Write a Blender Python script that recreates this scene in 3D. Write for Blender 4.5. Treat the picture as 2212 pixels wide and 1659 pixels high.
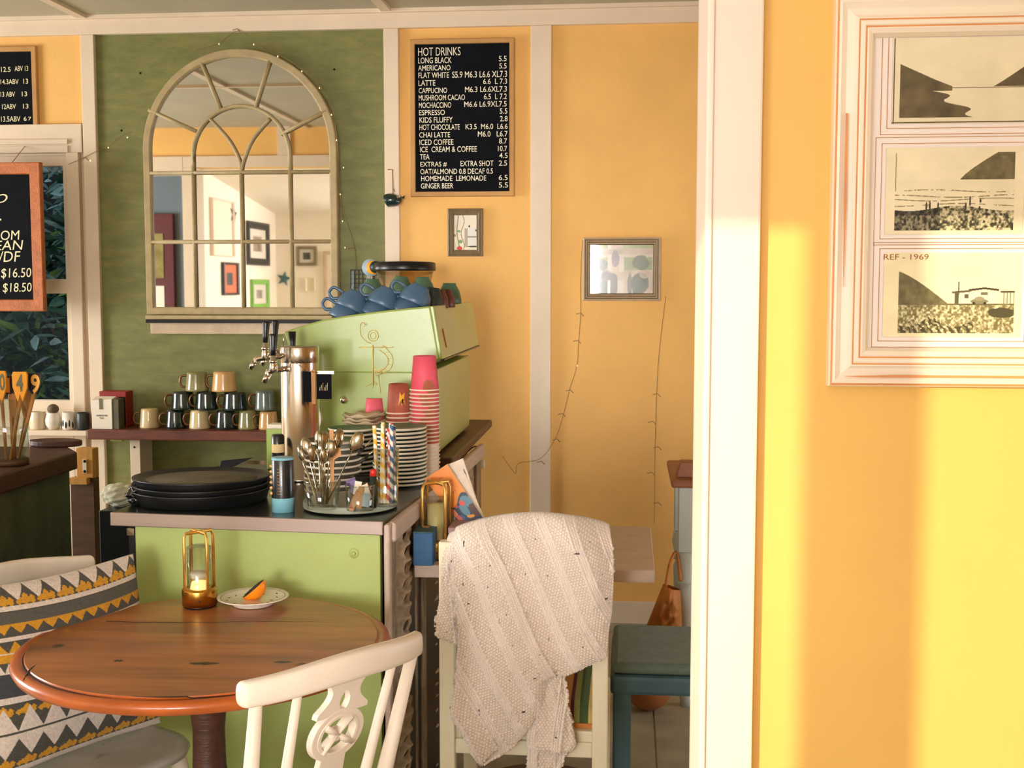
import bpy, bmesh, math, random
import numpy as np
from mathutils import Vector, Matrix, Euler

random.seed(7)
RNG = np.random.default_rng(7)
for o in list(bpy.data.objects):
    bpy.data.objects.remove(o, do_unlink=True)
SC = bpy.context.scene
COL = SC.collection

# ------------------------------------------------------------------ camera
EYE, FOC, YAW, PITCH = 1.5, 2600.0, math.radians(5.5), math.radians(4.66)
cam_d = bpy.data.cameras.new('camera')
cam_d.sensor_fit = 'HORIZONTAL'
cam_d.sensor_width = 36.0
cam_d.lens = 36.0 * FOC / 2212.0
cam_d.clip_start = 0.05
cam = bpy.data.objects.new('camera', cam_d)
COL.objects.link(cam)
cam.location = (0, 0, EYE)
cam.rotation_euler = (math.pi / 2 - PITCH, 0, YAW)
SC.camera = cam

# ------------------------------------------------------------------ world, sun, window light, exposure
SC.view_settings.view_transform = 'Standard'
SC.view_settings.look = 'None'
SC.view_settings.gamma = 1.0
SC.view_settings.use_curve_mapping = False
SC.view_settings.exposure = 0.75

W = bpy.data.worlds.new('sky')
SC.world = W
W.use_nodes = True
_n = W.node_tree.nodes
_bg = _n['Background']
_bg.inputs['Color'].default_value = (0.78, 0.88, 1.0, 1)
_bg.inputs['Strength'].default_value = 0.8

SUN_AZ, SUN_EL = math.radians(30), math.radians(8)
sun_d = bpy.data.lights.new('sun', 'SUN')
sun_d.energy = 2.5
sun_d.angle = math.radians(0.35)
sun_d.color = (1.0, 0.80, 0.52)
sun = bpy.data.objects.new('sun', sun_d)
COL.objects.link(sun)
_sd = Vector((math.sin(SUN_AZ) * math.cos(SUN_EL), math.cos(SUN_AZ) * math.cos(SUN_EL), -math.sin(SUN_EL)))
sun.rotation_euler = _sd.to_track_quat('-Z', 'Y').to_euler()
sun.location = (-3, -6, 4)


def area(name, loc, direction, sx, sy, power, col, spread=180):
    d = bpy.data.lights.new(name, 'AREA')
    d.shape = 'RECTANGLE'
    d.size, d.size_y = sx, sy
    d.energy = power
    d.color = col
    d.spread = math.radians(spread)
    o = bpy.data.objects.new(name, d)
    COL.objects.link(o)
    o.location = loc
    o.rotation_euler = Vector(direction).to_track_quat('-Z', 'Z').to_euler()
    return o


# daylight entering at the front windows behind the camera and at a door behind the bar, plus two added fills
area('window_daylight_a', (-0.72, -2.12, 1.5), (0, 1, 0), 0.80, 1.25, 4.3, (1.0, 0.95, 0.93), 30)
area('window_daylight_b', (-1.82, -2.12, 1.5), (0, 1, 0), 1.10, 1.25, 26, (1.0, 0.97, 0.97))
area('window_daylight_c', (1.62, -0.6, 1.5), (-1, 0, 0), 1.6, 1.2, 32, (1.0, 0.97, 0.97), 80)  # added fill for the mirrored white wall; no window in this side wall
area('door_daylight_side', (2.45, 3.9, 0.85), (-1, 0, 0), 0.9, 1.5, 14, (0.80, 0.92, 1.0))  # added low fill for the floor and stool; this end has no door
area('door_daylight_bar', (-5.85, 3.4, 1.4), (1, 0, 0), 1.4, 1.6, 112, (0.96, 0.97, 1.0))

# ------------------------------------------------------------------ pixel -> room helper (photo is 2212 x 1659)
_F = Vector((-math.sin(YAW) * math.cos(PITCH), math.cos(YAW) * math.cos(PITCH), -math.sin(PITCH)))
_R = Vector((math.cos(YAW), math.sin(YAW), 0))
_U = _R.cross(_F)
CAM = Vector((0, 0, EYE))


def at(px, py, Y=None, Z=None, X=None):
    d = _F * FOC + _R * (px - 1106.0) + _U * (829.5 - py)
    if Y is not None:
        t = Y / d.y
    elif Z is not None:
        t = (Z - EYE) / d.z
    else:
        t = X / d.x
    return CAM + d * t


def rect(x0, y0, x1, y1, Y):
    mx, my = (x0 + x1) / 2, (y0 + y1) / 2
    return at(x0, my, Y).x, at(x1, my, Y).x, at(mx, y1, Y).z, at(mx, y0, Y).z


# ------------------------------------------------------------------ materials
def lin(c):
    out = []
    for v in c[:3]:
        v = v / 255.0
        out.append(v / 12.92 if v <= 0.04045 else ((v + 0.055) / 1.055) ** 2.4)
    return tuple(out)


MATS = {}


def mat(name, rgb=(200, 200, 200), rough=0.6, metal=0.0, noise=None, bump=None, spec=0.5,
        stretch=(1, 1, 1), emit=None, coat=0.0, rgb2=None, sheen=0.0, second=None, attr=False):
    """procedural principled material; noise=(scale, amount), bump=(scale, strength), rgb2 = other noise colour"""
    m = bpy.data.materials.new(name)
    MATS[name] = m
    m.use_nodes = True
    nt = m.node_tree
    N, L = nt.nodes, nt.links
    b = N['Principled BSDF']
    c = lin(rgb)
    b.inputs['Base Color'].default_value = (*c, 1)
    b.inputs['Roughness'].default_value = rough
    b.inputs['Metallic'].default_value = metal
    b.inputs['Specular IOR Level'].default_value = spec
    b.inputs['Coat Weight'].default_value = coat
    b.inputs['Coat Roughness'].default_value = 0.08
    b.inputs['Sheen Weight'].default_value = sheen
    tc = N.new('ShaderNodeTexCoord')
    mp = N.new('ShaderNodeMapping')
    mp.inputs['Scale'].default_value = stretch
    L.new(tc.outputs['Object'], mp.inputs['Vector'])
    colout = None
    if attr:
        a = N.new('ShaderNodeVertexColor')
        a.layer_name = 'Col'
        colout = a.outputs['Color']
        L.new(colout, b.inputs['Base Color'])
    if noise:
        nz = N.new('ShaderNodeTexNoise')
        nz.inputs['Scale'].default_value = noise[0]
        nz.inputs['Detail'].default_value = 6
        nz.inputs['Roughness'].default_value = 0.6
        L.new(mp.outputs['Vector'], nz.inputs['Vector'])
        rp = N.new('ShaderNodeValToRGB')
        rp.color_ramp.elements[0].position = 0.32
        rp.color_ramp.elements[1].position = 0.68
        L.new(nz.outputs['Fac'], rp.inputs['Fac'])
        if attr:
            a0, a1 = 1 - noise[1], 1.0
            rp.color_ramp.elements[0].color = (a0, a0, a0, 1)
            rp.color_ramp.elements[1].color = (a1, a1, a1, 1)
            mx = N.new('ShaderNodeMix')
            mx.data_type = 'RGBA'
            mx.blend_type = 'MULTIPLY'
            mx.inputs['Factor'].default_value = 1
            L.new(colout, mx.inputs['A'])
            L.new(rp.outputs['Color'], mx.inputs['B'])
            L.new(mx.outputs['Result'], b.inputs['Base Color'])
        else:
            c2 = lin(rgb2) if rgb2 else tuple(min(1, v * (1 + noise[1])) for v in c)
            c1 = c if rgb2 else tuple(v * (1 - noise[1]) for v in c)
            rp.color_ramp.elements[0].color = (*c1, 1)
            rp.color_ramp.elements[1].color = (*c2, 1)
            out = rp.outputs['Color']
            if second:                       # second = (scale, rgb, threshold): worn patches / specks
                n2 = N.new('ShaderNodeTexNoise')
                n2.inputs['Scale'].default_value = second[0]
                n2.inputs['Detail'].default_value = 5
                L.new(mp.outputs['Vector'], n2.inputs['Vector'])
                r2 = N.new('ShaderNodeValToRGB')
                r2.color_ramp.elements[0].position = second[2]
                r2.color_ramp.elements[1].position = min(1, second[2] + 0.06)
                L.new(n2.outputs['Fac'], r2.inputs['Fac'])
                mx = N.new('ShaderNodeMix')
                mx.data_type = 'RGBA'
                L.new(r2.outputs['Color'], mx.inputs['Factor'])
                L.new(out, mx.inputs['A'])
                mx.inputs['B'].default_value = (*lin(second[1]), 1)
                out = mx.outputs['Result']
            L.new(out, b.inputs['Base Color'])
    if bump:
        bz = N.new('ShaderNodeTexNoise')
        bz.inputs['Scale'].default_value = bump[0]
        bz.inputs['Detail'].default_value = 4
        L.new(mp.outputs['Vector'], bz.inputs['Vector'])
        bp = N.new('ShaderNodeBump')
        bp.inputs['Strength'].default_value = bump[1]
        bp.inputs['Distance'].default_value = 0.004
        L.new(bz.outputs['Fac'], bp.inputs['Height'])
        L.new(bp.outputs['Normal'], b.inputs['Normal'])
    if emit:
        b.inputs['Emission Color'].default_value = (*lin(emit[0]), 1)
        b.inputs['Emission Strength'].default_value = emit[1]
    return m


def glassmat(name, tint=(1, 1, 1), refl=0.08, rough=0.02):
    m = bpy.data.materials.new(name)
    MATS[name] = m
    m.use_nodes = True
    nt = m.node_tree
    N, L = nt.nodes, nt.links
    N.remove(N['Principled BSDF'])
    out = N['Material Output']
    tr = N.new('ShaderNodeBsdfTransparent')
    tr.inputs['Color'].default_value = (*tint, 1)
    gl = N.new('ShaderNodeBsdfGlossy')
    gl.inputs['Roughness'].default_value = rough
    lw = N.new('ShaderNodeLayerWeight')
    lw.inputs['Blend'].default_value = 0.35
    mr = N.new('ShaderNodeMapRange')
    mr.inputs['To Min'].default_value = refl
    mr.inputs['To Max'].default_value = 0.85
    L.new(lw.outputs['Facing'], mr.inputs['Value'])
    pw = N.new('ShaderNodeMath')
    pw.operation = 'POWER'
    pw.inputs[1].default_value = 2.2
    L.new(lw.outputs['Facing'], pw.inputs[0])
    L.new(pw.outputs[0], mr.inputs['Value'])
    mx = N.new('ShaderNodeMixShader')
    L.new(mr.outputs['Result'], mx.inputs['Fac'])
    L.new(tr.outputs['BSDF'], mx.inputs[1])
    L.new(gl.outputs['BSDF'], mx.inputs[2])
    L.new(mx.outputs['Shader'], out.inputs['Surface'])
    return m


# walls and structure
mat('green_paint', (116, 116, 58), 0.55, noise=(9, 0.20), bump=(60, 0.25), stretch=(1, 1, 3))
mat('yellow_paint', (238, 186, 104), 0.7, noise=(3, 0.06), bump=(90, 0.15))
mat('yellow_paint_near', (239, 191, 103), 0.6, noise=(3, 0.04), bump=(120, 0.1))
mat('cream_trim', (226, 206, 178), 0.55, noise=(4, 0.05), bump=(40, 0.15))
mat('white_trim', (240, 222, 206), 0.45, noise=(4, 0.03), bump=(40, 0.1))
mat('white_wall', (244, 232, 212), 0.7, noise=(3, 0.03))
mat('bluegrey_wall', (104, 118, 126), 0.7, noise=(3, 0.06))
mat('ceiling_paint', (186, 176, 150), 0.8, noise=(4, 0.05))
mat('floor_vinyl', (168, 162, 138), 0.6, noise=(7, 0.16), bump=(30, 0.2))
mat('dark_green_panel', (84, 92, 66), 0.7, noise=(12, 0.25), bump=(80, 0.3))
mat('dark_red_paint', (88, 8, 20), 0.5, noise=(4, 0.1))
# woods
mat('dark_wood', (74, 40, 28), 0.45, noise=(6, 0.35), stretch=(1, 8, 8), bump=(30, 0.3))
mat('shelf_wood', (104, 52, 34), 0.5, noise=(5, 0.35), stretch=(1.5, 9, 9), bump=(30, 0.3))
mat('table_wood', (112, 62, 30), 0.36, noise=(3.0, 0.3), rgb2=(160, 98, 50), stretch=(1.2, 9, 9), bump=(12, 0.12), coat=0.15)
mat('edge_wood', (178, 88, 30), 0.3, noise=(3.5, 0.25), stretch=(2, 2, 9), coat=0.3)
mat('pine_wood', (206, 150, 70), 0.55, noise=(5, 0.15), stretch=(9, 9, 1))
mat('frame_orange_wood', (186, 104, 48), 0.55, noise=(6, 0.2), stretch=(4, 4, 4), bump=(40, 0.4))
mat('frame_tan_wood', (188, 140, 78), 0.6, noise=(8, 0.12))
mat('carved_wood', (122, 104, 78), 0.75, noise=(14, 0.35), rgb2=(178, 156, 128), stretch=(3, 3, 1), bump=(70, 0.6))
mat('whitewash_wood', (206, 186, 170), 0.6, noise=(10, 0.10), stretch=(1, 6, 6), bump=(60, 0.2))
mat('bench_wood', (92, 62, 38), 0.5, noise=(6, 0.3), stretch=(1, 6, 6))
mat('brown_wood', (150, 92, 58), 0.5, noise=(6, 0.2), stretch=(2, 6, 6))
mat('grey_frame_wood', (128, 110, 80), 0.5, noise=(18, 0.2), stretch=(6, 6, 1))
mat('pale_frame_wood', (196, 172, 140), 0.5, noise=(14, 0.14))
mat('mirror_frame', (172, 152, 108), 0.5, noise=(12, 0.16), bump=(60, 0.3))
mat('white_chair_paint', (238, 224, 206), 0.42, noise=(10, 0.05), second=(26, (176, 140, 108), 0.72), bump=(40, 0.15))
mat('chair_seat_paint', (186, 184, 172), 0.45, noise=(8, 0.12), second=(7, (118, 112, 96), 0.62), bump=(40, 0.15))
mat('cream_chair_paint', (234, 226, 196), 0.45, noise=(8, 0.05))
mat('blue_chair_paint', (74, 108, 122), 0.5, noise=(8, 0.15))
mat('blue_chair_pad', (106, 128, 114), 0.85, noise=(30, 0.15), sheen=0.2)
mat('pale_blue_paint', (206, 214, 208), 0.5, noise=(6, 0.05))
mat('frame_white_paint', (250, 236, 218), 0.45, noise=(6, 0.02))
mat('frame_worn_orange', (224, 150, 92), 0.55, noise=(20, 0.12))
# metals
mat('steel_edge', (176, 160, 152), 0.34, metal=0.75, noise=(3, 0.06), stretch=(1, 30, 30))
mat('steel_top', (96, 98, 88), 0.22, metal=0.85, noise=(5, 0.08))
mat('chrome', (215, 210, 200), 0.10, metal=1.0)
mat('brushed_steel', (200, 190, 176), 0.20, metal=1.0, noise=(8, 0.05), stretch=(20, 20, 1))
mat('cutlery_steel', (190, 182, 160), 0.16, metal=1.0)
mat('brass', (214, 164, 74), 0.28, metal=1.0, noise=(8, 0.06))
mat('gold_light', (236, 186, 96), 0.35, metal=0.8)
mat('silver', (226, 226, 222), 0.02, metal=1.0)
mat('black_metal', (16, 16, 18), 0.45, metal=0.3)
# plastics, ceramics
mat('black_plastic', (12, 12, 14), 0.35, noise=(10, 0.2))
mat('black_bag', (14, 14, 16), 0.18, coat=0.4)
mat('tray_black', (12, 13, 15), 0.42, noise=(20, 0.25))
mat('tray_liner', (92, 84, 64), 0.6, noise=(22, 0.2))
mat('machine_green', (150, 168, 86), 0.30, noise=(3, 0.06), bump=(120, 0.05), coat=0.25)
mat('machine_gold_print', (190, 158, 60), 0.5)
mat('counter_green', (176, 192, 112), 0.45, noise=(4, 0.05), bump=(60, 0.12))
mat('cup_blue', (70, 98, 124), 0.38, noise=(16, 0.10), stretch=(1, 1, 6))
mat('cup_green', (76, 108, 82), 0.4, noise=(18, 0.12))
mat('cup_dark', (34, 44, 38), 0.4)
mat('cup_maroon', (92, 44, 38), 0.4, noise=(14, 0.2))
mat('mug_cream', (214, 186, 128), 0.16, noise=(8, 0.1), rgb2=(226, 204, 156), coat=0.4)
mat('mug_tan', (206, 160, 102), 0.2, noise=(8, 0.1), coat=0.3)
mat('mug_black', (20, 26, 24), 0.12, noise=(8, 0.4), rgb2=(42, 54, 48), coat=0.6)
mat('mug_olive', (120, 116, 72), 0.14, noise=(10, 0.3), rgb2=(158, 150, 100), coat=0.5)
mat('mug_greygreen', (78, 92, 84), 0.16, noise=(8, 0.3), rgb2=(116, 128, 116), coat=0.5)
mat('mug_rim_bronze', (120, 84, 52), 0.2, metal=0.4)
mat('white_ceramic', (238, 230, 214), 0.2, coat=0.3)
mat('cream_ceramic', (228, 208, 176), 0.3, noise=(6, 0.06))
mat('saucer_green', (76, 122, 84), 0.4, coat=0.1)
mat('saucer_navy', (28, 38, 48), 0.25, coat=0.4)
mat('paper_pink', (226, 84, 104), 0.6, noise=(4, 0.06), second=(16, (168, 92, 60), 0.56))
mat('paper_pink_plain', (226, 92, 108), 0.6, noise=(5, 0.08))
mat('paper_brown', (142, 66, 46), 0.6, noise=(14, 0.3), rgb2=(190, 100, 74))
mat('paper_rim', (240, 214, 190), 0.6)
mat('yellow_print', (236, 172, 48), 0.6)
mat('paper_white', (236, 224, 204), 0.7, noise=(9, 0.04))
mat('paper_kraft', (196, 144, 92), 0.7, noise=(9, 0.12))
mat('chalk', (236, 226, 180), 0.8, emit=None)
mat('chalk_white', (244, 236, 208), 0.8)
mat('slate', (5, 7, 14), 0.8, noise=(14, 0.5), bump=(60, 0.1), spec=0.15)
mat('ink', (24, 22, 20), 0.7)
mat('ink_brown', (150, 92, 58), 0.7)
mat('twine', (150, 104, 58), 0.8)
mat('wire_brown', (96, 78, 50), 0.6)
mat('wire_tan', (138, 108, 62), 0.7)
mat('wire_black', (20, 20, 20), 0.5)
mat('whale_glaze', (24, 48, 44), 0.15, noise=(10, 0.3), coat=0.6)
mat('stone_tray', (128, 132, 108), 0.5, noise=(10, 0.25), rgb2=(166, 170, 150), bump=(40, 0.2))
mat('tin_green', (156, 178, 84), 0.4)
mat('tin_blue', (128, 186, 202), 0.35)
mat('tin_black', (18, 18, 20), 0.3, coat=0.3)
mat('orange_peel', (248, 146, 20), 0.4, noise=(60, 0.06), bump=(90, 0.4))
mat('orange_flesh', (30, 20, 24), 0.4)
mat('purple_foil', (84, 52, 112), 0.35)
mat('red_plastic', (206, 42, 30), 0.4)
mat('blue_box', (40, 92, 142), 0.55, noise=(10, 0.15), rgb2=(62, 120, 168))
mat('blue_box_top', (58, 92, 96), 0.6, noise=(10, 0.2))
mat('mauve_box', (176, 140, 136), 0.6, noise=(8, 0.08))
mat('candle', (236, 214, 150), 0.5)
mat('red_box', (150, 34, 26), 0.5, noise=(8, 0.2))
mat('spoon_wood_yellow', (236, 158, 22), 0.5, noise=(8, 0.06))
mat('spoon_wood', (176, 118, 52), 0.55, noise=(8, 0.15), stretch=(6, 6, 1))
mat('number_grey', (108, 104, 74), 0.6)
mat('cloth_white', (196, 192, 164), 0.8, noise=(12, 0.12), bump=(30, 0.6))
mat('bag_orange', (196, 122, 52), 0.6, noise=(6, 0.25), bump=(10, 0.7))
mat('gourd_brown', (170, 104, 56), 0.5, noise=(6, 0.15))
mat('lamp_glow', (255, 226, 170), 0.4, emit=((255, 214, 140), 0.7))
mat('bulb_glow', (255, 240, 190), 0.4, emit=((255, 226, 150), 0.9))
mat('leaf_dark', (20, 56, 46), 0.45, noise=(7, 0.5), rgb2=(52, 100, 76))
mat('leaf_mid', (66, 116, 56), 0.45, noise=(7, 0.4), rgb2=(120, 156, 66))
mat('leaf_blue', (84, 124, 128), 0.45, noise=(7, 0.4), rgb2=(150, 180, 178))
mat('hedge_backing', (8, 16, 14), 0.9, noise=(5, 0.5))
mat('star_teal', (52, 100, 104), 0.5, noise=(14, 0.2))
mat('star_dark', (40, 56, 62), 0.5, noise=(14, 0.2))
mat('frame_black', (18, 20, 26), 0.4)
mat('frame_lime', (120, 176, 70), 0.5, noise=(12, 0.15))
mat('crack_dark', (34, 16, 8), 0.8)
mat('moon_blue', (156, 176, 190), 0.5, noise=(30, 0.1))
mat('anchor_print', (214, 184, 84), 0.45)
mat('rust_red', (190, 70, 36), 0.6)
mat('print_paint', attr=True, rough=0.55)
mat('print_gloss', attr=True, rough=0.25, coat=0.3)
mat('cushion_cloth', attr=True, rough=0.9, noise=(160, 0.25), bump=(260, 0.5), sheen=0.15)
mat('stripe_cloth', attr=True, rough=0.9, noise=(160, 0.2), bump=(260, 0.4))
mat('straw_paper', attr=True, rough=0.6)
mat('knit_wool', attr=True, rough=0.95, noise=(240, 0.12), sheen=0.3)
mat('tabletop_wood', attr=True, rough=0.34, noise=(40, 0.18), stretch=(0.25, 8, 8), coat=0.12)
glassmat('clear_glass', (0.92, 0.94, 0.91), 0.09)
glassmat('window_glass', (0.93, 0.95, 0.95), 0.015)
glassmat('picture_glass', (0.97, 0.97, 0.97), 0.02, 0.03)
glassmat('hopper_glass', (0.90, 0.84, 0.74), 0.05)


# ------------------------------------------------------------------ mesh helpers
class MB:
    """collects geometry for ONE mesh object"""

    def __init__(s):
        s.v, s.f, s.mi, s.sm = [], [], [], []

    def add(s, verts, faces, mi=0, smooth=False, M=None):
        b = len(s.v)
        for p in verts:
            p = Vector(p)
            s.v.append(M @ p if M is not None else p)
        for f in faces:
            s.f.append([b + i for i in f])
            s.mi.append(mi)
            s.sm.append(smooth)
        return s

    def box(s, x0, x1, y0, y1, z0, z1, mi=0, M=None):
        vs = [(x, y, z) for z in (z0, z1) for y in (y0, y1) for x in (x0, x1)]
        fs = [(0, 2, 3, 1), (4, 5, 7, 6), (0, 1, 5, 4), (2, 6, 7, 3), (0, 4, 6, 2), (1, 3, 7, 5)]
        return s.add(vs, fs, mi, M=M)

    def hexa(s, bot, top, mi=0):
        n = len(bot)
        vs = list(bot) + list(top)
        fs = [tuple(range(n - 1, -1, -1)), tuple(range(n, 2 * n))]
        for i in range(n):
            j = (i + 1) % n
            fs.append((i, j, n + j, n + i))
        return s.add(vs, fs, mi)

    def prism(s, poly, y0, y1, mi=0, M=None, smooth=False):
        """poly of (x,z), extruded y0..y1"""
        n = len(poly)
        vs = [(x, y0, z) for x, z in poly] + [(x, y1, z) for x, z in poly]
        fs = [tuple(range(n)), tuple(range(2 * n - 1, n - 1, -1))]
        s.add(vs, fs, mi, M=M)
        b = len(s.v) - 2 * n
        for i in range(n):
            j = (i + 1) % n
            s.f.append([b + j, b + i, b + n + i, b + n + j])
            s.mi.append(mi)
            s.sm.append(smooth)
        return s

    def slab(s, poly, z0, z1, mi=0, M=None):
        """poly of (x,y), extruded z0..z1"""
        n = len(poly)
        vs = [(x, y, z0) for x, y in poly] + [(x, y, z1) for x, y in poly]
        fs = [tuple(range(n - 1, -1, -1)), tuple(range(n, 2 * n))]
        for i in range(n):
            j = (i + 1) % n
            fs.append((i, j, n + j, n + i))
        return s.add(vs, fs, mi, M=M)

    def lathe(s, prof, n=32, mi=0, M=None, mis=None, smooth=True, cap=True):
        """prof of (r,z) from bottom to top; r=0 closes"""
        vs = []
        for r, z in prof:
            for k in range(n):
                a = 2 * math.pi * k / n
                vs.append((r * math.cos(a), r * math.sin(a), z))
        b = len(s.v)
        for p in vs:
            p = Vector(p)
            s.v.append(M @ p if M is not None else p)
        for i in range(len(prof) - 1):
            for k in range(n):
                k2 = (k + 1) % n
                s.f.append([b + i * n + k, b + i * n + k2, b + (i + 1) * n + k2, b + (i + 1) * n + k])
                s.mi.append(mis[i] if mis else mi)
                s.sm.append(smooth)
        if cap:
            if prof[0][0] > 1e-5:
                s.f.append([b + k for k in range(n - 1, -1, -1)])
                s.mi.append(mis[0] if mis else mi)
                s.sm.append(False)
            if prof[-1][0] > 1e-5:
                o = b + (len(prof) - 1) * n
                s.f.append([o + k for k in range(n)])
                s.mi.append(mis[-1] if mis else mi)
                s.sm.append(False)
        return s

    def tube(s, pts, r, n=10, mi=0, closed=False, flat=1.0, M=None):
        """round tube along points; r number or list"""
        pts = [Vector(p) for p in pts]
        if M is not None:
            pts = [M @ p for p in pts]
        m = len(pts)
        rs = r if isinstance(r, (list, tuple)) else [r] * m
        b = len(s.v)
        up = None
        for i in range(m):
            if closed:
                t = (pts[(i + 1) % m] - pts[i - 1]).normalized()
            else:
                t = (pts[min(i + 1, m - 1)] - pts[max(i - 1, 0)]).normalized()
            if up is None:
                up = Vector((0, 0, 1)) if abs(t.z) < 0.9 else Vector((1, 0, 0))
            a = t.cross(up)
            if a.length < 1e-6:
                a = t.orthogonal()
            a.normalize()
            c = a.cross(t).normalized()
            up = c
            for k in range(n):
                th = 2 * math.pi * k / n
                s.v.append(pts[i] + a * (math.cos(th) * rs[i]) + c * (math.sin(th) * rs[i] * flat))
        segs = m if closed else m - 1
        for i in range(segs):
            i2 = (i + 1) % m
            for k in range(n):
                k2 = (k + 1) % n
                s.f.append([b + i * n + k, b + i * n + k2, b + i2 * n + k2, b + i2 * n + k])
                s.mi.append(mi)
                s.sm.append(True)
        if not closed:
            s.f.append([b + k for k in range(n - 1, -1, -1)])
            s.f.append([b + (m - 1) * n + k for k in range(n)])
            s.mi += [mi, mi]
            s.sm += [False, False]
        return s

    def ell(s, c, r, nu=16, nv=10, mi=0, M=None):
        vs, fs = [], []
        for j in range(nv + 1):
            ph = math.pi * j / nv
            for k in range(nu):
                a = 2 * math.pi * k / nu
                vs.append((c[0] + r[0] * math.sin(ph) * math.cos(a), c[1] + r[1] * math.sin(ph) * math.sin(a),
                           c[2] - r[2] * math.cos(ph)))
        for j in range(nv):
            for k in range(nu):
                k2 = (k + 1) % nu
                fs.append((j * nu + k, j * nu + k2, (j + 1) * nu + k2, (j + 1) * nu + k))
        return s.add(vs, fs, mi, True, M)

    def loops(s, rings, mis=None, cap0=False, cap1=False, smooth=False):
        """stitch equal-length closed rings"""
        n = len(rings[0])
        b = len(s.v)
        for r in rings:
            s.v += [Vector(p) for p in r]
        for i in range(len(rings) - 1):
            for k in range(n):
                k2 = (k + 1) % n
                s.f.append([b + i * n + k, b + i * n + k2, b + (i + 1) * n + k2, b + (i + 1) * n + k])
                s.mi.append(mis[i] if mis else 0)
                s.sm.append(smooth)
        if cap0:
            s.f.append([b + k for k in range(n - 1, -1, -1)])
            s.mi.append(mis[0] if mis else 0)
            s.sm.append(False)
        if cap1:
            o = b + (len(rings) - 1) * n
            s.f.append([o + k for k in range(n)])
            s.mi.append(mis[-1] if mis else 0)
            s.sm.append(False)
        return s

    def obj(s, name, mats, parent=None, world=False, bevel=0.0, seg=2, origin=True):
        me = bpy.data.meshes.new(name)
        vs = s.v
        if parent is not None and world:
            inv = rootmat(parent).inverted()
            vs = [inv @ p for p in vs]
        off = Vector((0, 0, 0))
        if parent is None and origin and vs:
            xs = [p.x for p in vs]; ys = [p.y for p in vs]; zs = [p.z for p in vs]
            off = Vector(((min(xs) + max(xs)) / 2, (min(ys) + max(ys)) / 2, min(zs)))
            vs = [p - off for p in vs]
        me.from_pydata([tuple(p) for p in vs], [], s.f)
        if not isinstance(mats, (list, tuple)):
            mats = [mats]
        for m in mats:
            me.materials.append(MATS[m])
        me.polygons.foreach_set('material_index', s.mi)
        me.polygons.foreach_set('use_smooth', s.sm)
        bm = bmesh.new()
        bm.from_mesh(me)
        bmesh.ops.recalc_face_normals(bm, faces=bm.faces)
        bm.to_mesh(me)
        bm.free()
        me.update()
        o = bpy.data.objects.new(name, me)
        COL.objects.link(o)
        o.location = off
        if parent is not None:
            o.parent = parent
        if bevel:
            bv = o.modifiers.new('edge_bevel', 'BEVEL')
            bv.width = bevel
            bv.segments = seg
            bv.limit_method = 'ANGLE'
            bv.angle_limit = math.radians(40)
        return o


def rootmat(o):
    while o.parent is not None:
        o = o.parent
    return Matrix.LocRotScale(o.location, o.rotation_euler, o.scale)


def tag(o, label=None, cat=None, group=None, kind=None):
    if label: o['label'] = label
    if cat: o['category'] = cat
    if group: o['group'] = group
    if kind: o['kind'] = kind
    return o


def thing(name, label, cat, loc=(0, 0, 0), rot=0.0, group=None):
    o = bpy.data.objects.new(name, None)
    o.empty_display_size = 0.05
    COL.objects.link(o)
    o.location = loc
    o.rotation_euler = rot if isinstance(rot, (tuple, Euler)) else (0, 0, rot)
    return tag(o, label, cat, group)


def st(o):
    o['kind'] = 'structure'
    return o


def dup(root, loc=None, rot=None, label=None, group=None, mats=None):
    r = root.copy()
    COL.objects.link(r)
    if loc is not None: r.location = loc
    if rot is not None: r.rotation_euler = rot if isinstance(rot, (tuple, Euler)) else (0, 0, rot)
    if label: r['label'] = label
    if group: r['group'] = group
    for ch in list(root.children):
        c = ch.copy()
        COL.objects.link(c)
        c.parent = r
        for g in list(ch.children):
            d = g.copy()
            COL.objects.link(d)
            d.parent = c
    return r


def grid_mesh(name, P, colors, material, parent=None, world=False, smooth=True, uv=False):
    """P: (ny,nx,3) array of points; colors: (ny,nx,3) linear rgb -> one mesh with a colour attribute"""
    ny, nx = P.shape[:2]
    pts = P.reshape(-1, 3)
    if parent is not None and world:
        inv = np.array(rootmat(parent).inverted())
        pts = pts @ inv[:3, :3].T + inv[:3, 3]
    me = bpy.data.meshes.new(name)
    i = np.arange(ny * nx).reshape(ny, nx)
    faces = np.stack([i[:-1, :-1], i[:-1, 1:], i[1:, 1:], i[1:, :-1]], -1).reshape(-1, 4)
    me.vertices.add(ny * nx)
    me.vertices.foreach_set('co', pts.astype(np.float32).ravel())
    nf = len(faces)
    me.loops.add(nf * 4)
    me.loops.foreach_set('vertex_index', faces.astype(np.int32).ravel())
    me.polygons.add(nf)
    me.polygons.foreach_set('loop_start', np.arange(0, nf * 4, 4, dtype=np.int32))
    me.polygons.foreach_set('loop_total', np.full(nf, 4, dtype=np.int32))
    me.update(calc_edges=True)
    me.polygons.foreach_set('use_smooth', np.full(nf, smooth, dtype=bool))
    if colors is not None:
        ca = me.color_attributes.new('Col', 'FLOAT_COLOR', 'POINT')
        c4 = np.ones((ny * nx, 4), np.float32)
        c4[:, :3] = colors.reshape(-1, 3)
        ca.data.foreach_set('color', c4.ravel())
    me.materials.append(MATS[material])
    o = bpy.data.objects.new(name, me)
    COL.objects.link(o)
    if parent is not None:
        o.parent = parent
    return o


def srgb(a):
    a = np.asarray(a, float) / 255.0
    return np.where(a <= 0.04045, a / 12.92, ((a + 0.055) / 1.055) ** 2.4)


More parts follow.
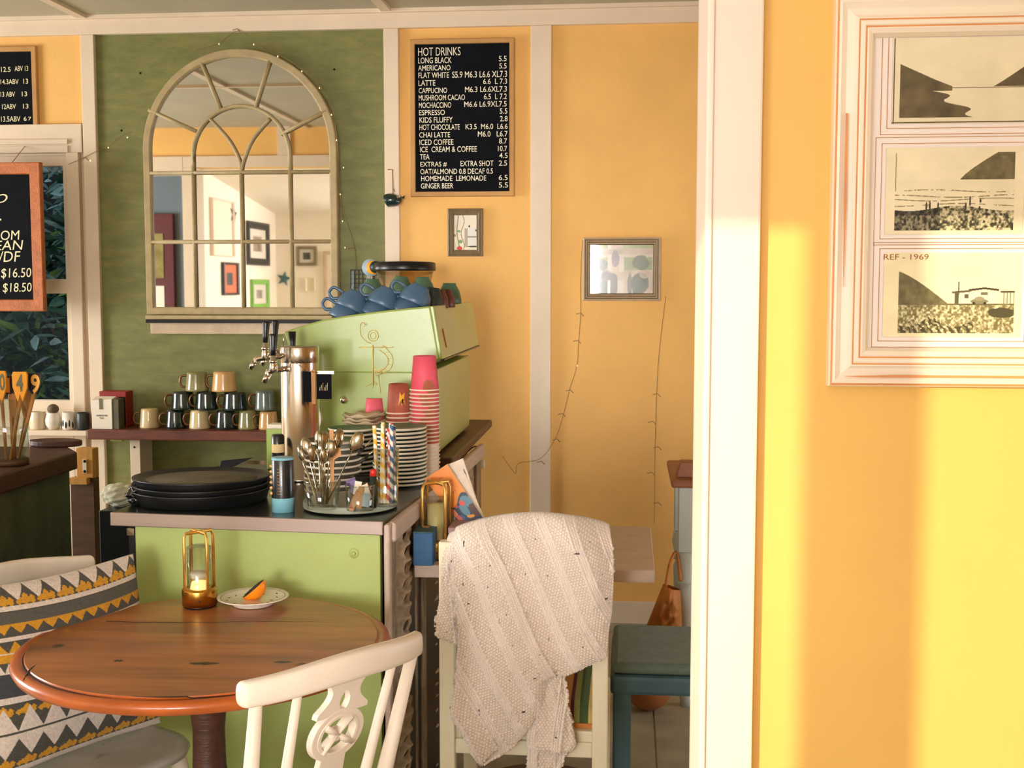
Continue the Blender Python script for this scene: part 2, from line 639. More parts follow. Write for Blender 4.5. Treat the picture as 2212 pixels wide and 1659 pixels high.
def flat_print(name, x0, x1, y, z0, z1, nx, ny, func, parent, material='print_paint', world=True):
    """flat printed sheet facing -Y; func(U,V)->(ny,nx,3) in sRGB 0..255, V runs downwards from the top"""
    U, V = np.meshgrid(np.linspace(0, 1, nx), np.linspace(0, 1, ny))
    P = np.stack([x0 + (x1 - x0) * U, np.full_like(U, y), z1 + (z0 - z1) * V], -1)[:, ::-1]
    C = srgb(np.clip(func(U, V), 0, 255))[:, ::-1]
    return grid_mesh(name, P, C, material, parent, world, smooth=False)


def vnoise(U, V, sx, sy, seed=0, octaves=4):
    """smooth value noise 0..1"""
    out = np.zeros_like(U)
    amp, tot = 1.0, 0.0
    for o in range(octaves):
        r = np.random.default_rng(seed + o * 17)
        gx, gy = int(sx * 2 ** o) + 3, int(sy * 2 ** o) + 3
        G = r.random((gy, gx))
        x = U * (gx - 2.001); y = V * (gy - 2.001)
        x = np.clip(x, 0, gx - 2.001); y = np.clip(y, 0, gy - 2.001)
        xi, yi = x.astype(int), y.astype(int)
        fx, fy = x - xi, y - yi
        fx = fx * fx * (3 - 2 * fx); fy = fy * fy * (3 - 2 * fy)
        v = (G[yi, xi] * (1 - fx) + G[yi, xi + 1] * fx) * (1 - fy) + (G[yi + 1, xi] * (1 - fx) + G[yi + 1, xi + 1] * fx) * fy
        out += v * amp
        tot += amp
        amp *= 0.5
    return out / tot


def rect_frame(name, x0, x1, z0, z1, y_back, prof, mats, mis, parent, world=True):
    """picture frame of mitred moulding: prof = [(inset, proud)], faces -Y"""
    rings = []
    for ins, h in prof:
        y = y_back - h
        rings.append([(x0 + ins, y, z0 + ins), (x1 - ins, y, z0 + ins), (x1 - ins, y, z1 - ins), (x0 + ins, y, z1 - ins)])
    m = MB()
    m.loops(rings, mis)
    return m.obj(name, mats, parent, world)


def text(name, body, x0, x1, z0, z1, y, material, parent=None, world=True, tilt=0.0, depth=0.0, bold=0.0, shear=0.0):
    """lettering fitted in a rectangle on a plane facing -Y"""
    cu = bpy.data.curves.new(name, 'FONT')
    cu.body = body
    cu.size = 1.0
    cu.offset = bold
    cu.resolution_u = 3
    cu.shear = shear
    tmp = bpy.data.objects.new(name, cu)
    COL.objects.link(tmp)
    dg = bpy.context.evaluated_depsgraph_get()
    me = bpy.data.meshes.new_from_object(tmp.evaluated_get(dg))
    bpy.data.objects.remove(tmp, do_unlink=True)
    n = len(me.vertices)
    co = np.zeros(n * 3, np.float32)
    me.vertices.foreach_get('co', co)
    co = co.reshape(-1, 3)
    mn, mx = co.min(0), co.max(0)
    sx = (x1 - x0) / max(1e-6, mx[0] - mn[0]); sz = (z1 - z0) / max(1e-6, mx[1] - mn[1])
    X = x0 + (co[:, 0] - mn[0]) * sx
    Z = z0 + (co[:, 1] - mn[1]) * sz + (X - x0) * tilt
    P = np.stack([X, np.full(n, y), Z], -1)
    if parent is not None and world:
        inv = np.array(rootmat(parent).inverted())
        P = P @ inv[:3, :3].T + inv[:3, 3]
    me.vertices.foreach_set('co', P.astype(np.float32).ravel())
    me.materials.clear()
    me.materials.append(MATS[material])
    me.update()
    o = bpy.data.objects.new(name, me)
    COL.objects.link(o)
    if parent is not None:
        o.parent = parent
    return o


def ptext(name, body, px0, py0, px1, py1, Y, material, parent, bold=0.012, tilt=0.0, shear=0.0):
    x0, x1, z0, z1 = rect(px0, py0, px1, py1, Y)
    return text(name, body, x0, x1, z0, z1, Y, material, parent, True, tilt, bold=bold, shear=shear)


def T(x, y, z, rx=0, ry=0, rz=0):
    return Matrix.Translation((x, y, z)) @ Euler((rx, ry, rz)).to_matrix().to_4x4()


def arc(cx, cy, r, a0, a1, n, ry=None):
    ry = r if ry is None else ry
    return [(cx + r * math.cos(a0 + (a1 - a0) * i / n), cy + ry * math.sin(a0 + (a1 - a0) * i / n)) for i in range(n + 1)]


def spline(pts, n=8):
    """Catmull-Rom through points"""
    pts = [Vector(p) for p in pts]
    out = []
    for i in range(len(pts) - 1):
        p0 = pts[max(i - 1, 0)]; p1 = pts[i]; p2 = pts[i + 1]; p3 = pts[min(i + 2, len(pts) - 1)]
        for k in range(n):
            t = k / n
            out.append(0.5 * ((2 * p1) + (p2 - p0) * t + (2 * p0 - 5 * p1 + 4 * p2 - p3) * t * t + (3 * p1 - p0 - 3 * p2 + p3) * t ** 3))
    out.append(pts[-1])
    return out

# ================================================================== THE SETTING
YB = 5.30           # face of the back wall
YP = 1.35           # face of the near partition
TP = 0.164          # its thickness
YF = -2.2           # front wall behind the camera
CZ = at(500, 30, YB).z          # ceiling height of the back room
XL, XR = -6.0, 2.6
XJ = at(1520, 829, YP - 0.02).x   # doorway jamb
XO = -3.30          # far side of the wide opening
ZH = 2.40           # header of the opening

# floor
m = MB(); m.box(XL, XR, YF - 0.1, YB + 0.2, -0.06, -0.004)
floor = st(m.obj('floor', 'floor_vinyl'))
sx = at(1413, 1560, Z=0).x
xs = [XL, sx - 3.6, sx - 2.4, sx - 1.2, sx, sx + 1.2, XR]
ys = [YF, -0.4, 1.6, 3.45, YB]
for i in range(len(xs) - 1):
    for j in range(len(ys) - 1):
        m = MB(); m.box(xs[i] + 0.003, xs[i + 1] - 0.003, ys[j] + 0.003, ys[j + 1] - 0.003, -0.004, 0.0)
        m.obj('floor_sheet', 'floor_vinyl', floor, world=True)

# ceiling of the back room, with battens
m = MB(); m.box(XL, XR, YP, YB + 0.2, CZ, CZ + 0.08)
ceil = st(m.obj('ceiling', 'ceiling_paint'))
for px in (185, 838):
    x = at(px, 28, YB).x
    m = MB(); m.box(x - 0.022, x + 0.022, YP + TP, YB, CZ - 0.014, CZ)
    m.obj('batten', 'cream_trim', ceil, world=True)
for x in (-4.2, -5.4, 0.9):
    m = MB(); m.box(x - 0.022, x + 0.022, YP + TP, YB, CZ - 0.014, CZ)
    m.obj('batten', 'cream_trim', ceil, world=True)
for y in (YB - 0.03, 3.4):
    m = MB(); m.box(XL, XR, y - 0.014, y + 0.014, CZ - 0.017, CZ)
    m.obj('batten', 'cream_trim', ceil, world=True)

# back wall: yellow and green boards round a window
WX1 = at(152, 600, YB).x; WX0 = WX1 - 1.25
WZ0 = at(80, 884, YB).z; WZ1 = at(80, 336, YB).z
m = MB()
m.box(XL, WX0, YB + 0.012, YB + 0.14, 0, CZ)
m.box(WX0, WX1, YB + 0.012, YB + 0.14, 0, WZ0)
m.box(WX0, WX1, YB + 0.012, YB + 0.14, WZ1, CZ)
m.box(WX1, XR, YB + 0.012, YB + 0.14, 0, CZ)
wall_back = st(m.obj('wall_back', 'cream_trim'))
xs1 = at(189, 300, YB).x      # left post centre
gx0 = at(210, 400, YB).x; gx1 = at(838, 400, YB).x
bx0 = at(855, 400, YB).x; bx1 = at(1152, 400, YB).x; cx0 = at(1180, 400, YB).x


def board(x0, x1, z0, z1, material):
    mm = MB(); mm.box(x0, x1, YB, YB + 0.012, z0, z1)
    return mm.obj('wall_board', material, wall_back, world=True)


board(gx0 - 0.02, gx1 + 0.02, 0, CZ, 'green_paint')
board(bx0 - 0.02, bx1 + 0.02, 0, CZ, 'yellow_paint')
board(cx0 - 0.02, XR, 0, CZ, 'yellow_paint')
board(WX0 - 1.0, at(178, 170, YB).x, at(100, 268, YB).z, CZ, 'yellow_paint')
board(XL, WX0 - 0.2, 0, CZ, 'yellow_paint')

# posts and top plate (proud of the boards)
TY = YB - 0.022


def trim(n, x0, x1, z0, z1, y0=TY, y1=YB + 0.02, material='cream_trim', bev=0.003):
    mm = MB(); mm.box(x0, x1, y0, y1, z0, z1)
    return st(mm.obj('trim_%d' % n, material, bevel=bev))


zt = at(600, 66, TY).z
trim(1, XL, XR, zt, CZ, TY - 0.004)
trim(2, at(175, 170, TY).x, at(213, 500, TY).x, 0.0, zt)
trim(3, at(829, 200, TY).x, at(861, 200, TY).x, 0.0, zt)
trim(4, at(1146, 300, TY).x, at(1191, 300, TY).x, 0.0, zt)
# window casing parts
trim(5, WX0 - 0.15, at(176, 300, TY).x, at(100, 330, TY).z, at(100, 268, TY).z)
trim(6, at(150, 600, TY).x, at(176, 600, TY).x, 0.0, at(100, 330, TY).z)
trim(7, WX0 - 0.1, at(150, 600, TY).x, 0.0, at(80, 935, TY).z, TY, YB + 0.02)
# skirting of the back wall
m = MB(); m.box(cx0, XR, YB - 0.02, YB, 0, 0.10)
st(m.obj('baseboard_back', 'cream_trim', bevel=0.003))

# window: frame, rail, panes, sill
m = MB()
fy0, fy1 = YB + 0.02, YB + 0.07
m.box(WX0, WX1, fy0, fy1, WZ1 - 0.045, WZ1)
m.box(WX0, WX1, fy0, fy1, WZ0, WZ0 + 0.04)
m.box(WX0, WX0 + 0.045, fy0, fy1, WZ0 + 0.04, WZ1 - 0.045)
m.box(WX1 - 0.03, WX1, fy0, fy1, WZ0 + 0.04, WZ1 - 0.045)
win = st(m.obj('window_1', 'cream_trim'))
zr0, zr1 = at(120, 634, YB + 0.03).z, at(120, 603, YB + 0.03).z
m = MB(); m.box(WX0 + 0.045, WX1 - 0.03, fy0, fy1, zr0, zr1); m.obj('rail', 'cream_trim', win, world=True, bevel=0.003)
m = MB(); m.box(WX0 + 0.045, WX1 - 0.03, YB + 0.044, YB + 0.048, zr1, WZ1 - 0.045); m.obj('pane', 'window_glass', win, world=True)
m = MB(); m.box(WX0 + 0.045, WX1 - 0.03, YB + 0.044, YB + 0.048, WZ0 + 0.04, zr0); m.obj('pane', 'window_glass', win, world=True)
for k, (za, zb) in enumerate(((302, 312), (316, 330))):
    mm = MB(); mm.box(WX0 - 0.08, at(147, 300, TY).x, TY - 0.012 + 0.004 * k, TY + 0.004, at(80, zb, TY).z, at(80, za, TY).z)
    mm.obj('head_moulding', 'cream_trim', win, world=True)
SZ = at(120, 928, TY - 0.06).z
m = MB(); m.box(WX0 - 0.1, at(208, 930, TY).x, TY - 0.10, YB + 0.02, SZ - 0.024, SZ); sill = m.obj('sill', 'cream_trim', win, world=True, bevel=0.004)

# shrubs outside the window
m = MB(); m.box(WX0 - 2.0, WX1 + 1.5, YB + 2.3, YB + 2.5, -0.5, 3.1)
tag(m.obj('hedge', 'hedge_backing'), 'dark hedge outside the window behind the shrubs', 'hedge')
m = MB(); m.box(XL - 2, XR, YB + 0.15, YB + 6, -0.12, -0.07)
st(m.obj('ground', 'hedge_backing'))


def shrub(cx, cy, cz, rx, ry, rz, n, mi, seed, lab):
    r = random.Random(seed)
    mm = MB()
    for _ in range(n):
        while True:
            x, y, z = r.uniform(-1, 1), r.uniform(-1, 1), r.uniform(-1, 1)
            if 0.25 < x * x + y * y + z * z < 1: break
        L = r.uniform(0.06, 0.19); w = L * r.uniform(0.28, 0.48)
        M = Matrix.Translation((cx + x * rx, cy + y * ry, cz + z * rz)) @ Euler((r.uniform(-1, 1), r.uniform(-1, 1), r.uniform(0, 6.28))).to_matrix().to_4x4()
        mm.add([(0, 0, 0), (w / 2, L * .35, .008), (w * .35, L * .7, .006), (0, L, 0), (-w * .35, L * .7, .006), (-w / 2, L * .35, .008), (0, L * .5, -.006)],
               [(0, 1, 6), (1, 2, 6), (2, 3, 6), (3, 4, 6), (4, 5, 6), (5, 0, 6)], r.choice(mi), False, M)
    root = thing('shrub', lab, 'shrub', (cx, cy, -0.07))
    o = mm.obj('foliage', ['leaf_dark', 'leaf_mid', 'leaf_blue'], root, world=True); o['kind'] = 'stuff'
    s = MB()
    for k in range(5):
        a = k * 1.3
        s.tube([(cx, cy, -0.07), (cx + 0.2 * rx * math.cos(a), cy + 0.2 * ry * math.sin(a), cz - rz * .4),
                (cx + 0.6 * rx * math.cos(a), cy + 0.6 * ry * math.sin(a), cz + rz * .5)], [.02, .012, .005], 6)
    s.obj('branch', 'bench_wood', root, world=True)


shrub(-2.85, 6.9, 1.95, .60, .45, .55, 900, [0, 2, 2, 2], 1, 'pale grey-leaved shrub outside, behind the upper window pane')
shrub(-3.05, 6.5, 1.35, .62, .40, .50, 1000, [0, 0, 0, 1, 2], 2, 'dark leafy shrub outside at the window rail')
shrub(-2.70, 6.3, 0.85, .50, .35, .45, 800, [0, 0, 1, 1, 2], 3, 'low dark green shrub outside below the window rail')
shrub(-3.55, 6.8, 1.05, .50, .40, .60, 900, [0, 0, 1], 4, 'dark shrub outside behind the orange-framed chalkboard')

# near partition with the wide opening
m = MB()
m.box(XJ + 0.02, XR, YP, YP + TP - 0.02, 0, 3.0)
m.box(XO - .012, XJ + 0.02, YP, YP + TP - 0.02, ZH, 3.0)
m.box(XL, XO - .012, YP, YP + TP - 0.02, 0, 3.0)
wall_near = st(m.obj('wall_near', ['yellow_paint_near']))
# painted back-room side of the partition
m = MB(); m.box(XL, XO - 0.06, YP + TP - 0.02, YP + TP - 0.008, 0, ZH - 0.02); m.obj('wall_board', 'bluegrey_wall', wall_near, world=True)
m = MB(); m.box(XL, XR, YP + TP - 0.02, YP + TP - 0.008, ZH + 0.06, CZ); m.obj('wall_board', 'yellow_paint', wall_near, world=True)
m = MB(); m.box(XJ + 0.1, XR, YP + TP - 0.02, YP + TP - 0.008, 0, ZH); m.obj('wall_board', 'yellow_paint', wall_near, world=True)
# jamb, architraves, header
m = MB(); m.box(XJ, XJ + 0.02, YP - 0.015, YP + TP, 0, ZH); st(m.obj('trim_8', 'white_trim', bevel=0.003))
xa0, xa1 = at(1521, 829, YP - 0.02).x, at(1638, 829, YP - 0.02).x
m = MB(); m.box(xa0, xa1, YP - 0.02, YP + 0.001, 0, 2.9); st(m.obj('trim_9', 'white_trim', bevel=0.0025))
m = MB(); m.box(xa0, xa0 + 0.006, YP - 0.0245, YP - 0.02, 0, 2.9); st(m.obj('trim_14', 'white_trim', bevel=0.0015))
m = MB(); m.box(XJ, XJ + 0.09, YP + TP - 0.008, YP + TP + 0.012, 0, ZH + 0.07); st(m.obj('trim_10', 'cream_trim', bevel=0.003))
m = MB(); m.box(XO - 0.09, XJ + 0.0, YP + TP - 0.008, YP + TP + 0.012, ZH - 0.0, ZH + 0.085); st(m.obj('trim_11', 'cream_trim', bevel=0.003))
m = MB(); m.box(XO - 0.10, XO, YP - 0.02, YP + TP + 0.012, 0, ZH); st(m.obj('trim_12', 'cream_trim', bevel=0.003))
m = MB(); m.box(XL, XO - 0.09, YP + TP - 0.008, YP + TP + 0.014, ZH - 0.06, ZH + 0.085); st(m.obj('trim_13', 'cream_trim', bevel=0.003))
for x in (-3.9, -2.6, -1.2):
    m = MB(); m.box(x - .05, x + .05, YP + TP - 0.008, YP + TP + 0.010, ZH + 0.085, CZ); m.obj('post', 'cream_trim', wall_near, world=True)
# red door on the bar side of the partition
m = MB(); m.box(-4.15, -3.47, YP + TP - 0.008, YP + TP + 0.03, 0, 2.05)
door = st(m.obj('door_1', 'dark_red_paint', bevel=0.004))
m = MB(); m.box(-3.95, -3.55, YP + TP + 0.03, YP + TP + 0.036, 1.0, 1.50); m.obj('pane', 'white_wall', door, world=True)
m = MB(); m.box(-3.95, -3.55, YP + TP + 0.03, YP + TP + 0.036, 1.56, 1.90); m.obj('pane', 'mug_olive', door, world=True)

# front room behind the camera (what the mirror shows)
XFL, XFR = -3.78, 1.7
zc0, zc1 = 2.27, 2.68
m = MB(); m.hexa([(XFL - .1, YF - .1, zc0 - .01), (XFR + .1, YF - .1, zc0 - .01), (XFR + .1, YP, zc1), (XFL - .1, YP, zc1)],
                 [(XFL - .1, YF - .1, zc0 + .1), (XFR + .1, YF - .1, zc0 + .1), (XFR + .1, YP, zc1 + .1), (XFL - .1, YP, zc1 + .1)])
st(m.obj('ceiling_front', 'white_wall'))
m = MB(); m.box(XFL - .1, XFL, YF - .1, YP, 0, 2.75); st(m.obj('wall_left', 'white_wall'))
m = MB(); m.box(XFR, XFR + .1, YF - .1, YP, 0, 2.75); st(m.obj('wall_right', 'white_wall'))
# front wall with windows: panes a, b (sun) and c, d
GL = [(-2.42, -1.857), (-1.757, -1.29), (-1.13, -0.74), (-0.68, -0.30)]
gz0, gz1 = 0.85, 2.148
m = MB()
edges = [XFL] + [e for g in GL for e in g] + [XFR]
for i in range(0, len(edges), 2):
    m.box(edges[i], edges[i + 1], YF - .06, YF, gz0, gz1)
m.box(XFL, XFR, YF - .06, YF, 0, gz0)
m.box(XFL, XFR, YF - .06, YF, gz1, 2.5)
wall_front = st(m.obj('wall_front', 'white_wall'))
for i, (a, b) in enumerate(GL):
    mm = MB(); mm.box(a, b, YF - .05, YF - .046, gz0, gz1)
    w = st(mm.obj('window_%d' % (i + 2), 'window_glass'))
# back room end walls
m = MB(); m.box(XL - .1, XL, YP, YB + .1, 0, 3); st(m.obj('wall_bar', 'white_wall'))
m = MB(); m.box(XR, XR + .1, YP, YB + .1, 0, 3); st(m.obj('wall_end', 'yellow_paint'))


# things hung in the front room, seen in the mirror
def wall_picture(name, lab, x0, x1, z0, z1, y, face, fm, func, fw=0.022, cat='picture'):
    """face=+1: hangs on the front wall and faces +Y"""
    cx, cz = (x0 + x1) / 2, (z0 + z1) / 2
    root = thing(name, lab, cat, (cx, y, z0), math.pi if face > 0 else 0)
    w, h = (x1 - x0) / 2, (z1 - z0)
    rect_frame('frame', -w, w, 0, h, 0, [(0, 0), (0, .022), (fw * .3, .026), (fw, .018), (fw, .004)], [fm], [0] * 4, root, False)
    flat_print('print', -w + fw, w - fw, -0.005, fw, h - fw, 24, 24, func, root, world=False)
    return root


def col(c):
    return lambda U, V: np.ones(U.shape + (3,)) * np.array(c, float)


def matprint(bg, fg, a=.25):
    def f(U, V):
        C = np.ones(U.shape + (3,)) * np.array(bg, float)
        k = (U > a) & (U < 1 - a) & (V > a) & (V < 1 - a)
        n = vnoise(U, V, 4, 4, 5)
        C[k] = np.array(fg, float) * (0.6 + 0.8 * n[k][:, None])
        return C
    return f


YM = 2 * (YB - 0.05)    # mirror image of the camera lies at this Y


def mir(px, py, Y):
    """point on plane Y behind, seen in the mirror at photo pixel"""
    d = at(px, py, 1.0) - CAM
    return Vector((d.x * (YM - Y), Y, EYE + d.z * (YM - Y)))


def mirx(px, py, X):
    d = at(px, py, 1.0) - CAM
    t = X / d.x
    return Vector((X, YM - t, EYE + d.z * t))


def wpic(name, lab, p, fm, func, fw, Y=YF):
    a = mir(p[0], p[3], Y); b = mir(p[2], p[1], Y)
    return wall_picture(name, lab, min(a.x, b.x), max(a.x, b.x), a.z, b.z, Y + 0.003, 1, fm, func, fw)


wpic('framed_print', 'small grey framed print reflected low right in the arched mirror', (640, 532, 683, 574), 'grey_frame_wood', matprint((210, 205, 190), (70, 74, 66)), .03)
wpic('wall_card', 'pale blank card on the white wall, reflected in the arched mirror', (660, 600, 680, 630), 'white_wall', col((236, 222, 190)), .01)
wpic('framed_poster', 'pale tall framed poster at the right edge of the mirror reflection', (700, 543, 740, 672), 'pale_frame_wood', matprint((236, 218, 196), (150, 120, 100), .3), .03)


def lpic(name, lab, p, fm, func, fw):
    """hung on the left wall of the front room, facing +X"""
    a = mirx(p[0], p[3], XFL); b = mirx(p[2], p[1], XFL)
    y0, y1 = min(a.y, b.y), max(a.y, b.y)
    root = thing(name, lab, 'picture', (XFL + .003, (y0 + y1) / 2, a.z), math.pi / 2)
    w, h = (y1 - y0) / 2, abs(b.z - a.z)
    rect_frame('frame', -w, w, 0, h, 0, [(0, 0), (0, .03), (fw * .3, .034), (fw, .022), (fw, .004)], [fm], [0] * 4, root, False)
    flat_print('print', -w + fw, w - fw, -0.006, fw, h - fw, 24, 24, func, root, world=False)
    return root


lpic('cupboard_door', 'white flush meter cupboard door reflected beside the dark star', (452, 436, 497, 552), 'white_trim', col((238, 222, 196)), .012)['category'] = 'cupboard'
lpic('framed_collage', 'dark edged orange and grey collage reflected in the lower mirror', (476, 568, 508, 638), 'frame_black', matprint((206, 110, 70), (60, 70, 70), .28), .02)
lpic('framed_photograph', 'black framed colour photograph reflected in the middle of the mirror', (530, 484, 574, 572), 'frame_black', matprint((226, 214, 196), (150, 130, 110), .22), .07)
lpic('framed_sketch', 'lime green framed sketch reflected at the foot of the mirror', (539, 604, 574, 668), 'frame_lime', matprint((220, 208, 190), (150, 140, 130), .3), .05)


def star(name, lab, px, py, R, X=None, Y=None, material='star_teal'):
    p = mirx(px, py, X) if X is not None else mir(px, py, Y)
    rot = math.pi / 2 if X is not None else math.pi
    root = thing(name, lab, 'star', (p.x + (.004 if X is not None else 0), p.y + (.004 if Y is not None else 0), p.z), rot)
    poly = []
    for k in range(10):
        a = math.pi / 2 + k * math.pi / 5 + .2
        r = R if k % 2 == 0 else R * .42
        poly.append((r * math.cos(a), r * math.sin(a)))
    mm = MB()
    vs = [(x, 0, z) for x, z in poly] + [(0, -R * .22, 0)]
    mm.add(vs, [(i, (i + 1) % 10, 10) for i in range(10)] + [tuple(range(9, -1, -1))])
    mm.obj('body', material, root)


star('wall_star', 'dark metal star reflected in the upper mirror panes', 500, 462, 0.13, X=XFL, material='star_dark')
star('wall_star', 'small teal star reflected in the lower mirror panes', 612, 602, 0.085, Y=YF)

# ================================================================== BACK WALL OBJECTS
# ---- arched mirror
YMI = YB - 0.05
mx0, mx1 = at(313, 500, YMI).x, at(729, 500, YMI).x
mz0 = at(520, 680, YMI).z
mzt = at(517, 105, YMI).z
R0 = (mx1 - mx0) / 2; mcx = (mx0 + mx1) / 2; mzs = mzt - R0 * 1.0
mirror = thing('arched_mirror', 'tall arched window-pane mirror in a beige frame on the green wall', 'mirror', (mcx, YMI, mz0))
H = mzs - mz0
fw = 0.034


def arch_poly(ins, n=40):
    r = R0 - ins
    pts = [(r * math.cos(a), H + r * math.sin(a)) for a in [math.pi * i / n for i in range(n + 1)]]
    return [(-r, ins), (r, ins)] + pts[:1] + pts[1:]


prof = [(0, .04), (0, 0.0), (.004, -.004), (fw - .006, -.004), (fw, .002), (fw, .02)]
rings = [[(x, y, z) for x, z in arch_poly(i)] for i, y in prof]
m = MB(); m.loops(rings); m.obj('frame', 'mirror_frame', mirror)
m = MB(); m.prism(arch_poly(fw - .004), .014, .03); m.obj('glass', 'silver', mirror)
# muntins
bw = 0.011


def bar(pts, w=bw):
    mm = MB(); mm.tube([(x, .006, z) for x, z in pts], w, 8, flat=0.8); return mm.obj('glazing_bar', 'mirror_frame', mirror)


zA = at(520, 372, YMI).z - mz0; zB = at(520, 522, YMI).z - mz0
ri = R0 - fw
for z in (zA, zB):
    bar([(-ri - .005, z), (ri + .005, z)])
qx = [at(p, 600, YMI).x - mcx for p in (421, 524, 629)]
bar([(qx[0], fw - .01), (qx[0], zA)]); bar([(qx[1], fw - .01), (qx[1], zA)]); bar([(qx[2], fw - .01), (qx[2], zA)])
# inner arch
r2 = (qx[2] - qx[0]) / 2; c2 = (qx[2] + qx[0]) / 2
zi = at(520, 228, YMI).z - mz0 - r2
bar([(qx[0], zA), (qx[0], zi)] + [(c2 + r2 * math.cos(a), zi + r2 * math.sin(a)) for a in [math.pi - math.pi * i / 24 for i in range(25)]] + [(qx[2], zA)])


def mp(px, py):
    q = at(px, py, YMI)
    return (q.x - mcx, q.z - mz0)


bar([mp(434, 134), mp(476, 236)]); bar([mp(582, 130), mp(550, 234)])
bar([mp(320, 237), mp(424, 284)]); bar([mp(704, 239), mp(606, 290)])
bar([(p.x, p.z) for p in spline([(mp(448, 252)[0], 0, mp(448, 252)[1]), (mp(492, 300)[0], 0, mp(492, 300)[1]), (mp(516, 345)[0], 0, mp(516, 345)[1]), (qx[1], 0, zA)], 6)], .009)
bar([(p.x, p.z) for p in spline([(mp(582, 256)[0], 0, mp(582, 256)[1]), (mp(545, 300)[0], 0, mp(545, 300)[1]), (mp(526, 345)[0], 0, mp(526, 345)[1]), (qx[1], 0, zA)], 6)], .009)
# ledge under the mirror
lx0, lx1 = at(319, 700, YMI).x, at(720, 700, YMI).x
za, zb, zc, zd = [at(400, y, YMI - .03).z for y in (683, 690, 698, 722)]
led = thing('magnetic_rail', 'pale ledge with dark strip below the arched mirror', 'rail', ((lx0 + lx1) / 2, YB, zd))
m = MB(); m.box(lx0, lx1, YB - .075, YB, zb, za + .004); m.obj('ledge', 'mirror_frame', led, world=True, bevel=.003)
m = MB(); m.box(lx0, lx1, YB - .07, YB, zc, zb); m.obj('strip', 'black_metal', led, world=True)
m = MB(); m.box(lx0 + .01, lx1, YB - .045, YB, zd, zc); m.obj('backing', 'pale_frame_wood', led, world=True, bevel=.002)

# ---- hot drinks board
YH = YB - .03
x0, x1, z0, z1 = rect(888, 85, 1112, 425, YB)
hb = thing('menu_board', 'black hot drinks menu board in a tan frame on the yellow wall', 'menu board', ((x0 + x1) / 2, YB, z0))
rect_frame('frame', x0, x1, z0, z1, YB, [(0, 0), (0, .022), (.003, .025), (.020, .025), (.022, .018), (.022, .01)], ['frame_tan_wood'], [0] * 5, hb)
m = MB(); m.box(x0 + .021, x1 - .021, YB - .016, YB - .001, z0 + .021, z1 - .021); m.obj('slate', 'slate', hb, world=True)
rows = [("HOT DRINKS", 345, 725, 175, 250), ("LONG BLACK", 345, 645, 265, 318), ("5.5", 1068, 1138, 252, 300),
        ("AMERICANO", 345, 635, 335, 383), ("5.5", 1072, 1138, 318, 365), ("FLAT WHITE", 347, 622, 400, 450),
        ("S5.9 M6.3 L6.6 XL7.3", 650, 1142, 388, 445), ("LATTE", 348, 500, 470, 520), ("6.6  L 7.3", 928, 1142, 455, 503),
        ("CAPPUCINO", 350, 605, 538, 585), ("M6.3 L6.6XL7.3", 765, 1140, 525, 575), ("MUSHROOM CACAO", 350, 765, 600, 650),
        ("6.5  L 7.2", 935, 1140, 590, 640), ("MOCHACCINO", 352, 642, 668, 718), ("M6.6 L6.9XL7.5", 758, 1138, 658, 708),
        ("ESPRESSO", 353, 585, 735, 783), ("5.5", 1076, 1145, 722, 770), ("KIDS FLUFFY", 357, 655, 800, 850), ("2.8", 1078, 1147, 790, 838),
        ("HOT CHOCOLATE", 357, 718, 865, 915), ("K3.5  M6.0  L6.6", 770, 1147, 860, 908), ("CHAI LATTE", 355, 632, 935, 983),
        ("M6.0   L6.7", 880, 1147, 925, 975), ("ICED COFFEE", 357, 662, 1000, 1050), ("8.7", 1070, 1142, 990, 1038),
        ("ICE  CREAM & COFFEE", 362, 872, 1063, 1113), ("10.7", 1060, 1142, 1058, 1105), ("TEA", 362, 447, 1133, 1180), ("4.5", 1072, 1147, 1120, 1168),
        ("EXTRAS #", 365, 602, 1200, 1248), ("EXTRA SHOT", 725, 1020, 1190, 1240), ("2.5", 1068, 1142, 1188, 1236),
        ("OAT/ALMOND 0.8 DECAF 0.5", 365, 1015, 1262, 1310), ("HOMEMADE  LEMONADE", 372, 955, 1325, 1372), ("6.5", 1068, 1147, 1318, 1365),
        ("GINGER BEER", 370, 660, 1392, 1440), ("5.5", 1068, 1150, 1385, 1432)]
k = 400 / 1659.0
for s, a, b, c, d in rows:
    ptext('lettering', s, 820 + a * k, 60 + c * k, 820 + b * k, 60 + d * k, YB - .0168, 'chalk_white', hb, -0.004 if s == 'HOT DRINKS' else 0.004)

# ---- wine list board above the window
x0, x1, z0, z1 = rect(-170, 103, 84, 292, YB)
wb = thing('wine_board', 'black wine list board in a tan frame above the window', 'menu board', ((x0 + x1) / 2, YB, z0))
rect_frame('frame', x0, x1, z0, z1, YB, [(0, 0), (0, .017), (.003, .020), (.022, .020), (.024, .015), (.024, .008)], ['frame_tan_wood'], [0] * 5, wb)
m = MB(); m.box(x0 + .023, x1 - .023, YB - .012, YB - .001, z0 + .006, z1 - .023); m.obj('slate', 'slate', wb, world=True)
k = 110 / 1014.0
for s, a, b, c, d in [("12.5", 20, 210, 410, 510), ("ABV 13", 290, 560, 390, 495), ("14.3ABV", 10, 370, 655, 755), ("13", 465, 560, 645, 745),
                      ("13 ABV", 10, 300, 905, 1005), ("13", 435, 540, 900, 995), ("12ABV", 40, 315, 1150, 1250), ("13", 460, 565, 1145, 1240),
                      ("13.5ABV", 20, 405, 1395, 1500), ("6", 470, 530, 1400, 1485), ("7", 560, 625, 1405, 1475)]:
    ptext('lettering', s, a * k, 100 + c * k, b * k, 100 + d * k, YB - .0128, 'chalk', wb, 0.006)

